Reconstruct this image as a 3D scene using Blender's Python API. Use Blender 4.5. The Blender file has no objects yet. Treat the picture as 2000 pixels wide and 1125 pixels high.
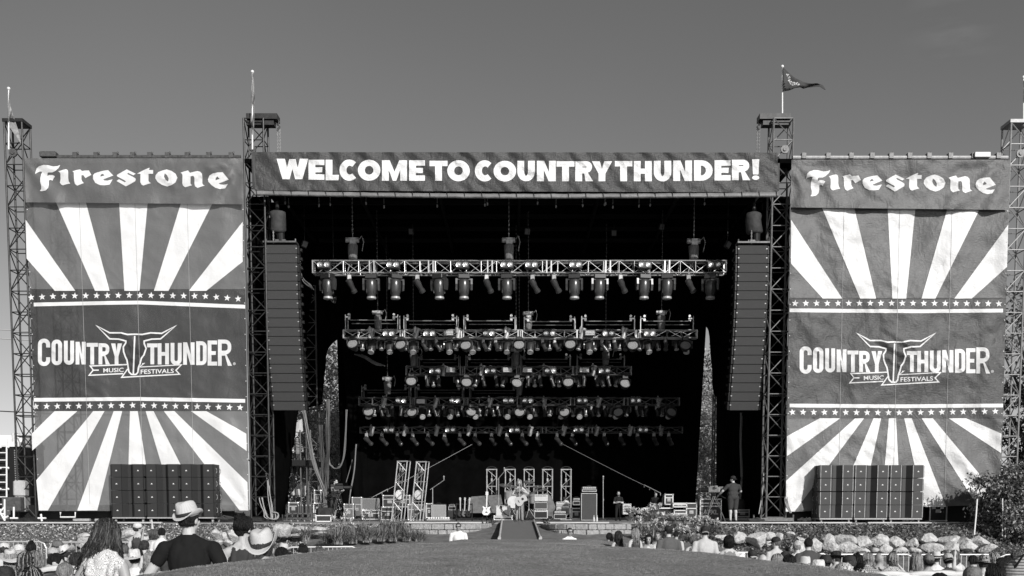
import bpy, bmesh, math, random
import numpy as np
from mathutils import Vector, Matrix, noise
from mathutils.geometry import tessellate_polygon

R = math.radians
PI = math.pi
S = bpy.context.scene
COL = S.collection
random.seed(7)
rng = np.random.default_rng(7)
V = Vector

# ------------------------------------------------------------------ camera
FPX, YH, PITCH = 2000.0, 995.0, R(4.5)
CAM = V((0, 0, 0.5))
CY = YH + FPX * math.tan(PITCH)
cd = bpy.data.cameras.new("camera")
cam = bpy.data.objects.new("camera", cd)
COL.objects.link(cam)
cam.location = CAM
cam.rotation_euler = (PI / 2 - PITCH, 0, 0)
cd.sensor_width = 36
cd.lens = 36 * FPX / 2000
cd.shift_y = (CY - 562.5) / 2000
cd.clip_end = 5000
S.camera = cam

# ------------------------------------------------------------------ light
SUN_EL, SUN_AZ = R(25), R(26)          # azimuth: to the right of straight behind the camera
sd = bpy.data.lights.new("sun", 'SUN')
sun = bpy.data.objects.new("sun", sd)
COL.objects.link(sun)
sd.energy = 4.5
sd.angle = R(0.53)
sd.color = (1, 0.985, 0.97)
tosun = V((math.sin(SUN_AZ) * math.cos(SUN_EL), -math.cos(SUN_AZ) * math.cos(SUN_EL), math.sin(SUN_EL)))
sun.rotation_euler = tosun.to_track_quat('Z', 'Y').to_euler()
world = bpy.data.worlds.new("World")
S.world = world
world.use_nodes = True
wt = world.node_tree
bg = wt.nodes["Background"]
sky = wt.nodes.new("ShaderNodeTexSky")
sky.sky_type = 'NISHITA'
sky.sun_disc = False
sky.sun_elevation = SUN_EL
sky.sun_rotation = math.atan2(tosun.x, tosun.y)
sky.air_density = 1.0
sky.dust_density = 0.6
sep = wt.nodes.new("ShaderNodeSeparateColor")   # a red-filter black and white sky
wt.links.new(sky.outputs[0], sep.inputs[0])
bg.inputs["Strength"].default_value = 0.10


def wnode(t, **k):
    n = wt.nodes.new("ShaderNode" + t)
    for a, v in k.items():
        setattr(n, a, v)
    return n


wtc = wnode("TexCoord")                          # thin uneven haze and one faint wisp of cloud high on the right
wn1, wn2 = wnode("TexNoise"), wnode("TexNoise")
wn1.inputs["Scale"].default_value = 2.2
wn2.inputs["Scale"].default_value = 9
wn2.inputs["Detail"].default_value = 6
wmp = wnode("Mapping")
wmp.inputs["Rotation"].default_value = (0, 0.9, 0)
wmp.inputs["Scale"].default_value = (1, 1, 4)
wt.links.new(wtc.outputs["Generated"], wn1.inputs["Vector"])
wt.links.new(wtc.outputs["Generated"], wmp.inputs[0])
wt.links.new(wmp.outputs[0], wn2.inputs["Vector"])
wd = wnode("VectorMath", operation='DISTANCE')
wt.links.new(wtc.outputs["Generated"], wd.inputs[0])
WISP = wd
wr1, wr2, wr3 = wnode("MapRange"), wnode("MapRange"), wnode("MapRange")
for n, v in ((wr1, (.3, .7, .95, 1.06)), (wr2, (.48, .75, 0, .35)), (wr3, (.012, .045, 1, 0))):
    for i in range(4):
        n.inputs[i + 1].default_value = v[i]
wt.links.new(wn1.outputs["Fac"], wr1.inputs[0])
wt.links.new(wn2.outputs["Fac"], wr2.inputs[0])
wt.links.new(wd.outputs["Value"], wr3.inputs[0])
wm1, wm2, wm3 = wnode("Math", operation='MULTIPLY'), wnode("Math", operation='ADD'), wnode("Math", operation='MULTIPLY')
wt.links.new(wr2.outputs[0], wm1.inputs[0]); wt.links.new(wr3.outputs[0], wm1.inputs[1])
wt.links.new(wm1.outputs[0], wm2.inputs[0]); wt.links.new(wr1.outputs[0], wm2.inputs[1])
wt.links.new(wm2.outputs[0], wm3.inputs[0]); wt.links.new(sep.outputs[0], wm3.inputs[1])
wt.links.new(wm3.outputs[0], bg.inputs["Color"])
S.view_settings.view_transform = 'Standard'
S.view_settings.look = 'None'
S.view_settings.exposure = 0.0
S.view_settings.gamma = 1.0

# ------------------------------------------------------------------ helpers
_f = V((0, math.cos(PITCH), -math.sin(PITCH)))
_u = V((0, math.sin(PITCH), math.cos(PITCH)))


def W(px, py, Y):
    """the point at depth Y that stands at pixel (px, py) of the photograph"""
    d = _f * FPX + V((1, 0, 0)) * (px - 1000) + _u * (CY - py)
    return CAM + d * (Y / d.y)


WISP.inputs[1].default_value = (W(1866, 52, 40) - CAM).normalized()


def mpp(Y, py=995):
    return (W(1001, py, Y) - W(1000, py, Y)).x


def sstep(a, b, x):
    t = min(1, max(0, (x - a) / (b - a)))
    return t * t * (3 - 2 * t)


def interp(x, pts):
    if x <= pts[0][0]:
        return pts[0][1]
    for (a, b), (c, d) in zip(pts, pts[1:]):
        if x <= c:
            return b + (d - b) * (x - a) / (c - a)
    return pts[-1][1]


MATS = {}


def mat(name, v, rough=0.6, metal=0.0, var=0.0, vscale=6.0, bump=0.0, bscale=20.0, spec=0.4, stretch=(1, 1, 1), detail=6, lo=None, trans=0.0, coord="Object"):
    """grey procedural material: value v, mottled by +-var with noise, bumped by finer noise"""
    if name in MATS:
        return MATS[name]
    m = bpy.data.materials.new(name)
    m.use_nodes = True
    nt = m.node_tree
    b = nt.nodes["Principled BSDF"]
    b.inputs["Roughness"].default_value = rough
    b.inputs["Metallic"].default_value = metal
    b.inputs["Specular IOR Level"].default_value = spec
    b.inputs["Base Color"].default_value = (v, v, v, 1)
    m.diffuse_color = (v, v, v, 1)
    if var or bump:
        tc = nt.nodes.new("ShaderNodeTexCoord")
        mp = nt.nodes.new("ShaderNodeMapping")
        mp.inputs["Scale"].default_value = stretch
        nt.links.new(tc.outputs[coord], mp.inputs[0])
    if var:
        n = nt.nodes.new("ShaderNodeTexNoise")
        n.inputs["Scale"].default_value = vscale
        n.inputs["Detail"].default_value = detail
        n.inputs["Roughness"].default_value = 0.65
        nt.links.new(mp.outputs[0], n.inputs["Vector"])
        r = nt.nodes.new("ShaderNodeMapRange")
        r.inputs["From Min"].default_value = 0.3
        r.inputs["From Max"].default_value = 0.7
        r.inputs["To Min"].default_value = max(0, v - var) if lo is None else lo
        r.inputs["To Max"].default_value = v + var
        nt.links.new(n.outputs["Fac"], r.inputs["Value"])
        nt.links.new(r.outputs[0], b.inputs["Base Color"])
    if bump:
        n2 = nt.nodes.new("ShaderNodeTexNoise")
        n2.inputs["Scale"].default_value = bscale
        n2.inputs["Detail"].default_value = 8
        nt.links.new(mp.outputs[0], n2.inputs["Vector"])
        bp = nt.nodes.new("ShaderNodeBump")
        bp.inputs["Strength"].default_value = bump
        bp.inputs["Distance"].default_value = 0.05
        nt.links.new(n2.outputs["Fac"], bp.inputs["Height"])
        nt.links.new(bp.outputs[0], b.inputs["Normal"])
    if trans:
        b.inputs["Transmission Weight"].default_value = trans
    MATS[name] = m
    return m


def tag(o, label=None, cat=None, group=None, kind=None):
    if label:
        o["label"] = label
    if cat:
        o["category"] = cat
    if group:
        o["group"] = group
    if kind:
        o["kind"] = kind
    return o


def thing(name, label, cat, loc=(0, 0, 0), group=None, rotz=0):
    o = bpy.data.objects.new(name, None)
    COL.objects.link(o)
    o.location = loc
    o.rotation_euler = (0, 0, rotz)
    o.empty_display_size = 0.1
    return tag(o, label, cat, group)


def wloc(o):
    p = V((0, 0, 0))
    while o:
        p = p + o.location
        o = o.parent
    return p


def dup(root, loc, rot=None, label=None, group=None, scale=None):
    r = root.copy()
    COL.objects.link(r)
    r.location = loc
    if rot is not None:
        r.rotation_euler = rot
    if scale:
        r.scale = (scale,) * 3
    if label:
        r["label"] = label
    if group:
        r["group"] = group
    for ch in list(root.children):
        c = ch.copy()
        COL.objects.link(c)
        c.parent = r
        for g in list(ch.children):
            d = g.copy()
            COL.objects.link(d)
            d.parent = c
    return r


class MB:
    """collects shapes and links them as one mesh object"""

    def __init__(self):
        self.v, self.f, self.m = [], [], []

    def add(self, vs, fs, mi=0):
        k = len(self.v)
        self.v += [tuple(p) for p in vs]
        for f in fs:
            self.f.append([i + k for i in f])
            self.m.append(mi)
        return self

    def box(self, c, s, rot=None, mi=0, taper=1.0):
        c = V(c)
        vs = []
        for z in (-1, 1):
            t = taper if z > 0 else 1
            for x, y in ((-1, -1), (1, -1), (1, 1), (-1, 1)):
                p = V((x * s[0] / 2 * t, y * s[1] / 2 * t, z * s[2] / 2))
                if rot is not None:
                    p = rot @ p
                vs.append(c + p)
        return self.add(vs, [(3, 2, 1, 0), (4, 5, 6, 7), (0, 1, 5, 4), (1, 2, 6, 5), (2, 3, 7, 6), (3, 0, 4, 7)], mi)

    def cbox(self, c, s, rot=None, mi=0, ch=0.02):
        """box with chamfered vertical and front edges: three stacked loops"""
        c = V(c)
        hx, hy, hz = s[0] / 2, s[1] / 2, s[2] / 2
        ch = min(ch, hx * 0.45, hy * 0.45, hz * 0.45)
        lo = [(-hx + ch, -hy), (hx - ch, -hy), (hx, -hy + ch), (hx, hy - ch), (hx - ch, hy), (-hx + ch, hy), (-hx, hy - ch), (-hx, -hy + ch)]
        vs = []
        for z, k in ((-hz, ch), (-hz + ch, 0), (hz - ch, 0), (hz, ch)):
            for x, y in lo:
                p = V((x * (hx - k) / hx, y * (hy - k) / hy, z))
                if rot is not None:
                    p = rot @ p
                vs.append(c + p)
        fs = [tuple(range(7, -1, -1)), tuple(range(24, 32))]
        for r in range(3):
            for i in range(8):
                j = (i + 1) % 8
                fs.append((r * 8 + i, r * 8 + j, r * 8 + 8 + j, r * 8 + 8 + i))
        return self.add(vs, fs, mi)

    def cyl(self, p0, p1, r0, r1=None, n=8, mi=0, caps=True):
        p0, p1 = V(p0), V(p1)
        r1 = r0 if r1 is None else r1
        d = p1 - p0
        if d.length < 1e-9:
            return self
        q = d.to_track_quat('Z', 'Y')
        a, b = q @ V((1, 0, 0)), q @ V((0, 1, 0))
        vs = []
        for p, r in ((p0, r0), (p1, r1)):
            for i in range(n):
                t = 2 * PI * i / n
                vs.append(p + a * (r * math.cos(t)) + b * (r * math.sin(t)))
        fs = [(i, (i + 1) % n, n + (i + 1) % n, n + i) for i in range(n)]
        if caps:
            fs += [tuple(range(n - 1, -1, -1)), tuple(range(n, 2 * n))]
        return self.add(vs, fs, mi)

    def tube(self, pts, r, n=6, mi=0, r1=None):
        pts = [V(p) for p in pts]
        m = len(pts)
        vs = []
        up = V((0, 0, 1))
        for i, p in enumerate(pts):
            d = (pts[min(i + 1, m - 1)] - pts[max(i - 1, 0)]).normalized()
            a = d.cross(up)
            if a.length < 1e-3:
                a = d.cross(V((0, 1, 0)))
            a.normalize()
            b = d.cross(a)
            rr = r if r1 is None else r + (r1 - r) * i / (m - 1)
            for k in range(n):
                t = 2 * PI * k / n
                vs.append(p + a * (rr * math.cos(t)) + b * (rr * math.sin(t)))
        fs = [(i * n + k, i * n + (k + 1) % n, (i + 1) * n + (k + 1) % n, (i + 1) * n + k) for i in range(m - 1) for k in range(n)]
        fs += [tuple(range(n - 1, -1, -1)), tuple(range((m - 1) * n, m * n))]
        return self.add(vs, fs, mi)

    def lathe(self, prof, M=None, n=16, mi=0, sx=1, sy=1, fn=None):
        """profile [(radius, height)] turned about local Z, then moved by matrix M"""
        vs = []
        for r, z in prof:
            for k in range(n):
                t = 2 * PI * k / n
                p = V((r * math.cos(t) * sx, r * math.sin(t) * sy, z))
                if fn:
                    p = fn(p)
                vs.append(M @ p if M is not None else p)
        L = len(prof)
        fs = [(i * n + k, i * n + (k + 1) % n, (i + 1) * n + (k + 1) % n, (i + 1) * n + k) for i in range(L - 1) for k in range(n)]
        fs += [tuple(range(n - 1, -1, -1)), tuple(range((L - 1) * n, L * n))]
        return self.add(vs, fs, mi)

    def ball(self, c, r, nu=12, nv=8, mi=0, rot=None):
        r = (r, r, r) if isinstance(r, (int, float)) else r
        c = V(c)
        vs = [c + (rot @ V((0, 0, -r[2])) if rot is not None else V((0, 0, -r[2])))]
        for j in range(1, nv):
            ph = -PI / 2 + PI * j / nv
            for k in range(nu):
                t = 2 * PI * k / nu
                p = V((r[0] * math.cos(ph) * math.cos(t), r[1] * math.cos(ph) * math.sin(t), r[2] * math.sin(ph)))
                vs.append(c + (rot @ p if rot is not None else p))
        vs.append(c + (rot @ V((0, 0, r[2])) if rot is not None else V((0, 0, r[2]))))
        fs = [(0, 1 + (k + 1) % nu, 1 + k) for k in range(nu)]
        for j in range(nv - 2):
            a, b = 1 + j * nu, 1 + (j + 1) * nu
            fs += [(a + k, a + (k + 1) % nu, b + (k + 1) % nu, b + k) for k in range(nu)]
        t = len(vs) - 1
        a = 1 + (nv - 2) * nu
        fs += [(a + k, a + (k + 1) % nu, t) for k in range(nu)]
        return self.add(vs, fs, mi)

    def prism(self, poly, M, depth, mi=0, bevel=0.0):
        """polygon in local XY extruded along local Z by depth, moved by M"""
        n = len(poly)
        vs = [M @ V((x, y, 0)) for x, y in poly] + [M @ V((x, y, depth)) for x, y in poly]
        fs = [tuple(range(n - 1, -1, -1)), tuple(range(n, 2 * n))]
        fs += [(i, (i + 1) % n, n + (i + 1) % n, n + i) for i in range(n)]
        return self.add(vs, fs, mi)

    def build(self, name, ms, parent=None, smooth=False, base=None, local=False):
        me = bpy.data.meshes.new(name)
        off = V((0, 0, 0))
        if parent is not None and not local:
            off = wloc(parent)
        elif base is not None:
            off = V(base)
        me.from_pydata([(p[0] - off[0], p[1] - off[1], p[2] - off[2]) for p in self.v], [], self.f)
        ms = ms if isinstance(ms, (list, tuple)) else [ms]
        for m in ms:
            me.materials.append(m)
        if len(ms) > 1:
            me.polygons.foreach_set("material_index", self.m)
        if smooth:
            me.polygons.foreach_set("use_smooth", [True] * len(me.polygons))
        me.update()
        o = bpy.data.objects.new(name, me)
        COL.objects.link(o)
        if parent is not None:
            o.parent = parent
        elif base is not None:
            o.location = base
        if smooth == 'auto':
            try:
                me.set_sharp_from_angle(angle=R(40))
            except Exception:
                pass
        return o


def rot(x=0, y=0, z=0):
    return Matrix.Rotation(z, 3, 'Z') @ Matrix.Rotation(y, 3, 'Y') @ Matrix.Rotation(x, 3, 'X')


def frame(o, x, y, z):
    """4x4 matrix with origin o and axes x, y, z"""
    M = Matrix.Identity(4)
    for i, a in enumerate((x, y, z)):
        M[0][i], M[1][i], M[2][i] = a[0], a[1], a[2]
    M[0][3], M[1][3], M[2][3] = o[0], o[1], o[2]
    return M


def leafmat(name, v, tr=.35):
    """leaf: diffuse front with some light coming through from behind"""
    m = mat(name, v, .5, var=v * .25, vscale=1.5, spec=.4)
    nt = m.node_tree
    bs = nt.nodes["Principled BSDF"]
    t = nt.nodes.new("ShaderNodeBsdfTranslucent")
    t.inputs["Color"].default_value = (v, v, v, 1)
    mx = nt.nodes.new("ShaderNodeMixShader")
    mx.inputs[0].default_value = tr
    nt.links.new(bs.outputs[0], mx.inputs[1])
    nt.links.new(t.outputs[0], mx.inputs[2])
    nt.links.new(mx.outputs[0], nt.nodes["Material Output"].inputs["Surface"])
    return m


NTH = ["first", "second", "third", "fourth", "fifth", "sixth", "seventh", "eighth", "ninth", "tenth", "eleventh", "twelfth",
       "thirteenth", "fourteenth", "fifteenth", "sixteenth", "seventeenth", "eighteenth", "nineteenth", "twentieth", "twenty first", "twenty second", "twenty third", "twenty fourth"]

# materials used in many places
M_black = mat("black_paint", 0.012, 0.5, spec=0.3)
M_blackcloth = mat("black_stage_cloth", 0.0022, 0.95, var=0.001, vscale=1.5, bump=0.4, bscale=3, spec=0.04)
M_alu = mat("aluminium_tube", 0.55, 0.35, metal=0.75, var=0.08, vscale=8)
M_aludim = mat("grey_truss_tube", 0.30, 0.45, metal=0.5, var=0.06, vscale=8)
M_steel = mat("dark_galvanised_steel", 0.10, 0.5, metal=0.4, var=0.04, vscale=10)
M_steell = mat("pale_galvanised_steel", 0.36, 0.5, metal=0.3, var=0.08, vscale=10)
M_lens = mat("lamp_glass", 0.62, 0.25, var=0.1, vscale=40, spec=0.6)
M_chrome = mat("bright_reflector", 0.8, 0.2, metal=0.8)
M_white = mat("white_plastic", 0.75, 0.5, var=0.05)
M_rubber = mat("black_rubber", 0.015, 0.7)
M_wood = mat("plywood", 0.3, 0.7, var=0.08, vscale=5, stretch=(1, 8, 1))
M_rope = mat("pale_rope", 0.32, 0.8, var=0.1, vscale=60)
M_cable = mat("dark_cable", 0.05, 0.5)
M_cablel = mat("grey_cable", 0.14, 0.5)

# ------------------------------------------------------------------ the ground
def smooth_noise(x, y, s, seed=0):
    return noise.noise(V((x * s, y * s, seed * 7.3)))


def ground_z(X, Y):
    u = X / max(Y, 4) * 2000
    low = -1.45 - interp(Y, [(10, 0.0), (18, .16), (26, .3)]) * sstep(150, 500, u) - .05 * sstep(14, 22, Y)
    near = low + 0.2 * (1 - sstep(7, 15, Y))
    outer = interp(Y, [(0, near), (7, near), (11, (near + low) / 2 * .5 + low * .5), (15, low), (28, low), (32.8, -1.12), (33.7, -1.0), (34.3, -0.84), (34.9, -0.74), (35.7, -0.44), (38.2, -0.06), (39, -0.06)])
    cen = interp(Y, [(0, near), (7, near), (15, low), (17, low), (28, -0.95), (33, -0.62), (36, -0.22), (38.2, -0.06), (39, -0.06)])
    cw = 1 - sstep(330, 480, abs(u - 20))
    z = outer + (cen - outer) * cw
    if Y > 33 and u > 880:                      # the bank falls away at the far right
        z -= sstep(880, 1000, u) * 0.42 * (1 - sstep(39, 44, Y)) * sstep(33, 37, Y)
    z += 0.03 * smooth_noise(X, Y, 0.9) + 0.02 * smooth_noise(X, Y, 2.3, 1)
    if Y > 36.5:
        z = min(z, -0.05)
    return z


SIL = [(-900, 130), (-710, 130), (-620, 114), (-520, 102), (-440, 90), (-360, 81), (-280, 72), (-212, 66.5), (-100, 65.5), (100, 66), (180, 72), (287, 77), (393, 86), (457, 95), (513, 103), (600, 112), (700, 129), (900, 131)]


def mound_z(X, Y):
    """the turf mound in the middle: crest follows the skyline it makes"""
    u = X / max(Y, 3) * 2000
    s = interp(u, SIL) / 2000
    yc = 14.0 - 6.0 * sstep(150, 640, abs(u)) if u < 0 else 14.0 - 5.0 * sstep(200, 640, abs(u))
    zc = 0.5 - s * yc
    base = -1.6
    if Y <= yc:
        a = 5.0
        t = max(0, (yc - Y) / (yc - a))
        return zc - (0.0 if t <= 0 else (0.10 * t * t + 1.2 * max(0, t - 0.75) ** 2 * 6)) - (1.6 if Y < 3.6 else 0) * 0
    t = Y - yc
    return zc - 0.035 * t * t / (1 + 0.05 * t) - 0.02 * t


def grid_mesh(name, xs, ys, zf, m, kind="structure", smooth=True):
    vs = [(x, y, zf(x, y)) for y in ys for x in xs]
    nx = len(xs)
    fs = [(j * nx + i, j * nx + i + 1, (j + 1) * nx + i + 1, (j + 1) * nx + i) for j in range(len(ys) - 1) for i in range(nx - 1)]
    b = MB()
    b.add(vs, fs)
    o = b.build(name, m, smooth=smooth)
    o["kind"] = kind
    return o


M_dirt = mat("trodden_grass", 0.17, 0.95, var=0.06, vscale=3.0, bump=0.6, bscale=30, spec=0.1)
xs = [-900, -300, -120, -60, -40] + list(np.arange(-30, 30.01, 0.5)) + [40, 60, 120, 300, 900]
ys = [-60, -20, -6] + list(np.arange(0, 40.01, 0.5)) + [42, 46, 55, 80, 150, 300, 700, 1800]
grid_mesh("ground", [float(x) for x in xs], [float(y) for y in ys], lambda x, y: ground_z(max(-40, min(40, x)), min(max(y, 1.0), 39.5)) if y > 0 else -1.45, M_dirt)

# the turf mound, a polar fan of columns so that its skyline is exact
M_turf = bpy.data.materials.new("short_turf")
M_turf.use_nodes = True
_nt = M_turf.node_tree
_b = _nt.nodes["Principled BSDF"]
_b.inputs["Roughness"].default_value = 0.95
_b.inputs["Specular IOR Level"].default_value = 0.1
_tc = _nt.nodes.new("ShaderNodeTexCoord")
_n1 = _nt.nodes.new("ShaderNodeTexNoise"); _n1.inputs["Scale"].default_value = 24; _n1.inputs["Detail"].default_value = 8; _n1.inputs["Roughness"].default_value = 0.8
_n2 = _nt.nodes.new("ShaderNodeTexNoise"); _n2.inputs["Scale"].default_value = 1.3; _n2.inputs["Detail"].default_value = 5
_nt.links.new(_tc.outputs["Object"], _n1.inputs["Vector"]); _nt.links.new(_tc.outputs["Object"], _n2.inputs["Vector"])
_r1 = _nt.nodes.new("ShaderNodeMapRange"); _r1.inputs[1].default_value = 0.32; _r1.inputs[2].default_value = 0.7; _r1.inputs[3].default_value = 0.03; _r1.inputs[4].default_value = 0.47
_r2 = _nt.nodes.new("ShaderNodeMapRange"); _r2.inputs[1].default_value = 0.3; _r2.inputs[2].default_value = 0.7; _r2.inputs[3].default_value = 0.82; _r2.inputs[4].default_value = 1.18
_nt.links.new(_n1.outputs["Fac"], _r1.inputs[0]); _nt.links.new(_n2.outputs["Fac"], _r2.inputs[0])
_mm = _nt.nodes.new("ShaderNodeMath"); _mm.operation = 'MULTIPLY'
_nt.links.new(_r1.outputs[0], _mm.inputs[0]); _nt.links.new(_r2.outputs[0], _mm.inputs[1]); _nt.links.new(_mm.outputs[0], _b.inputs["Base Color"])
_bp = _nt.nodes.new("ShaderNodeBump"); _bp.inputs["Strength"].default_value = 0.9; _bp.inputs["Distance"].default_value = 0.03
_nt.links.new(_n1.outputs["Fac"], _bp.inputs["Height"]); _nt.links.new(_bp.outputs[0], _b.inputs["Normal"])

us = list(range(-880, 881, 16))
ds = [4.5, 5, 5.5, 6, 6.5, 7, 7.5, 8, 8.5, 9, 9.5, 10, 10.5, 11, 11.5, 12, 12.5, 13, 13.5, 14, 14.6, 15.4, 16.5, 18, 19.5, 21]
b = MB()
vs = []
for Y in ds:
    for u in us:
        X = u / 2000 * Y
        z = mound_z(X, Y) + 0.012 * smooth_noise(X, Y, 2.2, 3) + 0.006 * smooth_noise(X, Y, 7, 4)
        z -= 0.5 * sstep(720, 880, abs(u)) * (Y / 8)
        vs.append((X, Y, z))
nu = len(us)
b.add(vs, [(j * nu + i, j * nu + i + 1, (j + 1) * nu + i + 1, (j + 1) * nu + i) for j in range(len(ds) - 1) for i in range(nu - 1)])
turf = b.build("turf_mound", M_turf, smooth=True)
turf["kind"] = "structure"
# second, farther turf shoulder at the foot of the ramp
b = MB()
xs2 = np.linspace(-4.4, 5.4, 50)
ys2 = np.linspace(20.5, 30.5, 22)


def shoulder(x, y):
    prof = interp(x, [(-4.4, -1.6), (-2.6, -0.5), (-1.75, -0.30), (-1.25, -0.20), (2.0, -0.20), (2.7, -0.27), (3.6, -0.45), (5.4, -1.6)])
    e = interp(y, [(20.5, -0.9), (22.6, -0.10), (24, 0), (27.5, -0.1), (30.5, -0.2)])
    return prof + e


b.add([(x, y, shoulder(x, y)) for y in ys2 for x in xs2], [(j * 50 + i, j * 50 + i + 1, (j + 1) * 50 + i + 1, (j + 1) * 50 + i) for j in range(21) for i in range(49)])
sh = b.build("turf_shoulder", M_turf, smooth=True)
sh["kind"] = "structure"

# blades of short grass that roughen the mound
def scatter_blades(name, n, fx, h, w, m, kind="stuff"):
    P = np.zeros((n * 3, 3))
    k = 0
    for _ in range(n):
        x, y, z = fx()
        a = random.uniform(0, 2 * PI)
        hh = h * random.uniform(0.5, 1.4)
        dx, dy = math.cos(a) * w, math.sin(a) * w
        lx, ly = random.uniform(-1, 1) * hh * 0.6, random.uniform(-1, 1) * hh * 0.6
        P[k] = (x - dx, y - dy, z - 0.004); P[k + 1] = (x + dx, y + dy, z - 0.004); P[k + 2] = (x + lx, y + ly, z + hh)
        k += 3
    me = bpy.data.meshes.new(name)
    me.from_pydata(P.tolist(), [], [(3 * i, 3 * i + 1, 3 * i + 2) for i in range(n)])
    me.materials.append(m)
    o = bpy.data.objects.new(name, me)
    COL.objects.link(o)
    o["kind"] = kind
    return o


def fx_turf():
    Y = 5.6 + 9.6 * random.random() ** 0.8
    u = random.uniform(-720, 720)
    X = u / 2000 * Y
    return X, Y, mound_z(X, Y)


M_blade = mat("grass_blade", 0.22, 0.8, var=0.14, vscale=30, spec=0.2)
tag(scatter_blades("grass", 110000, fx_turf, 0.009, 0.0016, M_blade), "short mown grass covering the mound", "grass")
# ------------------------------------------------------------------ stage floor, roof and drapes
b = MB()
b.box((0, 47, -0.02), (62, 17.6, 0.06))
o = b.build("stage_floor", mat("worn_concrete", 0.22, 0.9, var=0.08, vscale=2, bump=0.2, bscale=30))
o["kind"] = "structure"
for x0, x1, yy in ((-21, -15.5, 38.12), (-15.3, -13.0, 38.1), (-4.2, -0.7, 38.12), (0.9, 3.6, 38.12), (7.0, 12.6, 38.1), (13.2, 16.6, 38.12), (17, 18.6, 38.1)):
    b = MB()
    b.box(((x0 + x1) / 2, yy, 0.01), (x1 - x0, 0.16, 0.05), rot(0, 0, random.uniform(-0.004, 0.004)))
    o = b.build("edge_board", mat("pale_timber", 0.5, 0.8, var=0.12, vscale=4, stretch=(0.3, 6, 6)), base=((x0 + x1) / 2, yy, 0.01))
    px = 1000 + (x0 + x1) / 2 / 38 * 2000
    tag(o, "pale timber board along the stage edge " + ("far left in front of the beige box" if px < 150 else "below the left speaker stack" if px < 320 else "beside the ramp on its left" if px < 920 else
        "beside the ramp on its right" if px < 1150 else "under the standing camera operator" if px < 1560 else "below the right speaker stack" if px < 1830 else "by the small black case at far right"), "timber board", "boards along the stage edge")

roof = thing("stage_roof", "black covered stage roof behind the welcome banner", "stage roof", (0, 46, 12.9))
b = MB()
b.box((0.3, 46, 13.45), (20.6, 13.4, 0.16))
b.build("canopy", M_blackcloth, roof)
b = MB()
for y in np.linspace(39.9, 52, 7):
    b.box((0.3, y, 13.28), (20.2, 0.14, 0.16))
for x in np.linspace(-9.3, 9.9, 7):
    b.box((x, 46, 13.1), (0.12, 12.6, 0.14))
b.build("roof_beam", M_black, roof)
b = MB()
b.box((0.18, 39.35, 12.95), (19.6, 0.1, 1.1))
b.build("fascia_frame", M_black, roof)


def drape(name, pts_top, pts_bot, nx, nz, amp, wl, label, m=M_blackcloth, cat="drape", thick=0.02, seed=0):
    """hanging cloth between a top polyline and a bottom polyline (world points), folded along its width"""
    def along(pts, t):
        L = [(pts[i + 1] - pts[i]).length for i in range(len(pts) - 1)]
        T = sum(L) * t
        for i, l in enumerate(L):
            if T <= l or i == len(L) - 1:
                return pts[i] + (pts[i + 1] - pts[i]) * (T / l if l else 0)
            T -= l
    vs = []
    W_ = sum((pts_top[i + 1] - pts_top[i]).length for i in range(len(pts_top) - 1))
    for j in range(nz + 1):
        for i in range(nx + 1):
            t = i / nx
            a, c = along(pts_top, t), along(pts_bot, t)
            p = a + (c - a) * (j / nz)
            d = (pts_top[-1] - pts_top[0]).normalized()
            n = V((d.y, -d.x, 0))
            ph = 2 * PI * t * W_ / wl + 2.0 * smooth_noise(t * 6, j / nz * 1.2, 1, seed)
            p = p + n * (amp * math.sin(ph) * (0.4 + 0.6 * j / nz) + 0.06 * smooth_noise(t * 9, j / nz * 5, 1, seed + 5))
            vs.append(p)
    b = MB()
    b.add(vs, [(j * (nx + 1) + i, j * (nx + 1) + i + 1, (j + 1) * (nx + 1) + i + 1, (j + 1) * (nx + 1) + i) for j in range(nz) for i in range(nx)])
    o = b.build(name, m, smooth=True, base=tuple(pts_bot[0]))
    sm = o.modifiers.new("thick", 'SOLIDIFY')
    sm.thickness = thick
    tag(o, label, cat)
    return o


YB = 51.5
drape("backdrop", [W(652, 420, YB), W(1392, 420, YB)], [W(668, 1011, YB), W(1357, 1011, YB)], 120, 24, 0.05, 1.1, "wide black backdrop cloth across the rear of the stage")
bk = M_blackcloth
drape("wing_drape", [W(520, 395, 41.6), W(560, 395, 46), W(632, 395, 50.6)], [W(530, 1013, 41.6), W(555, 1013, 42.5), W(580, 800, 46.5)], 30, 16, 0.06, 0.8, "black side drape beside the left hanging speaker array", seed=2)
drape("wing_drape", [W(1398, 395, 50.6), W(1440, 395, 46), W(1492, 395, 41.6)], [W(1400, 1013, 50.6), W(1440, 1013, 46), W(1487, 1013, 41.6)], 30, 16, 0.06, 0.8, "black side drape beside the right hanging speaker array", seed=3)
drape("wing_drape", [W(583, 395, 50.3), W(640, 395, 50.3)], [W(604, 770, 50.3), W(629, 790, 50.3)], 14, 16, 0.05, 0.5, "narrow black drape left of the pale gap behind the stage", seed=4)
drape("wing_drape", [W(660, 560, 50.9), W(700, 560, 50.9)], [W(693, 1011, 50.9), W(722, 1011, 50.9)], 14, 14, 0.06, 0.6, "short black drape overlapping the left end of the backdrop", seed=5)

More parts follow.
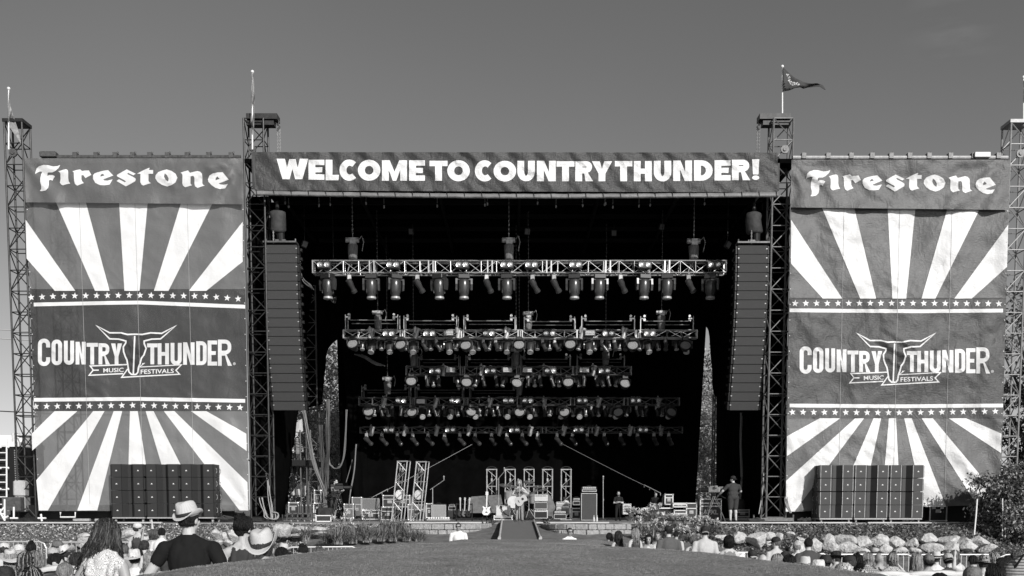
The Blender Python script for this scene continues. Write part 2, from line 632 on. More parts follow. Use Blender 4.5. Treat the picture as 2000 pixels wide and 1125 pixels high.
drape("wing_drape", [W(590, 395, 50.5), W(640, 395, 50.5), W(690, 395, 50.5)], [W(590, 800, 50.5), W(629, 790, 50.5), W(634, 730, 50.5), W(638, 690, 50.5), W(642, 680, 50.5), W(650, 670, 50.5), W(690, 640, 50.5)], 40, 16, 0.03, 0.5, "black cloth closing the top of the pale gap on the left", seed=6)
drape("wing_drape", [W(1340, 395, 50.4), W(1385, 395, 50.4), W(1420, 395, 50.4)], [W(1350, 600, 50.4), W(1384, 645, 50.4), W(1389, 700, 50.4), W(1393, 770, 50.4), W(1415, 790, 50.4)], 40, 16, 0.03, 0.5, "black cloth closing the top of the pale gap on the right", seed=7)

drape("wing_drape", [W(484, 384, 40.75), W(530, 384, 40.75)], [W(490, 1012, 40.75), W(534, 1012, 40.75)], 14, 16, 0.04, 0.5, "black cloth behind the inner left truss tower", seed=8)
drape("wing_drape", [W(1490, 384, 40.75), W(1543, 384, 40.75)], [W(1488, 1012, 40.75), W(1532, 1012, 40.75)], 14, 16, 0.04, 0.5, "black cloth behind the inner right truss tower", seed=9)

# ------------------------------------------------------------------ truss towers
def lattice(b, p0, p1, ax, ay, w, d, bay, rc, rl, mi_c=0, mi_l=0, chords=True, lac=True):
    """box truss from p0 to p1; ax, ay unit vectors of its section"""
    p0, p1 = V(p0), V(p1)
    L = (p1 - p0).length
    t = (p1 - p0) / L
    cs = [ax * (sx * w / 2) + ay * (sy * d / 2) for sx, sy in ((-1, -1), (1, -1), (1, 1), (-1, 1))]
    if chords:
        for c in cs:
            b.cyl(p0 + c, p1 + c, rc, n=6, mi=mi_c)
    if lac:
        n = max(1, round(L / bay))
        for k in range(n + 1):
            q = p0 + t * (L * k / n)
            for i in range(4):
                b.cyl(q + cs[i], q + cs[(i + 1) % 4], rl, n=5, mi=mi_l, caps=False)
            if k < n:
                q2 = p0 + t * (L * (k + 1) / n)
                for i in range(4):
                    a, c = (i, (i + 1) % 4) if (k + i) % 2 else ((i + 1) % 4, i)
                    b.cyl(q + cs[a], q2 + cs[c], rl, n=5, mi=mi_l, caps=False)


def tower(pxl, pxr, Y, ytop, label, m, beam=0, bay=0.78):
    X = W((pxl + pxr) / 2, ytop, Y).x
    w = (pxr - pxl) * mpp(Y, ytop) * 0.93
    zt = W(1000, ytop, Y).z
    t = thing("truss_tower", label, "truss tower", (X, Y, 0), "truss towers of the stage")
    for sx in (-1, 1):
        for sy in (-1, 1):
            b = MB()
            b.cyl((X + sx * w / 2, Y + sy * w / 2, 0.18), (X + sx * w / 2, Y + sy * w / 2, zt), 0.038, n=8)
            b.build("chord", m, t)
    b = MB()
    lattice(b, (X, Y, 0.2), (X, Y, zt), V((1, 0, 0)), V((0, 1, 0)), w, w, bay, 0.03, 0.021, chords=False)
    b.build("lacing", m, t)
    b = MB()
    b.box((X, Y, 0.12), (w + 0.5, w + 0.5, 0.12))
    for sx in (-1, 1):
        for sy in (-1, 1):
            b.cyl((X + sx * (w / 2 + 0.25), Y + sy * (w / 2 + 0.2), 0.02), (X + sx * (w / 2 + 0.25), Y + sy * (w / 2 + 0.2), 0.3), 0.035)
    b.build("base_frame", m, t)
    b = MB()
    if beam:
        b.box((X + beam * 0.28, Y, zt + 0.12), (w + 0.42, w * 0.7, 0.2))
        b.box((X + beam * 0.2, Y, zt - 0.09), (w + 0.3, w * 0.5, 0.16))
        b.build("head_beam", mat("dark_head_beam", 0.035, 0.5, metal=0.3, var=0.015), t)
        h = MB()
        hx = X + beam * (w / 2 + 0.44)
        h.tube([(hx, Y, zt + 0.1), (hx + beam * 0.07, Y, zt - 0.02), (hx, Y, zt - 0.12), (hx - beam * 0.06, Y, zt - 0.02)], 0.03)
        h.tube([(hx + beam * .03, Y - .05, zt - 0.1), (hx + beam * .1, Y - .05, zt - 0.2), (hx + beam * .02, Y - .05, zt - 0.3)], 0.035)
        h.build("hook", M_steel, t)
        c = MB()
        for k in range(22):
            zz = zt - 0.3 - k * 0.062
            a = PI / 2 * (k % 2)
            c.tube([(hx + 0.022 * math.cos(s) * math.cos(a), Y + 0.022 * math.cos(s) * math.sin(a), zz + 0.042 * math.sin(s)) for s in np.linspace(0, 2 * PI, 7)], 0.011, n=4)
            c.tube([(hx + beam * .09 + 0.022 * math.cos(s) * math.cos(a), Y + 0.022 * math.cos(s) * math.sin(a), zz + 0.042 * math.sin(s)) for s in np.linspace(0, 2 * PI, 7)], 0.011, n=4)
        c.build("chain", M_steell, t)
    else:
        b.box((X, Y, zt + 0.05), (w + 0.1, w + 0.1, 0.12))
        b.build("cap_plate", m, t)
    p = MB()
    p.cyl((X - 0.05 * beam, Y - w / 2 - 0.1, zt - 1.15), (X - 0.05 * beam, Y - w / 2 - 0.03, zt - 1.15), 0.15, n=18)
    p.cyl((X - 0.05 * beam, Y - w / 2 - 0.14, zt - 1.15), (X - 0.05 * beam, Y - w / 2 - 0.1, zt - 1.15), 0.07, n=10)
    p.build("pulley", M_steel, t)
    return t, X, zt, w


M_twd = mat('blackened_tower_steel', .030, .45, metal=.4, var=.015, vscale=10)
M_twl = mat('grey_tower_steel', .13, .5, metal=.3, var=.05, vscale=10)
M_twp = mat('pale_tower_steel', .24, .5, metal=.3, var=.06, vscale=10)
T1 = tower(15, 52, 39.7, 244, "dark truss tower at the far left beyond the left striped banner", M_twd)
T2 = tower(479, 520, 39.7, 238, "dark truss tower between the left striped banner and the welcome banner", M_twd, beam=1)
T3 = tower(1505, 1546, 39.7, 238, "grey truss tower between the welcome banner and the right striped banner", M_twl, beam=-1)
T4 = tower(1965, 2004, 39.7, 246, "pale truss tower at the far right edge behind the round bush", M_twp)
tower(103, 139, 48, 410, "dark rear truss tower showing faintly through the left striped banner", M_twd)
# rear roof legs seen through the stage
for (px, Yd, yt, lab) in ((612, 50.5, 560, "dark rear truss leg behind the hanging cables on the left"), (1404, 51.0, 770, "dark rear truss leg right of the pale gap by the standing camera operator")):
    X = W(px, 900, Yd).x
    t = thing("truss_tower", lab, "truss tower", (X, Yd, 0), "truss towers of the stage")
    b = MB()
    lattice(b, (X, Yd, 0.1), (X, Yd, W(px, yt, Yd).z), V((1, 0, 0)), V((0, 1, 0)), 0.55, 0.55, 0.6, 0.04, 0.024, lac=False)
    b.build("chord", M_steel, t)
    b = MB()
    lattice(b, (X, Yd, 0.1), (X, Yd, W(px, yt, Yd).z), V((1, 0, 0)), V((0, 1, 0)), 0.55, 0.55, 0.6, 0.04, 0.024, chords=False)
    b.build("lacing", M_steel, t)

# ------------------------------------------------------------------ printed banners
def arc(cx, cy, rx, ry, a0, a1, n=8):
    return [(cx + rx * math.cos(a0 + (a1 - a0) * i / n), cy + ry * math.sin(a0 + (a1 - a0) * i / n)) for i in range(n + 1)]


def rrect(x0, y0, x1, y1, rx, ry, n=8):
    q = PI / 2
    return (arc(x1 - rx, y0 + ry, rx, ry, -q, 0, n) + arc(x1 - rx, y1 - ry, rx, ry, 0, q, n) + arc(x0 + rx, y1 - ry, rx, ry, q, 2 * q, n) + arc(x0 + rx, y0 + ry, rx, ry, 2 * q, 3 * q, n))


def block(ch, x0, y0, x1, y1, tx, ty, heavy):
    """a capital letter as polygons [(outer, [holes])] in picture coordinates (y down)"""
    w, h = x1 - x0, y1 - y0
    q = PI / 2
    rx, ry = (w / 2, h / 2) if heavy else (w * 0.48, w * 0.48)
    if ch == 'O':
        P = [(rrect(0, 0, w, h, rx, ry), [rrect(tx, ty, w - tx, h - ty, rx - tx if not heavy else w / 2 - tx, (ry - ty * 0.9) if not heavy else h / 2 - ty)])]
    elif ch == 'C':
        if heavy:
            a = R(47)
            P = [(arc(w * .54, h / 2, w * .54, h / 2, a, 2 * PI - a, 20) + arc(w * .57, h / 2, w * .57 - tx, h / 2 - ty, 2 * PI - a, a, 20), [])]
        else:
            ix, iy = rx - tx, max(1, ry - ty * .9)
            P = [([(w, h * .32)] + [(w, ry)] + arc(w - rx, ry, rx, ry, 0, -q) + arc(rx, ry, rx, ry, -q, -2 * q) + arc(rx, h - ry, rx, ry, 2 * q, q) + arc(w - rx, h - ry, rx, ry, q, 0) + [(w, h * .68), (w - tx, h * .68)]
                  + arc(w - tx - ix, h - ty - iy, ix, iy, 0, q) + arc(tx + ix, h - ty - iy, ix, iy, q, 2 * q) + arc(tx + ix, ty + iy, ix, iy, 2 * q, 3 * q) + arc(w - tx - ix, ty + iy, ix, iy, 3 * q, 4 * q) + [(w - tx, h * .32)], [])]
    elif ch == 'U':
        ry2 = min(ry, h * .45)
        P = [([(0, 0), (tx, 0)] + [(tx, h - ty - (ry2 - ty * .9))] + arc(w / 2, h - ty - (ry2 - ty * .9), w / 2 - tx, ry2 - ty * .9, 2 * q, 0)[1:] + [(w - tx, 0), (w, 0)] + arc(w - rx, h - ry2, rx, ry2, 0, q) + arc(rx, h - ry2, rx, ry2, q, 2 * q), [])]
    elif ch == 'D':
        rx2 = w * (.62 if heavy else .5)
        ry2 = h / 2 if heavy else min(rx2, h / 2)
        P = [([(0, 0)] + arc(w - rx2, ry2, rx2, ry2, -q, 0) + arc(w - rx2, h - ry2, rx2, ry2, 0, q) + [(0, h)],
              [[(tx, ty)] + arc(w - rx2, ry2, rx2 - tx, ry2 - ty, -q, 0) + arc(w - rx2, h - ry2, rx2 - tx, ry2 - ty, 0, q) + [(tx, h - ty)]])]
    elif ch == 'R':
        rb = h * .57
        rr = rb / 2 if heavy else min(w * .45, rb / 2)
        wx = w * .94
        P = [([(0, 0)] + arc(wx - rr, rr, rr, rr, -q, 0) + arc(wx - rr, rb - rr, rr, rr, 0, q * .85) + [(w, h), (w - tx * 1.12, h), (w * .5, rb + h * .04), (tx, rb + h * .04), (tx, h), (0, h)],
              [[(tx, ty)] + arc(wx - rr, rr, rr - tx * (.85 if heavy else .95), max(1, rr - ty), -q, 0) + arc(wx - rr, rb - rr, rr - tx * (.85 if heavy else .95), max(1, rr - ty), 0, q) + [(tx, rb - ty)]])]
    elif ch == 'N':
        P = [([(0, 0), (tx * 1.05, 0), (w - tx, h * .56), (w - tx, 0), (w, 0), (w, h), (w - tx * 1.05, h), (tx, h * .44), (tx, h), (0, h)], [])]
    elif ch == 'T':
        P = [([(0, 0), (w, 0), (w, ty), (w / 2 + tx / 2, ty), (w / 2 + tx / 2, h), (w / 2 - tx / 2, h), (w / 2 - tx / 2, ty), (0, ty)], [])]
    elif ch == 'H':
        a, c = h / 2 - ty * .48, h / 2 + ty * .48
        P = [([(0, 0), (tx, 0), (tx, a), (w - tx, a), (w - tx, 0), (w, 0), (w, h), (w - tx, h), (w - tx, c), (tx, c), (tx, h), (0, h)], [])]
    elif ch == 'E':
        a, c = h / 2 - ty * .48, h / 2 + ty * .48
        P = [([(0, 0), (w, 0), (w, ty), (tx, ty), (tx, a), (w * .88, a), (w * .86, c), (tx, c), (tx, h - ty), (w, h - ty), (w, h), (0, h)], [])]
    elif ch == 'L':
        P = [([(0, 0), (tx, 0), (tx, h - ty), (w, h - ty), (w - 1, h), (0, h)], [])]
    elif ch == 'Y':
        P = [([(0, 0), (tx * 1.15, 0), (w / 2, h * .38), (w - tx * 1.15, 0), (w, 0), (w / 2 + tx / 2, h * .62), (w / 2 + tx / 2, h), (w / 2 - tx / 2, h), (w / 2 - tx / 2, h * .62)], [])]
    elif ch == 'W':
        P = [([(0, 0), (w * .265, 0), (w * .33, h * .43), (w * .4, 0.02 * h), (w * .6, 0.02 * h), (w * .67, h * .43), (w * .735, 0), (w, 0), (w * .815, h), (w * .59, h), (w * .5, h * .5), (w * .41, h), (w * .185, h)], [])]
    elif ch == 'M':
        P = [([(0, 0), (w * .31, 0), (w * .5, h * .56), (w * .69, 0), (w, 0), (w, h), (w * .73, h), (w * .73, h * .47), (w * .57, h), (w * .43, h), (w * .27, h * .47), (w * .27, h), (0, h)], [])]
    elif ch == '!':
        P = [([(0, 0), (w, 0), (w * .88, h * .74), (w * .12, h * .74)], []), (arc(w / 2, h * .9, w * .5, h * .11, 0, 2 * PI, 14)[:-1], [])]
    return [([(x + x0, y + y0) for x, y in o], [[(x + x0, y + y0) for x, y in hh] for hh in hs]) for o, hs in P]


def star(cx, cy, r, a=0):
    return [(cx + (r if k % 2 == 0 else r * .42) * math.sin(a + PI * k / 5), cy - (r if k % 2 == 0 else r * .42) * math.cos(a + PI * k / 5)) for k in range(10)]


def stroke(pts, w, closed=False):
    """mitred ribbon of width w along a polyline: a list of quads"""
    P = [V((x, y, 0)) for x, y in pts]
    n = len(P)
    Ls, Rs = [], []
    for i in range(n):
        a = P[i - 1] if (i > 0 or closed) else None
        c = P[(i + 1) % n] if (i < n - 1 or closed) else None
        d1 = (P[i] - a).normalized() if a is not None else (c - P[i]).normalized()
        d2 = (c - P[i]).normalized() if c is not None else d1
        n1, n2 = V((-d1.y, d1.x, 0)), V((-d2.y, d2.x, 0))
        m = n1 + n2
        m = n1 if m.length < .2 else m.normalized()
        k = min(2.2, 1 / max(.3, m.dot(n1)))
        Ls.append(P[i] + m * (w / 2 * k)); Rs.append(P[i] - m * (w / 2 * k))
    out = []
    for i in range(n if closed else n - 1):
        j = (i + 1) % n
        out.append(([tuple(Ls[i][:2]), tuple(Ls[j][:2]), tuple(Rs[j][:2]), tuple(Rs[i][:2])], []))
    return out


class Cloth:
    """a hanging sheet whose print is cut along the same cells as the cloth, so ink follows every fold"""

    def __init__(self, quad, Y, fold, step=7.0):
        self.q, self.Y, self.fold, self.step = quad, Y, fold, step
        self.cache = {}

    def node(self, i, j):
        k = (i, j)
        if k not in self.cache:
            self.cache[k] = self.fold(i * self.step, j * self.step)
        return self.cache[k]

    def depth(self, x, y):
        s = self.step
        i, j = math.floor(x / s), math.floor(y / s)
        fx, fy = x / s - i, y / s - j
        a, c, d, e = self.node(i, j), self.node(i + 1, j), self.node(i, j + 1), self.node(i + 1, j + 1)
        if fx >= fy:
            return a + (c - a) * fx + (e - c) * fy
        return a + (d - a) * fy + (e - d) * fx

    def P(self, x, y, off):
        return W(x, y, self.Y - self.depth(x, y) - off)

    def cut(self, bm):
        s = self.step
        xs = [v.co.x for v in bm.verts]
        ys = [v.co.y for v in bm.verts]
        for ax, lo, hi in ((0, min(xs), max(xs)), (1, min(ys), max(ys))):
            for k in range(math.floor(lo / s) + 1, math.ceil(hi / s)):
                co = V((0, 0, 0)); co[ax] = k * s
                no = V((0, 0, 0)); no[ax] = 1
                bmesh.ops.bisect_plane(bm, geom=bm.verts[:] + bm.edges[:] + bm.faces[:], dist=1e-4, plane_co=co, plane_no=no)
        df = [x - y for x, y in zip(xs, ys)]
        for k in range(math.floor(min(df) / s) + 1, math.ceil(max(df) / s)):
            bmesh.ops.bisect_plane(bm, geom=bm.verts[:] + bm.edges[:] + bm.faces[:], dist=1e-4, plane_co=V((k * s, 0, 0)), plane_no=V((1, -1, 0)))

    def mesh(self, polys, name, m, off, parent, raw=None, uneven=0.0):
        """polys: [(outer, holes)] in picture coordinates"""
        VV, FF = [], []
        items = [(p, None) for p in polys] + [(None, r) for r in (raw or [])]
        for n, (p, r) in enumerate(items):
            bm = bmesh.new()
            if p is not None:
                loops = [p[0]] + list(p[1])
                flat = [V((x, y, 0)) for lp in loops for x, y in lp]
                vv = [bm.verts.new(c) for c in flat]
                for t in tessellate_polygon([[V((x, y, 0)) for x, y in lp] for lp in loops]):
                    try:
                        bm.faces.new([vv[i] for i in t])
                    except ValueError:
                        pass
            else:
                vv = [bm.verts.new((x, y, 0)) for x, y in r[0]]
                for f in r[1]:
                    try:
                        bm.faces.new([vv[i] for i in f])
                    except ValueError:
                        pass
            self.cut(bm)
            bmesh.ops.triangulate(bm, faces=bm.faces[:])
            bm.verts.ensure_lookup_table()
            k = len(VV)
            idx = {}
            for v in bm.verts:
                idx[v] = len(VV)
                VV.append(self.P(v.co.x, v.co.y, off + uneven * (n % 7)))
            for f in bm.faces:
                FF.append([idx[v] for v in f.verts])
            bm.free()
        b = MB()
        b.v, b.f, b.m = [tuple(v) for v in VV], FF, [0] * len(FF)
        o = b.build(name, m, parent, smooth=True)
        me = o.data
        bm = bmesh.new(); bm.from_mesh(me)
        bmesh.ops.recalc_face_normals(bm, faces=bm.faces[:])
        bm.normal_update()
        for f in bm.faces:                        # faces look at the audience
            if f.normal.y > 0:
                f.normal_flip()
        bm.to_mesh(me); bm.free()
        return o

    def sheet(self, name, m, parent, off=0):
        s = self.step
        xs_ = [c[0] for c in self.q]
        ys_ = [c[1] for c in self.q]
        VV = []
        bm = bmesh.new()
        vv = [bm.verts.new((x, y, 0)) for x, y in self.q]
        bm.faces.new(vv)
        self.cut(bm)
        b = MB()
        idx = {}
        for v in bm.verts:
            idx[v] = len(b.v)
            b.v.append(tuple(self.P(v.co.x, v.co.y, off)))
        for f in bm.faces:
            b.f.append([idx[v] for v in f.verts]); b.m.append(0)
        bm.free()
        o = b.build(name, m, parent, smooth=True)
        bm = bmesh.new(); bm.from_mesh(o.data)
        bm.normal_update()
        for f in bm.faces:
            if f.normal.y > 0:
                f.normal_flip()
        bm.to_mesh(o.data); bm.free()
        return o


def text_raw(s, x0, y0, x1, y1, tilt=0.0, bold=0.012):
    """built-in font text fitted into a picture box; tilt raises its right end"""
    cu = bpy.data.curves.new("t", 'FONT')
    cu.body = s
    cu.offset = bold
    cu.resolution_u = 3
    ob = bpy.data.objects.new("t", cu)
    COL.objects.link(ob)
    dg = bpy.context.evaluated_depsgraph_get()
    me = bpy.data.meshes.new_from_object(ob.evaluated_get(dg))
    vs = [(v.co.x, v.co.y) for v in me.vertices]
    fs = [list(p.vertices) for p in me.polygons]
    bpy.data.objects.remove(ob); bpy.data.curves.remove(cu); bpy.data.meshes.remove(me)
    ax, bx = min(v[0] for v in vs), max(v[0] for v in vs)
    ay, by = min(v[1] for v in vs), max(v[1] for v in vs)
    out = []
    for x, y in vs:
        t = (x - ax) / (bx - ax)
        out.append((x0 + t * (x1 - x0), y1 + (y - ay) / (by - ay) * (y0 - y1) - tilt * t))
    return (out, fs)


def vinyl(name, v, var=0.02, bump=0.35):
    """printed tarpaulin with fine creases"""
    m = mat(name, v, 0.5, var=var, vscale=1.2, spec=0.35)
    nt = m.node_tree
    bs = nt.nodes["Principled BSDF"]
    tc = nt.nodes.new("ShaderNodeTexCoord")
    h = None
    for sc, st, wgt in ((3.2, (1, 1, 0.55), 1.0), (14, (0.5, 1, 1.6), 0.35)):
        mp = nt.nodes.new("ShaderNodeMapping"); mp.inputs["Scale"].default_value = st
        mp.inputs["Rotation"].default_value = (0, 0.5, 0)
        n = nt.nodes.new("ShaderNodeTexNoise"); n.inputs["Scale"].default_value = sc; n.inputs["Detail"].default_value = 5; n.inputs["Roughness"].default_value = 0.55
        n.inputs["Distortion"].default_value = 0.8
        nt.links.new(tc.outputs["Object"], mp.inputs[0]); nt.links.new(mp.outputs[0], n.inputs["Vector"])
        mu = nt.nodes.new("ShaderNodeMath"); mu.operation = 'MULTIPLY'; mu.inputs[1].default_value = wgt
        nt.links.new(n.outputs["Fac"], mu.inputs[0])
        if h is None:
            h = mu.outputs[0]
        else:
            ad = nt.nodes.new("ShaderNodeMath"); ad.operation = 'ADD'
            nt.links.new(h, ad.inputs[0]); nt.links.new(mu.outputs[0], ad.inputs[1]); h = ad.outputs[0]
    bp = nt.nodes.new("ShaderNodeBump"); bp.inputs["Strength"].default_value = bump; bp.inputs["Distance"].default_value = 0.12
    nt.links.new(h, bp.inputs["Height"]); nt.links.new(bp.outputs[0], bs.inputs["Normal"])
    return m


def thin(m, f):
    """let a little daylight through a printed mesh cloth"""
    nt = m.node_tree
    t, mx = nt.nodes.new("ShaderNodeBsdfTransparent"), nt.nodes.new("ShaderNodeMixShader")
    mx.inputs[0].default_value = f
    nt.links.new(nt.nodes["Principled BSDF"].outputs[0], mx.inputs[1]); nt.links.new(t.outputs[0], mx.inputs[2])
    nt.links.new(mx.outputs[0], nt.nodes["Material Output"].inputs["Surface"])
    return m


FIRE = [([(250, 120), (330, 125), (440, 150), (520, 145), (565, 122), (572, 130), (545, 180), (480, 240), (420, 268), (345, 268), (325, 290), (328, 335), (360, 318), (430, 318), (475, 345), (445, 385), (425, 430), (385, 412), (352, 425), (355, 500), (340, 570), (290, 620), (215, 635), (178, 630), (205, 590), (205, 530), (185, 450), (188, 380), (205, 300), (228, 255), (185, 250), (130, 270), (90, 298), (88, 280), (115, 190), (160, 150)], []),
        ([(540, 245), (620, 220), (690, 202), (722, 222), (732, 260), (732, 380), (742, 440), (772, 485), (700, 498), (628, 520), (595, 502), (570, 465), (582, 400), (580, 300), (568, 268)], []),
        ([(815, 245), (900, 220), (965, 208), (1002, 240), (1050, 232), (1135, 228), (1185, 315), (1070, 378), (1025, 320), (990, 325), (990, 400), (1005, 440), (1038, 475), (960, 505), (908, 527), (865, 495), (848, 430), (840, 270)], []),
        ([(1510, 222), (1612, 328), (1415, 405), (1435, 425), (1500, 428), (1600, 402), (1540, 505), (1440, 520), (1350, 515), (1260, 470), (1215, 390), (1218, 320), (1250, 285), (1320, 260), (1420, 235)], [[(1360, 350), (1365, 320), (1390, 298), (1415, 300), (1440, 325)]]),
        ([(1875, 208), (2050, 292), (2005, 325), (1905, 278), (1885, 290), (1900, 305), (2000, 355), (2045, 385), (2052, 410), (2040, 440), (1900, 520), (1858, 540), (1675, 435), (1725, 400), (1840, 460), (1858, 445), (1845, 430), (1690, 345), (1680, 325), (1700, 305)], [])] + \
       [([(x + 1900, y) for x, y in o], [[(x + 1900, y) for x, y in h] for h in hs]) for o, hs in [
        ([(175, 293), (300, 225), (415, 175), (422, 185), (408, 220), (492, 220), (490, 295), (400, 295), (400, 430), (415, 455), (448, 478), (370, 500), (300, 525), (265, 505), (240, 460), (245, 295)], []),
        ([(755, 208), (850, 238), (930, 295), (965, 370), (930, 460), (850, 515), (765, 543), (660, 510), (580, 455), (532, 380), (540, 320), (590, 262), (670, 230)], [[(715, 285), (760, 320), (795, 390), (785, 450), (735, 415), (702, 350)]]),
        ([(1025, 272), (1100, 248), (1172, 228), (1210, 275), (1270, 260), (1355, 240), (1410, 255), (1445, 295), (1452, 360), (1452, 480), (1465, 505), (1498, 525), (1430, 545), (1360, 570), (1310, 540), (1298, 490), (1298, 370), (1275, 335), (1222, 345), (1220, 480), (1235, 505), (1255, 518), (1180, 540), (1115, 557), (1075, 525), (1060, 480), (1065, 320), (1050, 290)], []),
        ([(1850, 265), (1968, 410), (1770, 485), (1800, 502), (1870, 510), (1952, 492), (1895, 580), (1800, 592), (1710, 570), (1630, 515), (1570, 450), (1562, 400), (1590, 330), (1650, 290), (1750, 268)], [[(1710, 420), (1715, 375), (1745, 345), (1790, 395)]])]]
FIRE = [([(x / 10, y / 10) for x, y in o], [[(x / 10, y / 10) for x, y in h] for h in hs]) for o, hs in FIRE]

LOGO = [('C', 110, 328, 330, 828), ('O', 355, 345, 545, 812), ('U', 578, 365, 760, 805), ('N', 788, 385, 968, 800), ('T', 985, 405, 1187, 803), ('R', 1200, 412, 1405, 800), ('Y', 1425, 415, 1622, 798),
        ('T', 2072, 415, 2260, 797), ('H', 2263, 412, 2465, 800), ('U', 2495, 405, 2693, 810), ('N', 2720, 395, 2925, 806), ('D', 2955, 375, 3143, 812), ('E', 3160, 362, 3330, 820), ('R', 3345, 345, 3600, 825)]
SK_L = [(1850, 270), (1720, 275), (1600, 245), (1400, 245), (1165, 115), (1400, 355), (1560, 360), (1690, 395), (1690, 430), (1645, 500), (1650, 590), (1680, 680), (1710, 740), (1730, 860), (1745, 960), (1790, 1005), (1830, 1010)]
SK_R = [(1850, 270), (1985, 275), (2135, 245), (2335, 255), (2590, 115), (2315, 355), (2155, 360), (2020, 395), (2020, 440), (2055, 530), (2015, 650), (1970, 710), (1945, 810), (1920, 870), (1905, 970), (1875, 1005), (1830, 1010)]
RIB = [[(1715, 825), (1050, 852), (1105, 927), (1030, 1022), (1640, 992)], [(1105, 930), (1205, 928)], [(1725, 905), (1615, 1060), (2655, 1003), (2590, 930), (2690, 830), (1930, 872), (2020, 805), (1985, 812)]]


def banner_print(C, m, fire, white, dark, mid, logo, rays_up, rays_dn, stars_up, stars_dn, line_up, line_dn, main, top, panelC, xf):
    """all the ink of one tall striped banner"""
    x0, x1 = C.q[0][0] + 4, C.q[1][0] - 4
    ylu = lambda x: interp(x, line_up)
    yld = lambda x: interp(x, line_dn)
    xs_ = np.linspace(0, 1, 9)
    L, Rr = (lambda y: C.q[0][0] + (C.q[3][0] - C.q[0][0]) * (y - C.q[0][1]) / (C.q[3][1] - C.q[0][1])), (lambda y: C.q[1][0] + (C.q[2][0] - C.q[1][0]) * (y - C.q[1][1]) / (C.q[2][1] - C.q[1][1]))
    yt, yb = ylu((x0 + x1) / 2) - 26, yld((x0 + x1) / 2) + 24
    top_ = [(L(yt) + (Rr(yt) - L(yt)) * t, yt) for t in xs_]
    bot_ = [(L(yb) + (Rr(yb) - L(yb)) * t, yb) for t in xs_]
    C.mesh([(top_ + bot_[::-1], [])], "dark_panel", dark, 0.006, main)
    lines = []
    for yf in (ylu, yld):
        a = [(L(700) + 3 + (Rr(700) - L(700) - 6) * t) for t in xs_]
        lines.append(([(x, yf(x) - 3.6) for x in a] + [(x, yf(x) + 3.6) for x in a[::-1]], []))
    C.mesh(lines, "white_line", white, 0.012, main)
    C.mesh([(r, []) for r in rays_up + rays_dn], "white_ray", white, 0.012, main)
    ed = []
    for k in range(20):                            # eyelets down both edges and along the foot
        y = C.q[0][1] + 100 + (C.q[3][1] - C.q[0][1] - 110) * k / 19
        for x in (L(y) + 2.2, Rr(y) - 2.2):
            ed.append((arc(x, y, 1, 1, 0, 2 * PI, 6)[:-1], []))
    C.mesh(ed, "eyelets", white2, 0.02, main)
    se = []
    for f in (.245, .5, .74):                      # welded seams of the cloth widths
        a, c = [(L(y) + (Rr(y) - L(y)) * f, y) for y in (C.q[0][1] + 70, C.q[3][1] - 14)]
        se.append(([(a[0] - .35, a[1]), (a[0] + .35, a[1]), (c[0] + .35, c[1]), (c[0] - .35, c[1])], []))
    C.mesh(se, "seams", mat("seam_vinyl", .3, .5), 0.022, main)
    st = []
    for (xa, xb, yy) in (stars_up, stars_dn):
        for k in range(20):
            x = xa + (xb - xa) * k / 19
            st.append((star(x, interp(x, yy), 6.8, random.uniform(-.15, .15)), []))
    C.mesh(st, "star_row", white, 0.012, main)
    lx, ly, tx_, ty_ = logo
    T = lambda x, y: (lx + x * tx_, ly + y / 9.375)
    sk = [T(x, y - 10) for x, y in SK_L] + [T(x, y - 10) for x, y in SK_R[-2:0:-1]]
    C.mesh([(sk, [])], "longhorn_skull", dark2, 0.012, main)
    li = []
    li += stroke([T(x, y - 10) for x, y in SK_L], 2.9) + stroke([T(x, y - 10) for x, y in SK_R], 2.9)
    li += stroke([T(1850, 290), T(1825, 985)], 2.9)
    for rb in RIB:
        li += stroke([T(x, y - 10) for x, y in rb], 2.4)
    C.mesh(li, "emblem_outline", white, 0.018, main, uneven=0.0006)
    le = []
    for ch, a, c, d, e in LOGO:
        (ax, ay), (bx, by) = T(a, c), T(d, e)
        le += block(ch, ax, ay + 1.5, bx, by + 1.5, 7.4 if ch not in 'CO' else 7.8, 7.6, False)
    C.mesh(le, "festival_lettering", white2, 0.018, main)
    (ax, ay), (bx, by) = T(1285, 875), T(1650, 962)
    (cx, cy), (dx, dy) = T(1958, 890), T(2552, 985)
    (rx_, ry_) = T(3640, 800)
    C.mesh([], "ribbon_lettering", white, 0.018, main, raw=[text_raw("MUSIC", ax, ay + 1, bx, by, 1.2), text_raw("FESTIVALS", cx, cy + 2, dx, dy + .5, 2.0), text_raw("®", rx_ - 2.6, ry_ - 2.6, rx_ + 2.6, ry_ + 2.6)])
    panelC.mesh(fire, "sponsor_lettering", white, 0.014, top)


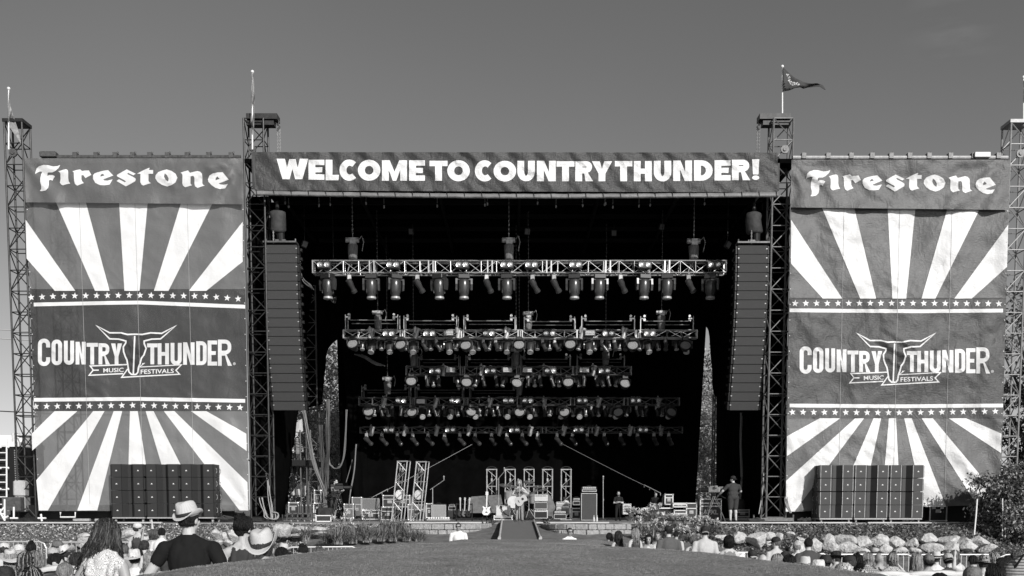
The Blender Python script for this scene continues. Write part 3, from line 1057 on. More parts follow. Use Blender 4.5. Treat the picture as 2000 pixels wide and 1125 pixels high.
def folds(seed, k=1.0, corners=()):
    def f(x, y):
        a = 0.022 * math.sin(x / 9.5 + 1.5 * smooth_noise(x, y, 0.006, seed)) * (0.25 + 0.75 * abs(smooth_noise(x, y, 0.008, seed + 1)))
        a += 0.10 * smooth_noise(x, y, 0.012, seed + 2) + 0.05 * smooth_noise(x + y * .5, y, 0.03, seed + 3) + 0.018 * smooth_noise(x + .7 * y, y - .3 * x, 0.075, seed + 4)
        for an, fr, am in ((.55, .045, .04), (-.7, .04, .04), (1.45, .03, .05)):
            p, q = x * math.cos(an) + y * math.sin(an), y * math.cos(an) - x * math.sin(an)
            a += am * (1 - abs(smooth_noise(q, p * .22, fr, seed + 9 + an))) ** 7 * max(0, smooth_noise(x, y, .011, seed + 30 + an) + .15) * 2
        for cx, cy, amp, rad in corners:
            d = math.hypot(x - cx, y - cy)
            t = math.atan2(y - cy, x - cx)
            a += amp * math.sin(t * 10 + seed + 1.5 * smooth_noise(x, y, .02, seed)) * math.exp(-d / rad) * min(1, d / 75) ** 1.3
        if y < 420 and k < 0:
            a *= 0.25 + 0.75 * sstep(405, 450, y)
        return max(a * abs(k), -0.06) if y < 420 and k > 0 else a * abs(k)
    return f


ink_white = vinyl("white_ink", 0.66, 0.03, 0.15)
white2 = vinyl("worn_white_ink", 0.60, 0.08, 0.15)
dark2 = vinyl("black_ink", 0.035, 0.01)
red_l = vinyl("mid_grey_vinyl", 0.115, 0.010, 0.22)
navy_l = thin(vinyl("dark_grey_vinyl", 0.034, 0.006, 0.22), .45)
thin(red_l, .10)
red_r = vinyl("creased_mid_grey_vinyl", 0.125, 0.015, 0.5)
navy_r = vinyl("creased_dark_grey_vinyl", 0.07, 0.01, 0.5)
ink_white_r = vinyl("creased_white_ink", 0.66, 0.04, 0.3)
YBN = 39.0

# left banner
CL = Cloth([(47, 309), (475, 309), (487, 998), (75, 998)], YBN, folds(1, -0.75, [(475, 309, .10, 160), (487, 998, .12, 140), (75, 998, .1, 120), (60, 640, .04, 120)]))
bl = thing("banner", "tall striped banner left of the stage with longhorn emblem", "banner", W(270, 998, YBN), "tall striped banners")
CL.sheet("cloth", red_l, bl)
CLT = Cloth([(47, 309), (475, 309), (475, 399), (50, 395)], YBN - 0.22, folds(4, 0.9, [(475, 309, .16, 130), (47, 309, .12, 110)]))
blt = thing("banner", "blank edged sponsor strip with blackletter word on top of the left striped banner", "banner", W(260, 395, YBN), "sponsor strips above the striped banners")
CLT.sheet("cloth", red_l, blt)
banner_print(CL, None, [([(x + 60, y + 310) for x, y in o], [[(x + 60, y + 310) for x, y in h] for h in hs]) for o, hs in FIRE], ink_white, navy_l, red_l,
             (74 - 110 / 9.375 * 1.019, 625, 1.019 / 9.375, 1),
             [[(50, 429), (147, 568), (107, 568), (52, 505)], [(105, 385), (165, 385), (214, 568), (185.6, 568)], [(232, 385), (289.5, 385), (272.5, 568), (243, 568)], [(357, 385), (421, 385), (329, 568), (300.6, 568)], [(474, 433), (474, 511), (403, 568), (369, 568)]],
             [[(106.6, 803), (151, 803), (63, 880), (62, 847)], [(182, 803), (204, 803), (93.6, 997), (76, 997), (71, 938)], [(222, 803), (238.7, 803), (190, 997), (151, 997)], [(253.8, 803), (269, 803), (299, 997), (248.6, 997)], [(284.5, 803), (300, 803), (398, 997), (342, 997)], [(320, 803), (340.6, 803), (483, 942), (485, 997), (468, 997)], [(373, 803), (403, 803), (481, 847), (482, 881)]],
             (61, 465, [(60, 581), (120, 578), (265, 576.5), (400, 578.5), (470, 584)]), (70, 469, [(70, 794), (265, 791.5), (470, 796)]),
             [(55, 595), (265, 590.5), (475, 599)], [(60, 781), (265, 779), (480, 783)], bl, blt, CLT, None)
# right banner
CR = Cloth([(1546, 312), (1973, 312), (1954, 985), (1534, 1000)], YBN, folds(11, -1.25, [(1973, 312, .12, 190), (1546, 312, .12, 150), (1534, 1000, .12, 120), (1955, 985, .10, 220), (1545, 600, .04, 120)]))
br = thing("banner", "tall striped banner right of the stage with longhorn emblem and deep creases", "banner", W(1750, 1000, YBN), "tall striped banners")
CR.sheet("cloth", red_r, br)
CRT = Cloth([(1546, 312), (1973, 312), (1970, 410), (1544, 405)], YBN - 0.22, folds(14, 1.3, [(1973, 312, .14, 130), (1546, 312, .14, 120), (1760, 410, .06, 140)]))
brt = thing("banner", "creased sponsor strip with blackletter word on top of the right striped banner", "banner", W(1760, 405, YBN), "sponsor strips above the striped banners")
CRT.sheet("cloth", red_r, brt)
_sx = (1945 - 1574) / (446.8 - 68.8)
fr = [([(1574 + (x + 60 - 68.8) * _sx, y + 320) for x, y in o], [[(1574 + (x + 60 - 68.8) * _sx, y + 320) for x, y in h] for h in hs]) for o, hs in FIRE]
banner_print(CR, None, fr, ink_white_r, navy_r, red_r, (1550, 640, 1 / 9.375, 1),
             [[(1545, 429), (1645, 583), (1607, 583), (1545, 515)], [(1601, 395), (1666, 395), (1711, 583), (1680, 583)], [(1733, 395), (1789, 395), (1770, 583), (1743, 583)], [(1854, 395), (1920, 395), (1827, 583), (1800, 583)], [(1969, 439), (1967, 521), (1898, 583), (1864, 583)]],
             [[(1601, 817), (1641, 817), (1537, 891), (1537, 852)], [(1670, 817), (1687.5, 817), (1552, 999), (1535, 999), (1535.5, 939)], [(1706, 817), (1721, 817), (1682, 996), (1630, 996)], [(1736, 817), (1750, 817), (1759, 992), (1721, 992)], [(1766, 817), (1780.6, 817), (1848, 990), (1804, 990)], [(1800, 817), (1822, 817), (1950, 970), (1952, 980), (1909, 988)], [(1853, 817), (1887, 817), (1956, 847), (1955, 885)]],
             (1553, 1951, [(1550, 592.5), (1750, 592), (1951, 593)]), (1547.6, 1944, [(1547, 805), (1750, 806), (1944, 803.5)]),
             [(1545, 606), (1650, 607), (1800, 608), (1960, 606.5)], [(1540, 792), (1750, 793.5), (1955, 792)], br, brt, CRT, None)
# top rails the banners hang from
for (xa, xb, yy, m, lab) in ((85, 470, 307, M_steel, "dark truss rail holding up the left striped banner"), (1548, 1968, 308, M_steell, "pale truss rail holding up the right striped banner")):
    t = thing("banner_rail", lab, "rail", W(xa, yy, 39.3))
    b = MB()
    b.cyl(W(xa, yy, 39.3), W(xb, yy, 39.3), 0.075, n=10)
    b.cyl(W(xa, yy + 14, 39.6), W(xb, yy + 14, 39.6), 0.05, n=8)
    b.build("rail_tube", m, t)
    b = MB()
    for k in range(10):
        p = W(xa + (xb - xa) * (k + .5 + .2 * math.sin(k * 7)) / 10, yy, 39.3)
        b.box(p + V((0, 0, 0.05)), (0.16, 0.22, 0.2))
        b.cyl(p + V((0.05, 0, 0.1)), p + V((0.09, 0, 0.2)), 0.03)
    b.build("coupler", M_steel, t)
    b = MB()
    p = W(xa + 12 if xa < 500 else 1915, yy - 2, 39.3)
    b.cbox(p + V((0, -.05, .02)), (0.6, 0.3, 0.2))
    b.build("tie_box", m, t)

# welcome banner across the roof front
CW = Cloth([(499, 297), (1519, 298), (1519, 376), (499, 372)], 38.9, lambda x, y: 0.05 * math.sin((x - (y - 297) * .9) / 8.0 + 2.2 * smooth_noise(x, y, .02, 21)) * (0.35 + .65 * sstep(340, 297, y) + .5 * sstep(355, 376, y)) * (0.5 + abs(smooth_noise(x, y, .02, 22))) + 0.05 * smooth_noise(x - y, y, 0.05, 23) + 0.02 * smooth_noise(x, y, .16, 24), step=6)
bw = thing("banner", "long dark welcome banner with white capitals across the roof front", "banner", W(1008, 376, 38.9))
CW.sheet("cloth", vinyl("charcoal_vinyl", 0.045, 0.008, 0.5), bw)
HEAD = [('W', 540.2, 310, 602, 350), ('E', 602.6, 312, 633.5, 351), ('L', 636, 312, 662, 352), ('C', 663, 311.5, 698.6, 353), ('O', 699, 312, 743, 353), ('M', 746, 313, 795, 353), ('E', 799, 313, 830, 353), ('T', 839, 314, 874, 353), ('O', 873.5, 313, 917.5, 354), ('C', 927.5, 313, 963, 354.5), ('O', 964, 314, 1008, 354.5), ('U', 1010.5, 314, 1044.5, 354), ('N', 1048.7, 314, 1085.5, 354), ('T', 1087, 315, 1122, 354), ('R', 1123.7, 315, 1158.5, 354), ('Y', 1156, 315, 1195.5, 354), ('T', 1201, 314.5, 1235, 354), ('H', 1238, 314.5, 1273, 354), ('U', 1277, 314, 1311, 354.5), ('N', 1315, 313.5, 1351.5, 353.5), ('D', 1355.5, 313, 1392, 353), ('E', 1395.5, 313, 1427, 352.5), ('R', 1429.5, 312, 1465.5, 352), ('!', 1469, 311, 1483, 351)]
le = []
for ch, a, c, d, e in HEAD:
    le += block(ch, a, c, d, e, 13.3 if ch not in 'CO' else 13.6, 10.5 if ch not in 'CO' else 12, True)
CW.mesh(le, "lettering", vinyl("bright_white_ink", 0.68, 0.02, 0.4), 0.012, bw)
b = MB()                                          # rolled lower edge, laced every metre
Yv = 38.86
n = 140
pr = []
for k in range(n + 1):
    px = 497 + (1520 - 497) * k / n
    y0 = 372.5 + 3 * (k / n) + 4.5 * math.sin(PI * k / n)
    pr.append([W(px, y0 + dy + 0.7 * smooth_noise(px, dy, .08, 31), Yv - dd + 0.03 * smooth_noise(px, dy * 3, .12, 32)) for dy, dd in ((0, .03), (2, .09), (5, .12), (8, .09), (9.5, 0.03), (9.5, -.1))])
vs = [p for r in pr for p in r]
b.add(vs, [(k * 6 + i, (k + 1) * 6 + i, (k + 1) * 6 + i + 1, k * 6 + i + 1) for k in range(n) for i in range(5)])
b.build("rolled_hem", vinyl("grey_hem_vinyl", 0.17, 0.05, 0.9), bw, smooth=True)
b = MB()
for k in range(31):
    px = 500 + 1016 * k / 30
    y0 = 372.5 + 3 * (k / 30) + 4.5 * math.sin(PI * k / 30)
    b.tube([W(px, y0 - 2, Yv - .04), W(px + 1.2, y0 + 3, Yv - .15), W(px + 2, y0 + 9, Yv - .1)], 0.014, n=4)
b.build("lacing", M_black, bw)
CS = MB()
CS.add([W(491, 297, 39.1), W(499, 297, 38.9), W(499, 372, 38.9), W(493, 368, 39.1)], [(0, 1, 2, 3)])
CS.build("side_flap", vinyl("grey_hem_vinyl", 0.15), bw)
# ------------------------------------------------------------------ hanging line arrays
def line_array(xl, xr, ys, Y, label, v, side, drift):
    m = mat("speaker_grille_" + ("dark" if v < .04 else "grey"), v, 0.7, var=v * .12, vscale=60, bump=0.3, bscale=400, spec=0.2)
    mb = M_black
    t = thing("line_array", label, "speaker array", W((xl + xr) / 2, ys[0], Y), "hanging speaker arrays")
    n = 18
    for k in range(n):
        f0, f1 = k / n, (k + 1) / n
        y0, y1 = ys[0] + (ys[1] - ys[0]) * f0, ys[0] + (ys[1] - ys[0]) * f1
        dx = drift * ((f0 + f1) / 2) ** 1.7
        a = W(xl + dx, y0, Y - 0.0)
        c = W(xr + dx, y1, Y)
        w, h = c.x - a.x, a.z - c.z
        tilt = -0.02 + 0.2 * f0 ** 2
        M3 = rot(tilt, 0, 0)
        ctr = (a + c) / 2 + V((0, 0.3 + 0.5 * f0 ** 2, 0))
        b = MB()
        b.cbox(ctr + M3 @ V((0, 0.06, 0)), (w, 0.62, h * 0.985), M3, ch=0.02)
        for s in (-1, 1):                                   # rigging irons on the flanks
            b.box(ctr + M3 @ V((s * (w / 2 + 0.03), -0.18, 0)), (0.05, 0.10, h * 0.9), M3)
            b.box(ctr + M3 @ V((s * (w / 2 + 0.05), 0.2, h * .25)), (0.07, 0.16, h * 0.3), M3)
        cab = b.build("cabinet", mb, t)
        g = MB()
        g.cbox(ctr + M3 @ V((0, -0.265, 0)), (w * 0.965, 0.03, h * 0.965), M3, ch=0.008)
        g.build("grille", m, cab)
        s_ = MB()
        for s in (-1, 1):
            s_.box(ctr + M3 @ V((s * w * .462, -0.285, h * .1)), (0.05, 0.012, 0.035), M3)
        s_.build("latch", M_steell, cab)
    top = W((xl + xr) / 2, ys[0] - 3, Y + .3)
    b = MB()
    b.box(top, (1.25, 0.5, 0.06))
    b.box(top + V((0, 0, .06)), (0.4, 0.2, 0.12))
    b.cyl(top + V((-.55, 0, 0.02)), top + V((-.55, 0, .16)), .03)
    b.cyl(top + V((.55, 0, 0.02)), top + V((.55, 0, .16)), .03)
    b.build("rigging_frame", M_steel, t)
    return t


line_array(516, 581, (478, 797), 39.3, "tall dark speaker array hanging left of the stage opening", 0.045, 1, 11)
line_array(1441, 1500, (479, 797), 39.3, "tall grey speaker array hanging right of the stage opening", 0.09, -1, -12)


def bagged_hoist(px, ptop, pbot, Y, label, w=30, v=0.04):
    t = thing("chain_hoist", label, "chain hoist", W(px, pbot, Y), "chain hoists over the stage")
    s = mpp(Y, ptop)
    c = W(px, (ptop * .55 + pbot * .45), Y)
    b = MB()
    hh = (pbot - ptop) * s
    fold = lambda p: p + V((0.11 * smooth_noise(p.x * 4, p.z * 3, 1, px), 0.11 * smooth_noise(p.z * 4, p.x * 4, 1, px + 1), 0))
    wv = w * s / 2
    b.lathe([(wv * .55, hh * .30), (wv * .95, hh * .26), (wv, hh * .1), (wv * 1.02, -hh * .2), (wv * 0.9, -hh * .26)], Matrix.Translation(c), 9, sy=.8, fn=fold)
    b.build("rain_cover", mat("rain_cover_cloth_%d" % int(v * 100), v, 0.8, var=v * .4, vscale=5, bump=.5, bscale=8), t, smooth=True)
    b = MB()
    b.cyl(c + V((0, 0, hh * .25)), c + V((0, 0, hh * .55)), .09, .06, 10)
    b.cyl(c + V((.1, 0, -hh * .2)), c + V((.12, 0.02, -hh * .52)), .16, .13, 12)
    b.build("chain_bag", M_black, t)
    b = MB()
    for k in range(8):
        z = c.z - hh * .24 - k * .06
        b.tube([(c.x - .12 + .02 * math.cos(q) * (k % 2), c.y - .2 + .02 * math.cos(q) * (1 - k % 2), z + .04 * math.sin(q)) for q in np.linspace(0, 2 * PI, 7)], .012, n=4)
    b.build("chain", M_steell, t)


bagged_hoist(542, 402, 476, 39.6, "covered hoist above the left hanging speaker array", 33)
bagged_hoist(1472, 404, 477, 39.6, "covered hoist above the right hanging speaker array", 32)

# ------------------------------------------------------------------ subwoofer stacks
def sub_proto(w, h, d, m, label, edge):
    t = thing("subwoofer", label, "subwoofer", (0, 0, 0))
    fr = [(-w / 2, 0), (-w * .17, 0), (-w * .055, .24), (w * .04, .24), (w * .17, 0), (w / 2, 0), (w / 2, d), (-w / 2, d)]
    b = MB()
    M = frame((0, 0, 0.004), V((1, 0, 0)), V((0, 1, 0)), V((0, 0, 1)))
    b.prism(fr, M, h - 0.012)
    for s in (-1, 1):                                   # rigging rails and hardware on the flanks
        for yy in (0.07, d * .5, d - .1):
            b.box((s * (w / 2 + .015), yy, h / 2), (0.035, .08, h * .86))
    b.build("body", m, t, local=True)
    e = MB()
    for x in (-w / 2 + .012, -w * .17 - .012, w * .17 + .012, w / 2 - .012):
        e.box((x, -.006, h / 2), (0.02, .014, h * .96))
    e.build("edge_trim", edge, t, local=True)
    bd = MB()
    for s in (-1, 1):
        x = s * w * .335
        M2 = frame((x, -.004, h * .5), V((1, 0, 0)), V((0, 0, 1)), V((0, -1, 0)))
        bd.prism([(-.036, -.02), (.036, -.02), (.033, -.006), (.012, -.003), (.015, .02), (-.015, .02), (-.013, 0), (-.033, -.006)], M2, .008)
    bd.build("badge", M_white, t, local=True)
    hd = MB()
    for s in (-1, 1):
        for yy in (.25, .75):
            hd.tube([(s * (w / 2 + .02), yy, h * .3), (s * (w / 2 + .05), yy, h * .4), (s * (w / 2 + .05), yy, h * .6), (s * (w / 2 + .02), yy, h * .7)], .012, n=5)
    hd.build("handle", M_steell, t, local=True)
    return t


def sub_wall(cols, ys, Y, m, edge, side, wd):
    w = np.mean([W(c[1], ys[2], Y).x - W(c[0], ys[2], Y).x for c in cols]) * .985
    zs = [W(1000, y, Y).z for y in ys]
    pr = None
    names = [["leftmost column", "middle column", "right column"][i] for i in range(3)]
    rows = ["top", "second from top", "third from top", "bottom"]
    for i, c in enumerate(cols):
        X = (W(c[0], 960, Y).x + W(c[1], 960, Y).x) / 2
        for k in range(4):
            lab = "%s cabinet, %s box in the %s of the %s stack" % (wd, rows[k], names[i], side)
            h = zs[k] - zs[k + 1]
            if pr is None:
                pr = sub_proto(w, h, 1.0, m, lab, edge)
                pr["group"] = "subwoofer cabinets in the %s stack" % side
                pr.location = (X, Y, zs[k + 1])
            else:
                dup(pr, (X + random.uniform(-.006, .006), Y + random.uniform(-.012, .012), zs[k + 1]), label=lab)
        d = thing("dolly", "wheeled dolly under the %s of the %s speaker stack" % (names[i], side), "dolly", (X, Y, 0.01), "dollies under the speaker stacks")
        b = MB()
        b.box((X, Y + .5, zs[4] - .035), (w * .99, 1.02, .05))
        b.build("platform", edge if side == "right" else M_steell, d)
        for sx in (-.42, .42):
            for sy in (.12, .9):
                p = V((X + sx * w, Y + sy, .055))
                b = MB()
                b.cyl(p + V((-.025, 0, 0)), p + V((.025, 0, 0)), .055, n=14)
                wh = b.build("wheel", mat("grey_caster", .3, .5, var=.08), d)
                b = MB()
                b.box(p + V((0, .0, .06)), (.075, .06, .07))
                b.build("fork", M_steell, wh)


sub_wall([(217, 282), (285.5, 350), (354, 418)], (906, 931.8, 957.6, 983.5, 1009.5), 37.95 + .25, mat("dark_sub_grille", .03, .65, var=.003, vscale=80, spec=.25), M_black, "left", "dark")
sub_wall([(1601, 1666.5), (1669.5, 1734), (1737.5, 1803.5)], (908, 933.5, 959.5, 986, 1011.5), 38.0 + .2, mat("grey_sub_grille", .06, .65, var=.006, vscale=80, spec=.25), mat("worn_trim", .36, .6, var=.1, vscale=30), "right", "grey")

# ------------------------------------------------------------------ lighting trusses
M_aludark = mat("dimmed_truss_tube", .10, .4, metal=.6, var=.04, vscale=8)  # darker aluminium for the rear rows, their weaker light put into the colour
TY = {1: 42.0, 2: 44.5, 3: 46.5, 4: 48.5, 5: 50.2}
ROWTXT = {1: "front truss", 2: "second truss", 3: "third truss", 4: "fourth truss", 5: "rear truss"}


def light_truss(row, xa, xb, ya, yb, label, m, frames=(), ends=()):
    Y = TY[row]
    p0, p1 = W(xa, (ya + yb) / 2, Y), W(xb, (ya + yb) / 2, Y)
    z = (p0.z + p1.z) / 2
    p0.z = p1.z = z
    h = (yb - ya) * mpp(Y, ya)
    t = thing("lighting_truss", label, "lighting truss", ((p0.x + p1.x) / 2, Y, z), "lighting trusses over the stage")
    for sy in (-1, 1):
        for sz in (-1, 1):
            b = MB()
            b.cyl((p0.x, Y + sy * h / 2, z + sz * h / 2), (p1.x, Y + sy * h / 2, z + sz * h / 2), .027 if row < 3 else .022, n=8)
            b.build("chord", m, t)
    b = MB()
    lattice(b, p0, p1, V((0, 1, 0)), V((0, 0, 1)), h, h, .62, .02, .013, chords=False)
    b.build("lacing", m, t)
    b = MB()
    n = max(2, round((p1.x - p0.x) / 2.35))
    for k in range(n + 1):
        x = p0.x + (p1.x - p0.x) * k / n
        for dx in ((-.09, .09) if 0 < k < n else (0,)):
            for sy in (-1, 1):
                b.box((x + dx, Y + sy * h / 2, z), (.05, .05, h * 1.05))
            for sz in (-1, 1):
                b.box((x + dx, Y, z + sz * h / 2), (.05, h * .95, .045))
    b.build("end_frame", m, t)
    c = MB()                                             # cable looms lying on the truss
    for s in range(5):
        pts = []
        yy = Y - h / 2 + h * random.random()
        for k in range(60):
            x = p0.x + (p1.x - p0.x) * k / 59
            pts.append((x, yy + .12 * smooth_noise(x, s * 9, 1.1), z + h * (.52 if s < 3 else -.3) + .09 * abs(smooth_noise(x, s * 5, 2.6)) + .05 * smooth_noise(x, s, 6)))
        c.tube(pts, .016, n=4, mi=s % 2)
    c.build("cable_loom", [M_cablel, M_cable], t)
    for (fa, fb, yt) in frames:
        b = MB()
        A, B = W(fa, ya, Y - h / 2), W(fb, ya, Y - h / 2)
        zt = W(fa, yt, Y).z
        hh = zt - z
        for dy in (0, .35):
            off = V((.05 * (dy > 0), dy, 0))
            for q in (A, B):
                b.cyl((q.x + off.x, Y - h / 2 + dy, z + h * .4), (q.x + off.x, Y - h / 2 + dy, zt), .024, n=6)
            b.cyl((A.x + .2, Y - h / 2 + dy, zt - hh * .28 - dy * .25), (B.x - .1, Y - h / 2 + dy, zt - hh * .28 - dy * .25), .02, n=6)
        for q, s in ((A, 1), (B, -1)):
            for dz in (0, -.16):
                b.cyl((q.x + s * .16, Y - h / 2 - .05, zt + dz), (q.x + s * .16, Y - h / 2 + .1, zt + dz), .055, n=8)
            b.box((q.x + s * .1, Y - h / 2, zt - .1), (.22, .06, .05))
        b.build("wheel_frame", m, t)
    return z, h


light_truss(1, 613, 1416, 512, 535, "long bright lighting truss nearest the welcome banner", M_alu)
light_truss(2, 672, 1360, 646, 661, "lighting truss with six wheel frames, second from the top", M_alu, [(675, 777, 616), (789, 892, 618), (906, 1006, 618), (1024, 1122, 620), (1136, 1239, 619), (1251, 1354, 619)])
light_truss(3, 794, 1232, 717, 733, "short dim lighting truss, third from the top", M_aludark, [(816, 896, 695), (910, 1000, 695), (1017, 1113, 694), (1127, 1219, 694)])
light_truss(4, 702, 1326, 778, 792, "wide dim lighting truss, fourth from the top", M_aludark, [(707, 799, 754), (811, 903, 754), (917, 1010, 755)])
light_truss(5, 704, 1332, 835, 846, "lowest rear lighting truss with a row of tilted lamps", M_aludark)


def lamp(name, cat):
    return thing(name, "", cat, (0, 0, 0))


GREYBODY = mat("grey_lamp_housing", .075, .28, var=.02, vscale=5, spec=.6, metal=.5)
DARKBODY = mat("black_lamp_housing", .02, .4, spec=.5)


def proto_head(s=1.0, lens_up=0.0, m=GREYBODY):
    """big moving head hanging lens down: base box, two-armed yoke, tapered barrel, lens ring"""
    t = lamp("moving_head", "stage lamp")
    b = MB(); b.cbox((0, 0, -.09 * s), (.42 * s, .36 * s, .16 * s), ch=.02); b.cyl((-.1 * s, 0, 0), (-.1 * s, 0, .1 * s), .03 * s); b.cyl((.1 * s, 0, 0), (.1 * s, 0, .1 * s), .03 * s)
    b.build("base", DARKBODY, t, local=True)
    y = MB()
    for sx in (-1, 1):
        M = frame((sx * .27 * s - .035 * s, 0, -.16 * s), V((0, 1, 0)), V((0, 0, 1)), V((1, 0, 0)))
        y.prism([(-.1 * s, 0), (.1 * s, 0), (.12 * s, -.2 * s), (.08 * s, -.4 * s), (-.08 * s, -.4 * s), (-.12 * s, -.2 * s)], M, .07 * s)
    y.box((0, 0, -.185 * s), (.5 * s, .2 * s, .05 * s))
    y.build("yoke", m, t, local=True)
    Mb = Matrix.Translation((0, 0, -.36 * s)) @ Matrix.Rotation(lens_up, 4, 'X')
    h = MB()
    h.lathe([(.06 * s, .19 * s), (.17 * s, .17 * s), (.215 * s, .08 * s), (.21 * s, -.1 * s), (.18 * s, -.28 * s), (.14 * s, -.42 * s), (.125 * s, -.43 * s)], Mb, 18)
    for k in range(4):
        a = k * PI / 2 + .6
        h.box(Mb @ V((.19 * s * math.cos(a), .19 * s * math.sin(a), -.1 * s)), (.03 * s, .03 * s, .4 * s), Mb.to_3x3() @ rot(0, 0, a))
    hd = h.build("head", m, t, smooth='auto', local=True)
    r = MB()
    r.lathe([(.13 * s, -.42 * s), (.165 * s, -.43 * s), (.17 * s, -.5 * s), (.15 * s, -.51 * s), (.15 * s, -.49 * s)], Mb, 20)
    r.build("lens_ring", M_steell, hd, local=True)
    l = MB()
    l.lathe([(.001, -.48 * s), (.15 * s, -.488 * s), (.15 * s, -.495 * s), (.08 * s, -.505 * s)], Mb, 20)
    l.build("lens", M_lens, hd, local=True)
    return t


def proto_spot(s=1.0, yaw=.8, pitch=.7, m=GREYBODY):
    """small spot on a bracket, barrel tilted sideways"""
    t = lamp("spot_lamp", "stage lamp")
    b = MB(); b.cbox((0, 0, -.14 * s), (.16 * s, .14 * s, .3 * s), ch=.02); b.cyl((0, 0, 0), (0, 0, .08 * s), .035 * s)
    b.build("bracket", M_steell, t, local=True)
    Mb = Matrix.Translation((.05 * s, -.02 * s, -.36 * s)) @ Matrix.Rotation(yaw, 4, 'Z') @ Matrix.Rotation(-pitch, 4, 'Y')
    h = MB()
    h.lathe([(.05 * s, .22 * s), (.11 * s, .2 * s), (.125 * s, .05 * s), (.1 * s, -.1 * s), (.1 * s, -.22 * s), (.12 * s, -.24 * s), (.12 * s, -.34 * s), (.1 * s, -.34 * s)], Mb, 14)
    hd = h.build("barrel", m, t, smooth='auto', local=True)
    l = MB(); l.lathe([(.001, -.31 * s), (.1 * s, -.32 * s), (.1 * s, -.33 * s)], Mb, 14)
    l.build("lens", M_lens, hd, local=True)
    return t


def proto_wash(s=1.0, yaw=0.0, pitch=.55):
    """round wash lamp: shallow drum with a big flat face tipped down at the audience, ring and yoke"""
    t = lamp("wash_lamp", "stage lamp")
    b = MB(); b.cbox((0, 0.02, -.06 * s), (.26 * s, .2 * s, .14 * s), ch=.02)
    for sx in (-1, 1):
        b.tube([(sx * .1 * s, 0, -.1 * s), (sx * .25 * s, .02, -.16 * s), (sx * .27 * s, .02, -.33 * s)], .022 * s, n=6)
    b.build("yoke", DARKBODY, t, local=True)
    Mb = Matrix.Translation((0, 0, -.36 * s)) @ Matrix.Rotation(yaw, 4, 'Z') @ Matrix.Rotation(PI / 2 - pitch, 4, 'X')
    h = MB()
    h.lathe([(.06 * s, -.22 * s), (.15 * s, -.2 * s), (.2 * s, -.08 * s), (.235 * s, .02 * s), (.24 * s, .08 * s), (.215 * s, .085 * s), (.21 * s, .06 * s)], Mb, 24)
    hd = h.build("drum", DARKBODY, t, smooth='auto', local=True)
    l = MB()
    l.lathe([(.001, .075 * s), (.08 * s, .074 * s), (.085 * s, .068 * s), (.205 * s, .064 * s), (.205 * s, .05 * s)], Mb, 24)
    for k in range(19):
        rr, a = (.15 if k < 12 else .055) * s, k * PI / 6 if k < 12 else k * 2 * PI / 7
        l.lathe([(.028 * s, .066 * s), (.026 * s, .078 * s), (.001, .082 * s)], Mb @ Matrix.Translation((rr * math.cos(a), rr * math.sin(a), .0)), 8)
    l.build("face_glass", mat("wash_lamp_face", .24, .35, var=.07, vscale=25), hd, local=True)
    return t


def proto_blinder(s=1.0):
    t = lamp("blinder_lamp", "stage lamp")
    b = MB(); b.cbox((0, 0, 0), (.5 * s, .2 * s, .27 * s), ch=.03)
    for x in (-.15, -.05, .08, .17):
        b.box((x * s, -.02, .16 * s), (.05 * s, .05 * s, .05 * s))
    b.box((0, .0, .14 * s), (.52 * s, .05 * s, .03 * s))
    bd = b.build("housing", DARKBODY, t, local=True)
    for sx in (-1, 1):
        M = frame((sx * .125 * s, -.1 * s, 0), V((1, 0, 0)), V((0, 0, 1)), V((0, -1, 0)))
        l = MB(); l.lathe([(.09 * s, 0), (.092 * s, .025 * s), (.075 * s, .02 * s), (.05 * s, .006 * s), (.03 * s, .004 * s), (.028 * s, .03 * s), (.001, .034 * s)], M, 16)
        l.build("bulb_reflector", M_chrome, bd, local=True)
    return t


def proto_strobe(s=1.0):
    t = lamp("strobe_lamp", "stage lamp")
    b = MB(); b.cbox((0, 0.03, 0), (.46 * s, .2 * s, .26 * s), ch=.02)
    for sx in (-1, 1):
        b.box((sx * .25 * s, 0.02, .02), (.02 * s, .08 * s, .3 * s))
    b.build("housing", DARKBODY, t, local=True)
    r = MB()
    for z in (-.07, 0, .07):
        r.cyl((-.2 * s, -.09 * s, z * s), (.2 * s, -.09 * s, z * s), .026 * s, n=8)
    r.box((0, -.068 * s, 0), (.41 * s, .01, .21 * s))
    r.build("tube_window", mat("strobe_tubes", .6, .3, metal=.3, var=.1, vscale=20), t, local=True)
    return t


COUNT = {}


def hang(proto, row, xs_, dy, lab, grp, rz=0.0, first=[None], zoff=0.0):
    """copies of one lamp along a truss; every copy says where on its row it hangs"""
    Y = TY[row]
    n = len(xs_)
    for k, e in enumerate(xs_):
        px, py = e[0], e[1]
        p = W(px, py, Y + dy)
        label = "%s, %s from the left on the %s" % (lab, NTH[k], ROWTXT[row])
        r = rz(k) if callable(rz) else rz
        d = dup(proto, p, (0, 0, r), label, grp + " on the " + ROWTXT[row])
    return


def kill(t):
    for c in list(t.children):
        for g in list(c.children):
            bpy.data.objects.remove(g)
        bpy.data.objects.remove(c)
    bpy.data.objects.remove(t)


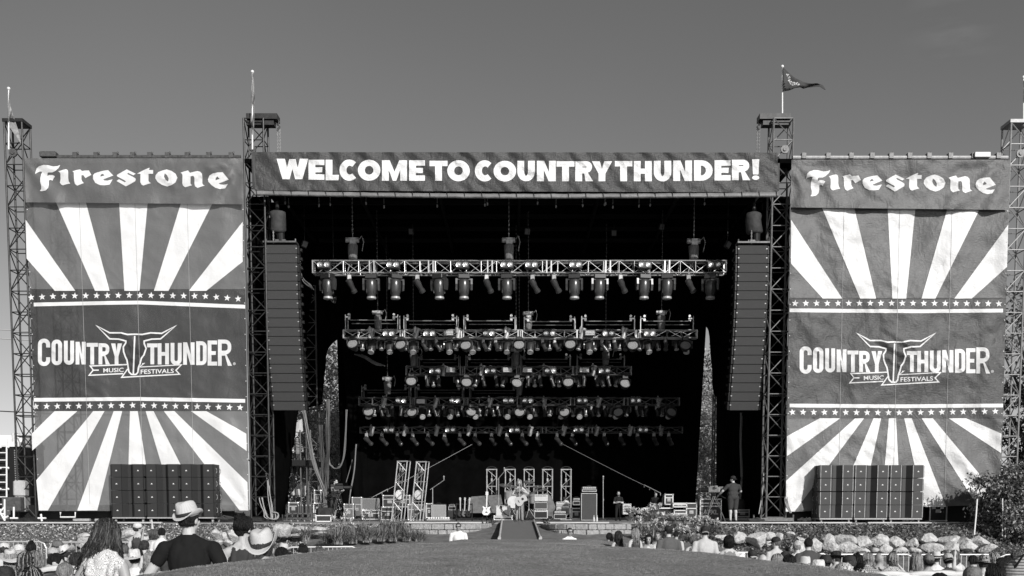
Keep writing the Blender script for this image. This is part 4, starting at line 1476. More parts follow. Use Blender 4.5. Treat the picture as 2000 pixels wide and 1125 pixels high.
pr_head = proto_head(1.12)
hang(pr_head, 1, [(x, 536) for x in (640, 725, 772, 858, 906, 990, 1122, 1171, 1258, 1303, 1388)], -.15, "grey tapered moving head lamp pointing down", "moving heads", lambda k: random.uniform(-.5, .5))
pr_spot = proto_spot(1.05)
hang(pr_spot, 1, [(x, 537) for x in (682, 815, 950, 1040, 1082, 1212, 1345)], -.1, "small tilted spot lamp on a square bracket", "spot lamps", lambda k: random.uniform(-.2, .2) + (PI if k == 9 else 0))
pr_bl = proto_blinder(1.1)
hang(pr_bl, 1, [(x, 518) for x in (633, 768, 903, 990, 1038, 1124, 1259, 1394)], -.42, "twin round lamp box", "twin lamp boxes")
pr_wash = proto_wash(1.02)
hang(pr_wash, 2, [(x, y - 13) for x, y in ((689, 669), (783, 671), (910, 672), (1014, 671), (1114, 670), (1236, 672), (1339, 672))], -.45, "round wash lamp with a dull disc face", "wash lamps", lambda k: random.uniform(-.25, .25))
pr_head2 = proto_head(.8, -.55)
hang(pr_head2, 2, [(x, 661) for x in (727, 761, 807, 876, 923, 991, 1036, 1150, 1265, 1342)], .15, "moving head lamp with pale lens tipped forward", "moving heads", lambda k: random.uniform(-.3, .3))
pr_sp2 = proto_spot(.8, -.9, .6)
hang(pr_sp2, 2, [(x, 661) for x in (692, 826, 852, 944, 968, 1060, 1083, 1176, 1200, 1222, 1300)], .0, "little dark spot lamp", "small spot lamps", lambda k: random.uniform(-1.2, 1.2))
hang(pr_bl, 2, [(x, 652) for x in (760, 839, 955, 1073, 1188, 1268)], -.4, "twin round lamp box", "twin lamp boxes")
pr_st = proto_strobe(.95)
hang(pr_st, 2, [(x, 651) for x in (876, 1152)], -.4, "ribbed strobe lamp with tube window", "strobe lamps")
pr_up = proto_spot(.85, .2, 2.8, M_steell)
hang(pr_up, 2, [(x, 640) for x in (722, 811, 893, 988, 1135, 1217)], -.2, "slim lamp standing upright on the truss rail", "upright lamps", lambda k: random.uniform(-1, 1))
hang(pr_wash, 3, [(x, y - 12) for x, y in ((803, 742), (911, 744), (1009, 745), (1110, 744), (1221, 746))], -.45, "round wash lamp with a dull disc face", "wash lamps", lambda k: random.uniform(-.25, .25))
hang(pr_st, 3, [(x, 723) for x in (880, 991, 1030, 1141)], -.35, "ribbed strobe lamp with tube window", "strobe lamps")
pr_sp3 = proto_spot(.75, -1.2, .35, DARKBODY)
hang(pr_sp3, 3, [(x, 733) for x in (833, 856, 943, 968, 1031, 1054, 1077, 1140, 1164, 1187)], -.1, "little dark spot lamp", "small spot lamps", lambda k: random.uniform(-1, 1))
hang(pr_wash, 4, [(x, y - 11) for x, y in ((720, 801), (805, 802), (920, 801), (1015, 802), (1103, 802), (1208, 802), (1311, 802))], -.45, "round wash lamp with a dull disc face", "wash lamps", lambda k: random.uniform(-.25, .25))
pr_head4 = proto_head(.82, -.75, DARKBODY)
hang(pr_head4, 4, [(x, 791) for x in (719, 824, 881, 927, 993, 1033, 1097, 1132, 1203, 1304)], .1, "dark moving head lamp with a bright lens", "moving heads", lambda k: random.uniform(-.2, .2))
hang(pr_sp3, 4, [(x, 792) for x in (743, 766, 783, 848, 866, 903, 950, 972, 1063, 1155, 1180, 1243, 1262, 1282)], -.05, "little dark spot lamp", "small spot lamps", lambda k: random.uniform(-1.2, 1.2))
hang(pr_bl, 4, [(x, 783) for x in (784, 889, 993, 1031, 1137, 1241)], -.35, "twin round lamp box", "twin lamp boxes")
hang(pr_st, 4, [(822, 784)], -.35, "ribbed strobe lamp with tube window", "strobe lamps")
pr_sp5 = proto_spot(.95, 1.0, .95, GREYBODY)
hang(pr_sp5, 5, [(x, 846) for x in (716, 746, 776, 806, 836, 868, 898, 928, 960, 990, 1020, 1050, 1088, 1118, 1147, 1180, 1212, 1245, 1277, 1306)], -.1, "dim spot lamp aimed down to the right", "spot lamps", lambda k: random.uniform(-.2, .2))
pr_mid = proto_head(.6, -.35, GREYBODY)
hang(pr_mid, 3, [(x, 733) for x in (845, 893, 930, 985, 1044, 1092, 1128, 1175, 1206)], .25, "compact moving head lamp", "compact moving heads", lambda k: random.uniform(-1, 1))
hang(pr_bl, 3, [(x, 725) for x in (850, 958, 1075, 1180)], -.35, "twin round lamp box", "twin lamp boxes")
hang(pr_up, 3, [(x, 713) for x in (866, 940, 1062, 1158)], -.1, "slim lamp standing upright on the truss rail", "upright lamps", lambda k: random.uniform(-1, 1))
hang(pr_mid, 4, [(x, 792) for x in (732, 757, 792, 838, 858, 893, 912, 938, 962, 983, 1045, 1075, 1118, 1144, 1168, 1192, 1225, 1254, 1292)], .3, "compact moving head lamp", "compact moving heads", lambda k: random.uniform(-1, 1))
hang(pr_up, 4, [(x, 776) for x in (748, 850, 955, 1062, 1168, 1285)], -.1, "slim lamp standing upright on the truss rail", "upright lamps", lambda k: random.uniform(-1, 1))
hang(pr_mid, 2, [(x, 661) for x in (708, 745, 795, 840, 862, 893, 935, 957, 978, 1050, 1072, 1095, 1133, 1164, 1190, 1210, 1252, 1283, 1320)], .3, "compact moving head lamp", "compact moving heads", lambda k: random.uniform(-1, 1))
hang(pr_up, 5, [(x, 832) for x in (725, 790, 852, 915, 975, 1035, 1100, 1165, 1230, 1290)], -.1, "slim lamp standing upright on the truss rail", "upright lamps", lambda k: random.uniform(-1, 1))
hang(pr_bl, 5, [(x, 840) for x in (760, 880, 1005, 1130, 1255)], -.3, "twin round lamp box", "twin lamp boxes")
for p_ in (pr_mid, pr_head, pr_spot, pr_bl, pr_wash, pr_head2, pr_sp2, pr_st, pr_up, pr_sp3, pr_head4, pr_sp5):
    kill(p_)


# chain hoists above the trusses with their chains
def hoist(px, py, row, ytop, label, s=1.0):
    Y = TY[row] + .05
    t = thing("chain_hoist", label, "chain hoist", W(px, py, Y), "chain hoists over the stage")
    c = W(px, py, Y)
    b = MB()
    b.cyl(c + V((-.22 * s, 0, .24 * s)), c + V((.2 * s, 0, .24 * s)), .085 * s, n=10)
    b.box(c + V((.02, 0, .2 * s)), (.2 * s, .2 * s, .2 * s))
    b.tube([c + V((.22 * s, -.05, .26 * s)), c + V((.3 * s, -.08, .36 * s)), c + V((.36 * s, -.06, .18 * s)), c + V((.3 * s, 0, -.1 * s))], .016, n=5)
    b.build("motor", mat("hoist_motor", .4, .45, metal=.4, var=.12, vscale=9), t)
    g = MB()
    g.lathe([(.05 * s, -.46 * s), (.13 * s, -.44 * s), (.15 * s, -.2 * s), (.17 * s, .08 * s), (.15 * s, .1 * s)], Matrix.Translation(c), 12, fn=lambda p: p + V((.03 * smooth_noise(p.z * 8, p.x * 8, 1, px), 0, 0)))
    g.build("chain_bag", mat("hoist_bag", .16, .8, var=.08, vscale=9, stretch=(3, 3, .6)), t, smooth=True)
    g = MB()
    g.cyl(c + V((-.03, 0, -.0)), c + V((-.06, 0, -.58 * s)), .022, n=6)
    g.cyl(c + V((-.12, 0, -.5 * s)), c + V((-.22, 0, -.75 * s)), .02, n=6)
    g.build("sling", M_steell, t)
    top = W(px, ytop, Y)
    L = MB()
    n = int((13.2 - c.z - .3) / .085)
    for k in range(n):
        z = c.z + .3 + k * .085
        L.box((c.x, c.y, z), (.045 if k % 2 else .016, .016 if k % 2 else .045, .07))
    L.build("chain", M_steell if row == 1 else M_steel, t)


for px, py, row, lab in ((689, 484, 1, "hoist over the left end of the front truss"), (994, 484, 1, "hoist over the middle of the front truss"), (1355, 486, 1, "hoist over the right end of the front truss"),
                         (738, 622, 2, "hoist over the left of the second truss"), (1032, 624, 2, "hoist over the middle of the second truss"), (1292, 622, 2, "dark hoist over the right of the second truss"),
                         (808, 696, 3, "hoist over the left end of the third truss"), (1008, 694, 3, "hoist over the middle of the third truss"), (1183, 692, 3, "hoist over the right end of the third truss"),
                         (757, 750, 4, "hoist over the left of the fourth truss"), (1014, 752, 4, "hoist over the middle of the fourth truss")):
    hoist(px, py, row, 400, lab, 1.25 if row == 1 else 1.05)

# small floodlights hung from the roof and wings
for k, (px, py, Y, rz, ry) in enumerate(((595, 477, 44, .4, .3), (652, 584, 44, -.6, .6), (1030, 452, 45, .1, .1), (1292, 443, 46, .2, .1), (1199, 455, 47, 0, 0), (803, 452, 47, 0, 0), (1421, 478, 42.5, .6, .4))):
    c = W(px, py, Y)
    wh = ["left wing, highest", "left wing, lower", "roof centre", "roof right", "roof right of centre", "roof left of centre", "right wing"][k]
    t = thing("floodlight", "small square floodlight hanging in the dark by the " + wh, "floodlight", c, "small floodlights in the roof")
    b = MB(); b.cbox(c, (.26, .14, .3), rot(.3, ry, rz), ch=.03)
    b.build("housing", GREYBODY if k in (0, 1, 6) else DARKBODY, t)
    b = MB(); b.box(c + rot(.3, ry, rz) @ V((0, -.075, 0)), (.2, .012, .22), rot(.3, ry, rz))
    b.build("glass", mat("dim_glass", .2, .3), t)
    b = MB(); b.cyl(c + V((0, 0, .12)), (c.x, c.y, 13.2), .012, n=5)
    b.build("drop_wire", M_cable, t)
# pale beads standing for pinholes of light in the dark roof
for k, px in enumerate((557, 564, 623, 645, 715, 750, 854, 947, 952, 1050, 1086, 1138, 1181, 1183, 1197, 1248, 1270, 1376)):
    c = W(px, 396 + (k * 7) % 9, 40.2)
    b = MB(); b.tube([c + V((0, 0, .3)), c + V((0, 0, .1))], .012, n=5); b.ball(c, (.035, .035, .07), 8, 6)
    tag(b.build("pinhole", M_steell, base=tuple(c)), "pale bead for a light pinhole under the roof beam, %s from the left" % NTH[k], "pinhole", "light pinholes under the roof beam")
# ------------------------------------------------------------------ bank, boulders, block walls, ramp
def fx_mulch():
    while True:
        Y = random.uniform(33.2, 38.15)
        X = random.uniform(-22.5, 23.5)
        u = X / Y * 2000
        if -400 < u < 60 and Y < 36.8 - .5 * (u < -330):
            continue
        if -200 < u < 240:
            continue
        return X, Y, ground_z(X, Y)


def chips(name, n, fx, smin, smax, m, lift=.03, kind="stuff"):
    b = MB()
    for _ in range(n):
        x, y, z = fx()
        s = random.uniform(smin, smax)
        q = rot(random.uniform(-1, 1), random.uniform(-1, 1), random.uniform(0, 6.28))
        c = V((x, y, z + random.uniform(0, lift)))
        l = s * random.uniform(1, 2.2)
        b.add([c + q @ V((-l, -s * .5, 0)), c + q @ V((l * .2, -s, 0)), c + q @ V((l, 0, 0)), c + q @ V((l * .1, s, 0))], [(0, 1, 2, 3)], random.choice((0, 0, 1, 1, 2)))
    o = b.build(name, [m[0], m[1], m[2]])
    o["kind"] = kind
    return o


chm = [mat("dark_bark_chip", .07, .9), mat("mid_bark_chip", .26, .9), mat("pale_bark_chip", .55, .9)]
tag(chips("mulch", 42000, fx_mulch, .014, .036, chm, .05), "bark mulch and low leaves covering the bank", "mulch")


def fx_ivy():
    while True:
        Y = random.uniform(33.4, 37.6)
        u = random.uniform(380, 1020)
        if u < 560 and Y > 36.5:
            continue
        X = u / 2000 * Y
        return X, Y, ground_z(X, Y)


tag(chips("ground_cover", 13000, fx_ivy, .02, .045, [leafmat("dark_leaf", .06), leafmat("mid_leaf", .2), leafmat("pale_leaf", .42)], .13), "low leafy ground cover on the right bank", "ground cover")

M_rock = mat("granite_boulder", .47, .9, var=.17, vscale=9, bump=1.0, bscale=16, detail=10, spec=.15)


def boulder(px, py, w, h, Y, label, seed, group):
    s = mpp(Y, py)
    c = W(px, py, Y - .15)
    bm = bmesh.new()
    bmesh.ops.create_icosphere(bm, subdivisions=4, radius=1)
    r = random.Random(seed)
    planes = [(V((r.uniform(-1, 1), r.uniform(-1, 1), r.uniform(-1, 1))).normalized(), r.uniform(.5, .86)) for _ in range(11)]
    for v in bm.verts:
        p = v.co.copy()
        p *= 1.10 + .26 * noise.noise(p * 1.3 + V((seed * 3.1, 0, 0)))
        for n, d in planes:
            k = p.dot(n)
            if k > d:
                p -= n * ((k - d) * .93)
        p *= 1 + .035 * noise.noise(p * 4 + V((0, seed, 0))) + .02 * noise.noise(p * 10)
        v.co = V((p.x * w * s * .64, p.y * w * s * .52, p.z * h * s * .68))
    me = bpy.data.meshes.new("boulder")
    bm.to_mesh(me); bm.free()
    me.polygons.foreach_set("use_smooth", [True] * len(me.polygons))
    me.materials.append(M_rock)
    o = bpy.data.objects.new("boulder", me)
    COL.objects.link(o)
    o.location = c
    return tag(o, label, "boulder", group)


RT = [(1617, 1056, 26, 24), (1650, 1057, 40, 18), (1689, 1061, 31, 22), (1721, 1056, 31, 21), (1754, 1061, 32, 20), (1781, 1061, 25, 16), (1812, 1055, 32, 19), (1851, 1057, 38, 19), (1883, 1056, 26, 15), (1913, 1058, 30, 15)]
RB = [(1557, 1071, 28, 20), (1593, 1070, 24, 26), (1622, 1070, 28, 23), (1658, 1071, 38, 23), (1689, 1078, 21, 12), (1726, 1073, 24, 17), (1757, 1076, 32, 14), (1786, 1076, 31, 14), (1820, 1073, 36, 18), (1858, 1071, 37, 17), (1893, 1069, 28, 16), (1929, 1071, 30, 17)]
RM = [(1409, 1050, 20, 12), (1444, 1052, 29, 21), (1476, 1054, 40, 24), (1498, 1047, 26, 13), (1500, 1060, 14, 11), (1523, 1049, 16, 13), (1543, 1043, 17, 9), (1563, 1055, 18, 12)]
LB = [(164, 1046, 22, 9), (166, 1055, 24, 10), (163, 1066, 26, 11), (249, 1042, 30, 17), (255, 1056, 22, 14), (420, 1042, 22, 18), (437, 1048, 20, 15), (458, 1049, 26, 20), (428, 1059, 17, 11), (446, 1060, 17, 12), (551, 1039, 33, 22), (587, 1035, 31, 10), (585, 1044, 28, 11), (621, 1032, 31, 8), (620, 1039, 25, 7)]
for k, (a, c, d, e) in enumerate(RT):
    boulder(a, c, d, e, 34.6, "pale boulder in the upper row of the right bank, %s from the left" % NTH[k], k + 1, "boulders in the upper row on the right bank")
for k, (a, c, d, e) in enumerate(RB):
    boulder(a, c, d, e, 33.9, "pale boulder in the lower row of the right bank, %s from the left" % NTH[k], k + 31, "boulders in the lower row on the right bank")
for k, (a, c, d, e) in enumerate(RM):
    boulder(a, c, d, e, 34.3, "loose boulder behind the seated right crowd near the flowers, %s from the left" % NTH[k], k + 61, "loose boulders near the flowers")
for k, (a, c, d, e) in enumerate(LB):
    boulder(a, c, d, e, 35 if k > 9 else 34.4, ("flat pale boulder beside the path left of the grasses, %s from the left" % NTH[k - 10]) if k > 9 else "boulder on the left bank behind the crowd, %s from the left" % NTH[k], k + 91, "boulders on the left bank")

M_block = mat("split_face_block", .33, .95, var=.09, vscale=9, bump=.9, bscale=22, spec=.1)


def block_wall(path, zt, rows, label):
    t = thing("block_wall", label, "wall", (path[0].x, path[0].y, zt - rows * .2))
    L = [0]
    for a, c in zip(path, path[1:]):
        L.append(L[-1] + (c - a).length)

    def at(d):
        d = max(0, min(L[-1] - 1e-6, d))
        for i in range(len(path) - 1):
            if d <= L[i + 1]:
                return path[i] + (path[i + 1] - path[i]) * ((d - L[i]) / (L[i + 1] - L[i]))
    b = MB()
    for r in range(rows):
        z = zt - .1 - r * .2
        d = -(.22 if r % 2 else 0)
        while d < L[-1] - .08:
            ln = random.choice((.44, .44, .3))
            a, c = at(max(d, 0)), at(d + ln)
            if (c - a).length > .08:
                g = (c - a).normalized()
                ang = math.atan2(g.y, g.x)
                b.cbox((a + c) / 2 + V((0, 0, z - (a.z + c.z) / 2)) + rot(0, 0, ang) @ V((0, random.uniform(-.015, .015) + .02 * (rows - r) * .5, 0)), ((c - a).length - .008, .26, .19), rot(random.uniform(-.02, .02), 0, ang + random.uniform(-.02, .02)), ch=.022)
            d += ln
    b.build("blocks", M_block, t)
    b = MB()
    for a, c in zip(path, path[1:]):
        g = (c - a).normalized(); nrm = V((-g.y, g.x, 0))
        b.add([a + nrm * .1 + V((0, 0, zt - .02 - a.z)), c + nrm * .1 + V((0, 0, zt - .02 - c.z)), c + nrm * 1.6 + V((0, 0, zt - .0 - c.z)), a + nrm * 1.6 + V((0, 0, zt - a.z))], [(0, 1, 2, 3)])
    b.build("soil_top", mat("dark_soil", .09, .95, var=.05, vscale=20, bump=.6), t)


def pp(px, Y, z=0):
    return V(((px - 1000) / 2000 * Y, Y, z))


block_wall([pp(803, 35.3), pp(860, 35.1), pp(905, 35.3), pp(932, 36.0), pp(957, 37.4)], 0.0, 5, "grey block retaining wall left of the ramp behind the white shirted guard")
block_wall([pp(1060, 37.6), pp(1066, 36.6), pp(1078, 35.8), pp(1100, 35.2), pp(1150, 35.0), pp(1232, 35.3)], 0.0, 5, "grey block retaining wall right of the ramp, shaded at its curved left end")

ramp = thing("ramp", "carpeted ramp with pale edge rails leading up to the stage", "ramp", (.23, 30.5, -.5))
A0, A1 = V((-.36, 30.4, -.40)), V((-.36, 38.15, .045))
B0, B1 = V((.83, 30.4, -.40)), V((.80, 38.15, .045))
b = MB()
N = 24
b.add([A0 + (A1 - A0) * (k / N) if s == 0 else B0 + (B1 - B0) * (k / N) for k in range(N + 1) for s in (0, 1)], [(2 * k, 2 * k + 1, 2 * k + 3, 2 * k + 2) for k in range(N)])
dk = b.build("deck", mat("green_carpet_in_grey", .20, .95, var=.05, vscale=45, bump=.7, bscale=90, spec=.05), ramp)
for nm, p, q, s in (("left", A0, A1, -1), ("right", B0, B1, 1)):
    b = MB()
    x = s * .035
    vs = [p + V((x, 0, .05)), q + V((x, 0, .05)), q + V((x, 0, -1.2)), p + V((x, 0, -.7))]
    vs += [v + V((s * .03, 0, 0)) for v in vs]
    b.add(vs, [(0, 1, 2, 3), (7, 6, 5, 4), (0, 4, 5, 1), (0, 3, 7, 4), (1, 5, 6, 2)])
    b.build("side_skirt", M_black, ramp)
    b = MB()
    d = (q - p).normalized()
    b.tube([p + V((x * .4, -.02, .06)), p + (q - p) * .5 + V((x * .4, 0, .065)), q + V((x * .4, .02, .06))], .032, n=8)
    b.cyl(p + V((x * .4, -.06, .04)), p + V((x * .4, .02, .07)), .05, n=10)
    b.build("edge_rail", mat("pale_rail_tube", .5, .6, var=.15, vscale=6), ramp)
for s, (pxa, pxb) in enumerate(((940, 978), (1056, 1075))):
    b = MB()
    for k in range(9):
        pts = [W(pxa + (pxb - pxa) * random.random(), 1018 + random.uniform(-1, 2), 38.2)]
        for j in range(1, 6):
            f = j / 5
            pts.append(W(pxa + (pxb - pxa) * (f if s == 0 else 1 - f) + random.uniform(-5, 5), 1019 + 33 * f * random.uniform(.7, 1.05), 38.2 - 2.2 * f - .2 * random.random()))
        b.tube(pts, .018, n=5)
    tag(b.build("cable_bundle", M_cable, base=tuple(pts[0])), "black cables spilling down beside the ramp on its %s side" % ("left", "right")[s], "cables", "cable bundles beside the ramp")

# ------------------------------------------------------------------ plants
M_bl = [leafmat("dark_blade", .08), leafmat("mid_blade", .25), leafmat("pale_blade", .45)]


def clump(name, px, py, Y, hgt, n, spread, label, cat, grp, flowers=0, wide=.012, z=None):
    base = pp(px, Y, 0)
    base.z = W(px, py, Y).z if z is None else z
    t = thing(name, label, cat, base, grp)
    b = MB()
    for _ in range(n):
        a = random.uniform(0, 2 * PI)
        h = hgt * random.uniform(.5, 1.1)
        out = spread * random.uniform(.15, 1.0)
        p0 = base + V((random.uniform(-.12, .12), random.uniform(-.12, .12), -.02))
        d = V((math.cos(a), math.sin(a), 0))
        sd = V((-d.y, d.x, 0)) * wide * random.uniform(.6, 1.4)
        L_, R_ = [], []
        for k in range(5):
            f = k / 4
            p = p0 + d * (out * f ** 1.6) + V((0, 0, h * (f - .35 * f ** 3.2 * (out / max(spread, .01)) * 1.5)))
            w = 1 - f ** 2 * .95
            L_.append(p - sd * w); R_.append(p + sd * w)
        b.add(L_ + R_, [(k, k + 1, 6 + k, 5 + k) for k in range(4)], random.choice((0, 1, 1, 2)))
    b.build("leaves", M_bl, t)
    if flowers:
        f_ = MB(); s_ = MB()
        for _ in range(flowers):
            a = random.uniform(0, 2 * PI)
            o = spread * random.uniform(.05, .6)
            tip = base + V((math.cos(a) * o, math.sin(a) * o, hgt * random.uniform(.95, 1.55)))
            s_.tube([base, base + (tip - base) * .5 + V((0, 0, .05)), tip], .012, n=4)
            for j in range(9):
                aa, bb = random.uniform(0, 6.28), random.uniform(-.3, 1.2)
                d = V((math.cos(aa) * math.cos(bb), math.sin(aa) * math.cos(bb), math.sin(bb)))
                s = d.cross(V((0, 0, 1))).normalized() * .026
                q = tip + d * .05
                f_.add([q - d * .04, q + s + d * .03, q + d * .13 - V((0, 0, .03)), q - s + d * .03], [(0, 1, 2, 3)])
        s_.build("stems", M_bl[1], t)
        f_.build("flowers", mat("white_petal", .58, .6), t)


GRASS = [(598, 1056, 33), (640, 1060, 33.2), (662, 1062, 32.6), (690, 1060, 32.8), (718, 1058, 32.8), (745, 1056, 33), (768, 1056, 33.2), (795, 1056, 33.4), (818, 1058, 33.6), (670, 1044, 34.4), (704, 1042, 34.8), (752, 1040, 35), (780, 1040, 35)]
for k, (a, c, d) in enumerate(GRASS):
    clump("ornamental_grass", a, c, d, random.uniform(.48, .68), 190, .65, "arching grass clump left of the block wall, " + (("%s from the left in front" % NTH[k]) if k < 9 else "%s from the left behind" % NTH[k - 9]), "grass clump", "grass clumps left of the block wall", flowers=3 if k in (2, 3, 4, 9) else 0)
LIL = [(1232, 1016, 35.6, .24), (1256, 1018, 35.6, .24), (1276, 1016, 35.6, .36), (1292, 1030, 34.6, .28), (1313, 1030, 34.6, .26), (1335, 1030, 34.6, .24), (1355, 1032, 34.8, .22), (1376, 1032, 35, .22), (1393, 1034, 35, .2), (1250, 1042, 34, .32), (1275, 1046, 33.6, .32), (1302, 1050, 33.4, .3), (1330, 1054, 33.4, .28), (1352, 1056, 33.4, .26)]
for k, (a, c, d, h) in enumerate(LIL):
    clump("flowering_lily", a, c, d, h, 130, .36, "white lily clump by the right block wall, " + (("%s from the left in back row" % NTH[k]) if k < 9 else "%s from the left in front row" % NTH[k - 9]), "flowers", "white lilies right of the ramp", flowers=14 if k < 9 else 6, wide=.016)


def crown(b, c, r, n, leaf, seed, squash=1.0, fill=.25):
    """leaf faces clustered in many small clumps around the shell of a crown"""
    rr = random.Random(seed)
    cl = []
    for _ in range(int(26 + n / 260)):
        d = V((rr.gauss(0, 1), rr.gauss(0, 1), rr.gauss(0, 1))).normalized()
        rad = r * (rr.uniform(.55, 1.0) if rr.random() > fill else rr.uniform(.1, .6)) * (1 + .25 * noise.noise(d * 2 + V((seed, 0, 0))))
        cl.append((c + V((d.x * rad, d.y * rad, d.z * rad * squash)), r * rr.uniform(.14, .30)))
    for _ in range(n):
        q, s = rr.choice(cl)
        d = V((rr.gauss(0, 1), rr.gauss(0, 1), rr.gauss(0, .8)))
        p = q + d * (s * .55)
        m = rot(rr.uniform(-1.2, 1.2), rr.uniform(-1.2, 1.2), rr.uniform(0, 6.28))
        l = leaf * rr.uniform(.6, 1.4)
        b.add([p + m @ V((-l, 0, 0)), p + m @ V((0, -l * .5, 0)), p + m @ V((l, 0, 0)), p + m @ V((0, l * .5, 0))], [(0, 1, 2, 3)], rr.choice((0, 0, 1)))


M_lf = [leafmat("tree_leaf_dark", .06), leafmat("tree_leaf_pale", .14)]
M_bark = mat("bark", .08, .9, var=.04, vscale=9, bump=.8, bscale=15, stretch=(1, 1, .3))


def tree(X, Y, z0, H, r, n, leaf, label, seed, squash=1.0, lobes=3, ms=None, name="leafy_tree"):
    t = thing(name, label, "tree", (X, Y, z0))
    b = MB()
    top = V((X, Y, z0 + H * .62))
    b.tube([V((X, Y, z0 - .2)), V((X + .1, Y, z0 + H * .3)), top], .03 * H, n=8, r1=.012 * H)
    rr = random.Random(seed)
    for k in range(7):
        a = rr.uniform(0, 6.28); s = rr.uniform(.3, .6)
        p = V((X, Y, z0 + H * rr.uniform(.25, .5)))
        b.tube([p, p + V((math.cos(a) * r * .4, math.sin(a) * r * .4, H * .14)), p + V((math.cos(a) * r * .8, math.sin(a) * r * .8, H * .3))], .010 * H, n=5, r1=.003 * H)
    b.build("trunk", M_bark, t)
    b = MB()
    for k in range(lobes):
        a = rr.uniform(0, 6.28)
        o = r * .45 if k else 0
        crown(b, V((X + math.cos(a) * o, Y + math.sin(a) * o, z0 + H - r * squash * (1 + .5 * k))), r * (1 if k == 0 else .85), n // lobes, leaf, seed + k, squash)
    b.build("crown", ms or M_lf, t)


def at_px(px, Y):
    return (px - 1000) / 2000 * Y


tree(at_px(648, 62), 62, -.5, 8.4, 2.7, 26000, .085, "tree seen through the gap left of the backdrop", 3, 1.35, ms=[leafmat("gap_leaf_mid", .24), leafmat("gap_leaf_pale", .45)])
tree(at_px(1392, 60), 60, -.5, 10.6, 3.2, 46000, .08, "sunlit tree seen through the gap right of the backdrop", 5, 1.3, ms=[leafmat("sunlit_leaf_mid", .36), leafmat("sunlit_leaf_pale", .62)])
tree(at_px(2022, 48), 48, -.5, 11.6, 2.5, 16000, .10, "tall dark tree behind the far right truss tower", 7, 1.7)
tree(25.2, 30.2, -1.5, 8.6, 2.5, 6000, .13, "leafy tree standing right of the bank outside the crowd", 9, 1.2)
t = thing("round_bush", "large round bush in front of the right banner's lower corner", "bush", (at_px(1990, 36.4), 36.4, -.6))
b = MB()
cx = at_px(1968, 36.4)
for q, r_, n_ in (((cx + .3, 36.7, .8), 1.4, 26000), ((cx + 1.4, 36.3, .6), 1.4, 14000), ((cx + .0, 36.2, .25), .9, 16000), ((cx + .2, 36.0, -.35), 1.15, 18000), ((cx + .7, 36.4, 1.3), 1.0, 14000), ((cx + .1, 36.1, .9), 1.0, 16000)):
    crown(b, V(q), r_ * .92, n_, .06, int(n_ / 7) + int(r_ * 10), 1.0, .35)
b.build("foliage", [leafmat("bush_leaf_dark", .10, .2), leafmat("bush_leaf_pale", .36, .2)], t)
b = MB()
for k in range(8):
    a = k * .8
    b.tube([(cx, 36.4, -.9), (cx + math.cos(a) * .5, 36.4 + math.sin(a) * .5, 0), (cx + math.cos(a) * 1.0, 36.4 + math.sin(a) * .9, .9)], .05, n=5, r1=.015)
b.build("stems", M_bark, t)
# far trees on both sides, raised to cut the bright sky in the gaps
for k, (px, Y, H, r) in enumerate(((1405, 75, 13, 4.2), (632, 72, 12.5, 4.0))):
    tree(at_px(px, Y), Y, -.5, H, r, 16000, .13, "distant tree %s the stage" % ("behind the right wing of", "behind the left wing of")[k], 20 + k)

# ------------------------------------------------------------------ barricades, stakes, wires, trailer
def barricade(xa, xb, Y, ytop, label, dy=0.0, bars=True):
    A, B = W(xa, ytop, Y), W(xb, ytop, Y + dy)
    B.z = A.z
    z0 = A.z - 1.08
    d = (B - A); L = d.length; d.normalize()
    t = thing("crowd_barrier", label, "barrier", (A.x, A.y, z0), "crowd barriers")
    r = .16
    pts = []
    for (s, z) in ((0, z0 + .12), (0, A.z - r), (r * .3, A.z - r * .3), (r, A.z), (L - r, A.z), (L - r * .3, A.z - r * .3), (L, A.z - r), (L, z0 + .12)):
        pts.append(A + d * s + V((0, 0, z - A.z)))
    b = MB(); b.tube(pts, .021, n=8)
    b.cyl(A + d * .02 + V((0, 0, z0 + .16 - A.z)), B - d * .02 + V((0, 0, z0 + .16 - B.z)), .018, n=8)
    fr = b.build("frame", mat("galvanised_barrier", .55, .45, metal=.4, var=.06), t)
    b = MB()
    n = int(L / .11)
    for k in range(1, n):
        p = A + d * (L * k / n)
        b.cyl(p, p + V((0, 0, -.92)), .009, n=6)
    b.build("bars", MATS["galvanised_barrier"], t)
    for s in (.2, L - .2):
        b = MB()
        p = A + d * s
        nn = V((-d.y, d.x, 0))
        b.box(V((p.x, p.y, z0 + .04)), (.06, .6, .05), rot(0, 0, math.atan2(d.y, d.x)))
        b.box(V((p.x, p.y, z0 + .1)), (.05, .05, .1))
        b.build("foot", MATS["galvanised_barrier"], t)


for k, (a, c, Y, y, dy) in enumerate(((-92, 90, 25, 1058, 0), (96, 262, 25.2, 1059, 0), (556, 700, 26.5, 1069, .4))):
    barricade(a, c, Y, y, "grey crowd barrier behind the left crowd, %s from the left" % NTH[k], dy)
for k, (a, c, Y, y, dy) in enumerate(((1378, 1478, 25.5, 1079, 0), (1536, 1622, 23, 1082, 0), (1624, 1785, 23, 1083, 0), (1787, 1948, 23, 1083.5, 0), (1950, 2110, 23, 1084, 0))):
    barricade(a, c, Y, y, "grey crowd barrier behind the right crowd, %s from the left" % NTH[k], dy)
c = W(1449, 1085, 25.35)
t = thing("sign", "small white notice with dark print hung on the crowd barrier", "sign", c)
b = MB(); b.cbox(c, (.16, .012, .15), ch=.004); b.build("panel", M_white, t)
b = MB()
for r, z in enumerate((.045, .02, -.045)):
    for k in range(5):
        if random.random() < .85:
            b.box(c + V((-.055 + k * .027, -.009, z)), (.018, .004, .012 if r < 2 else .02))
b.build("print", M_black, t)
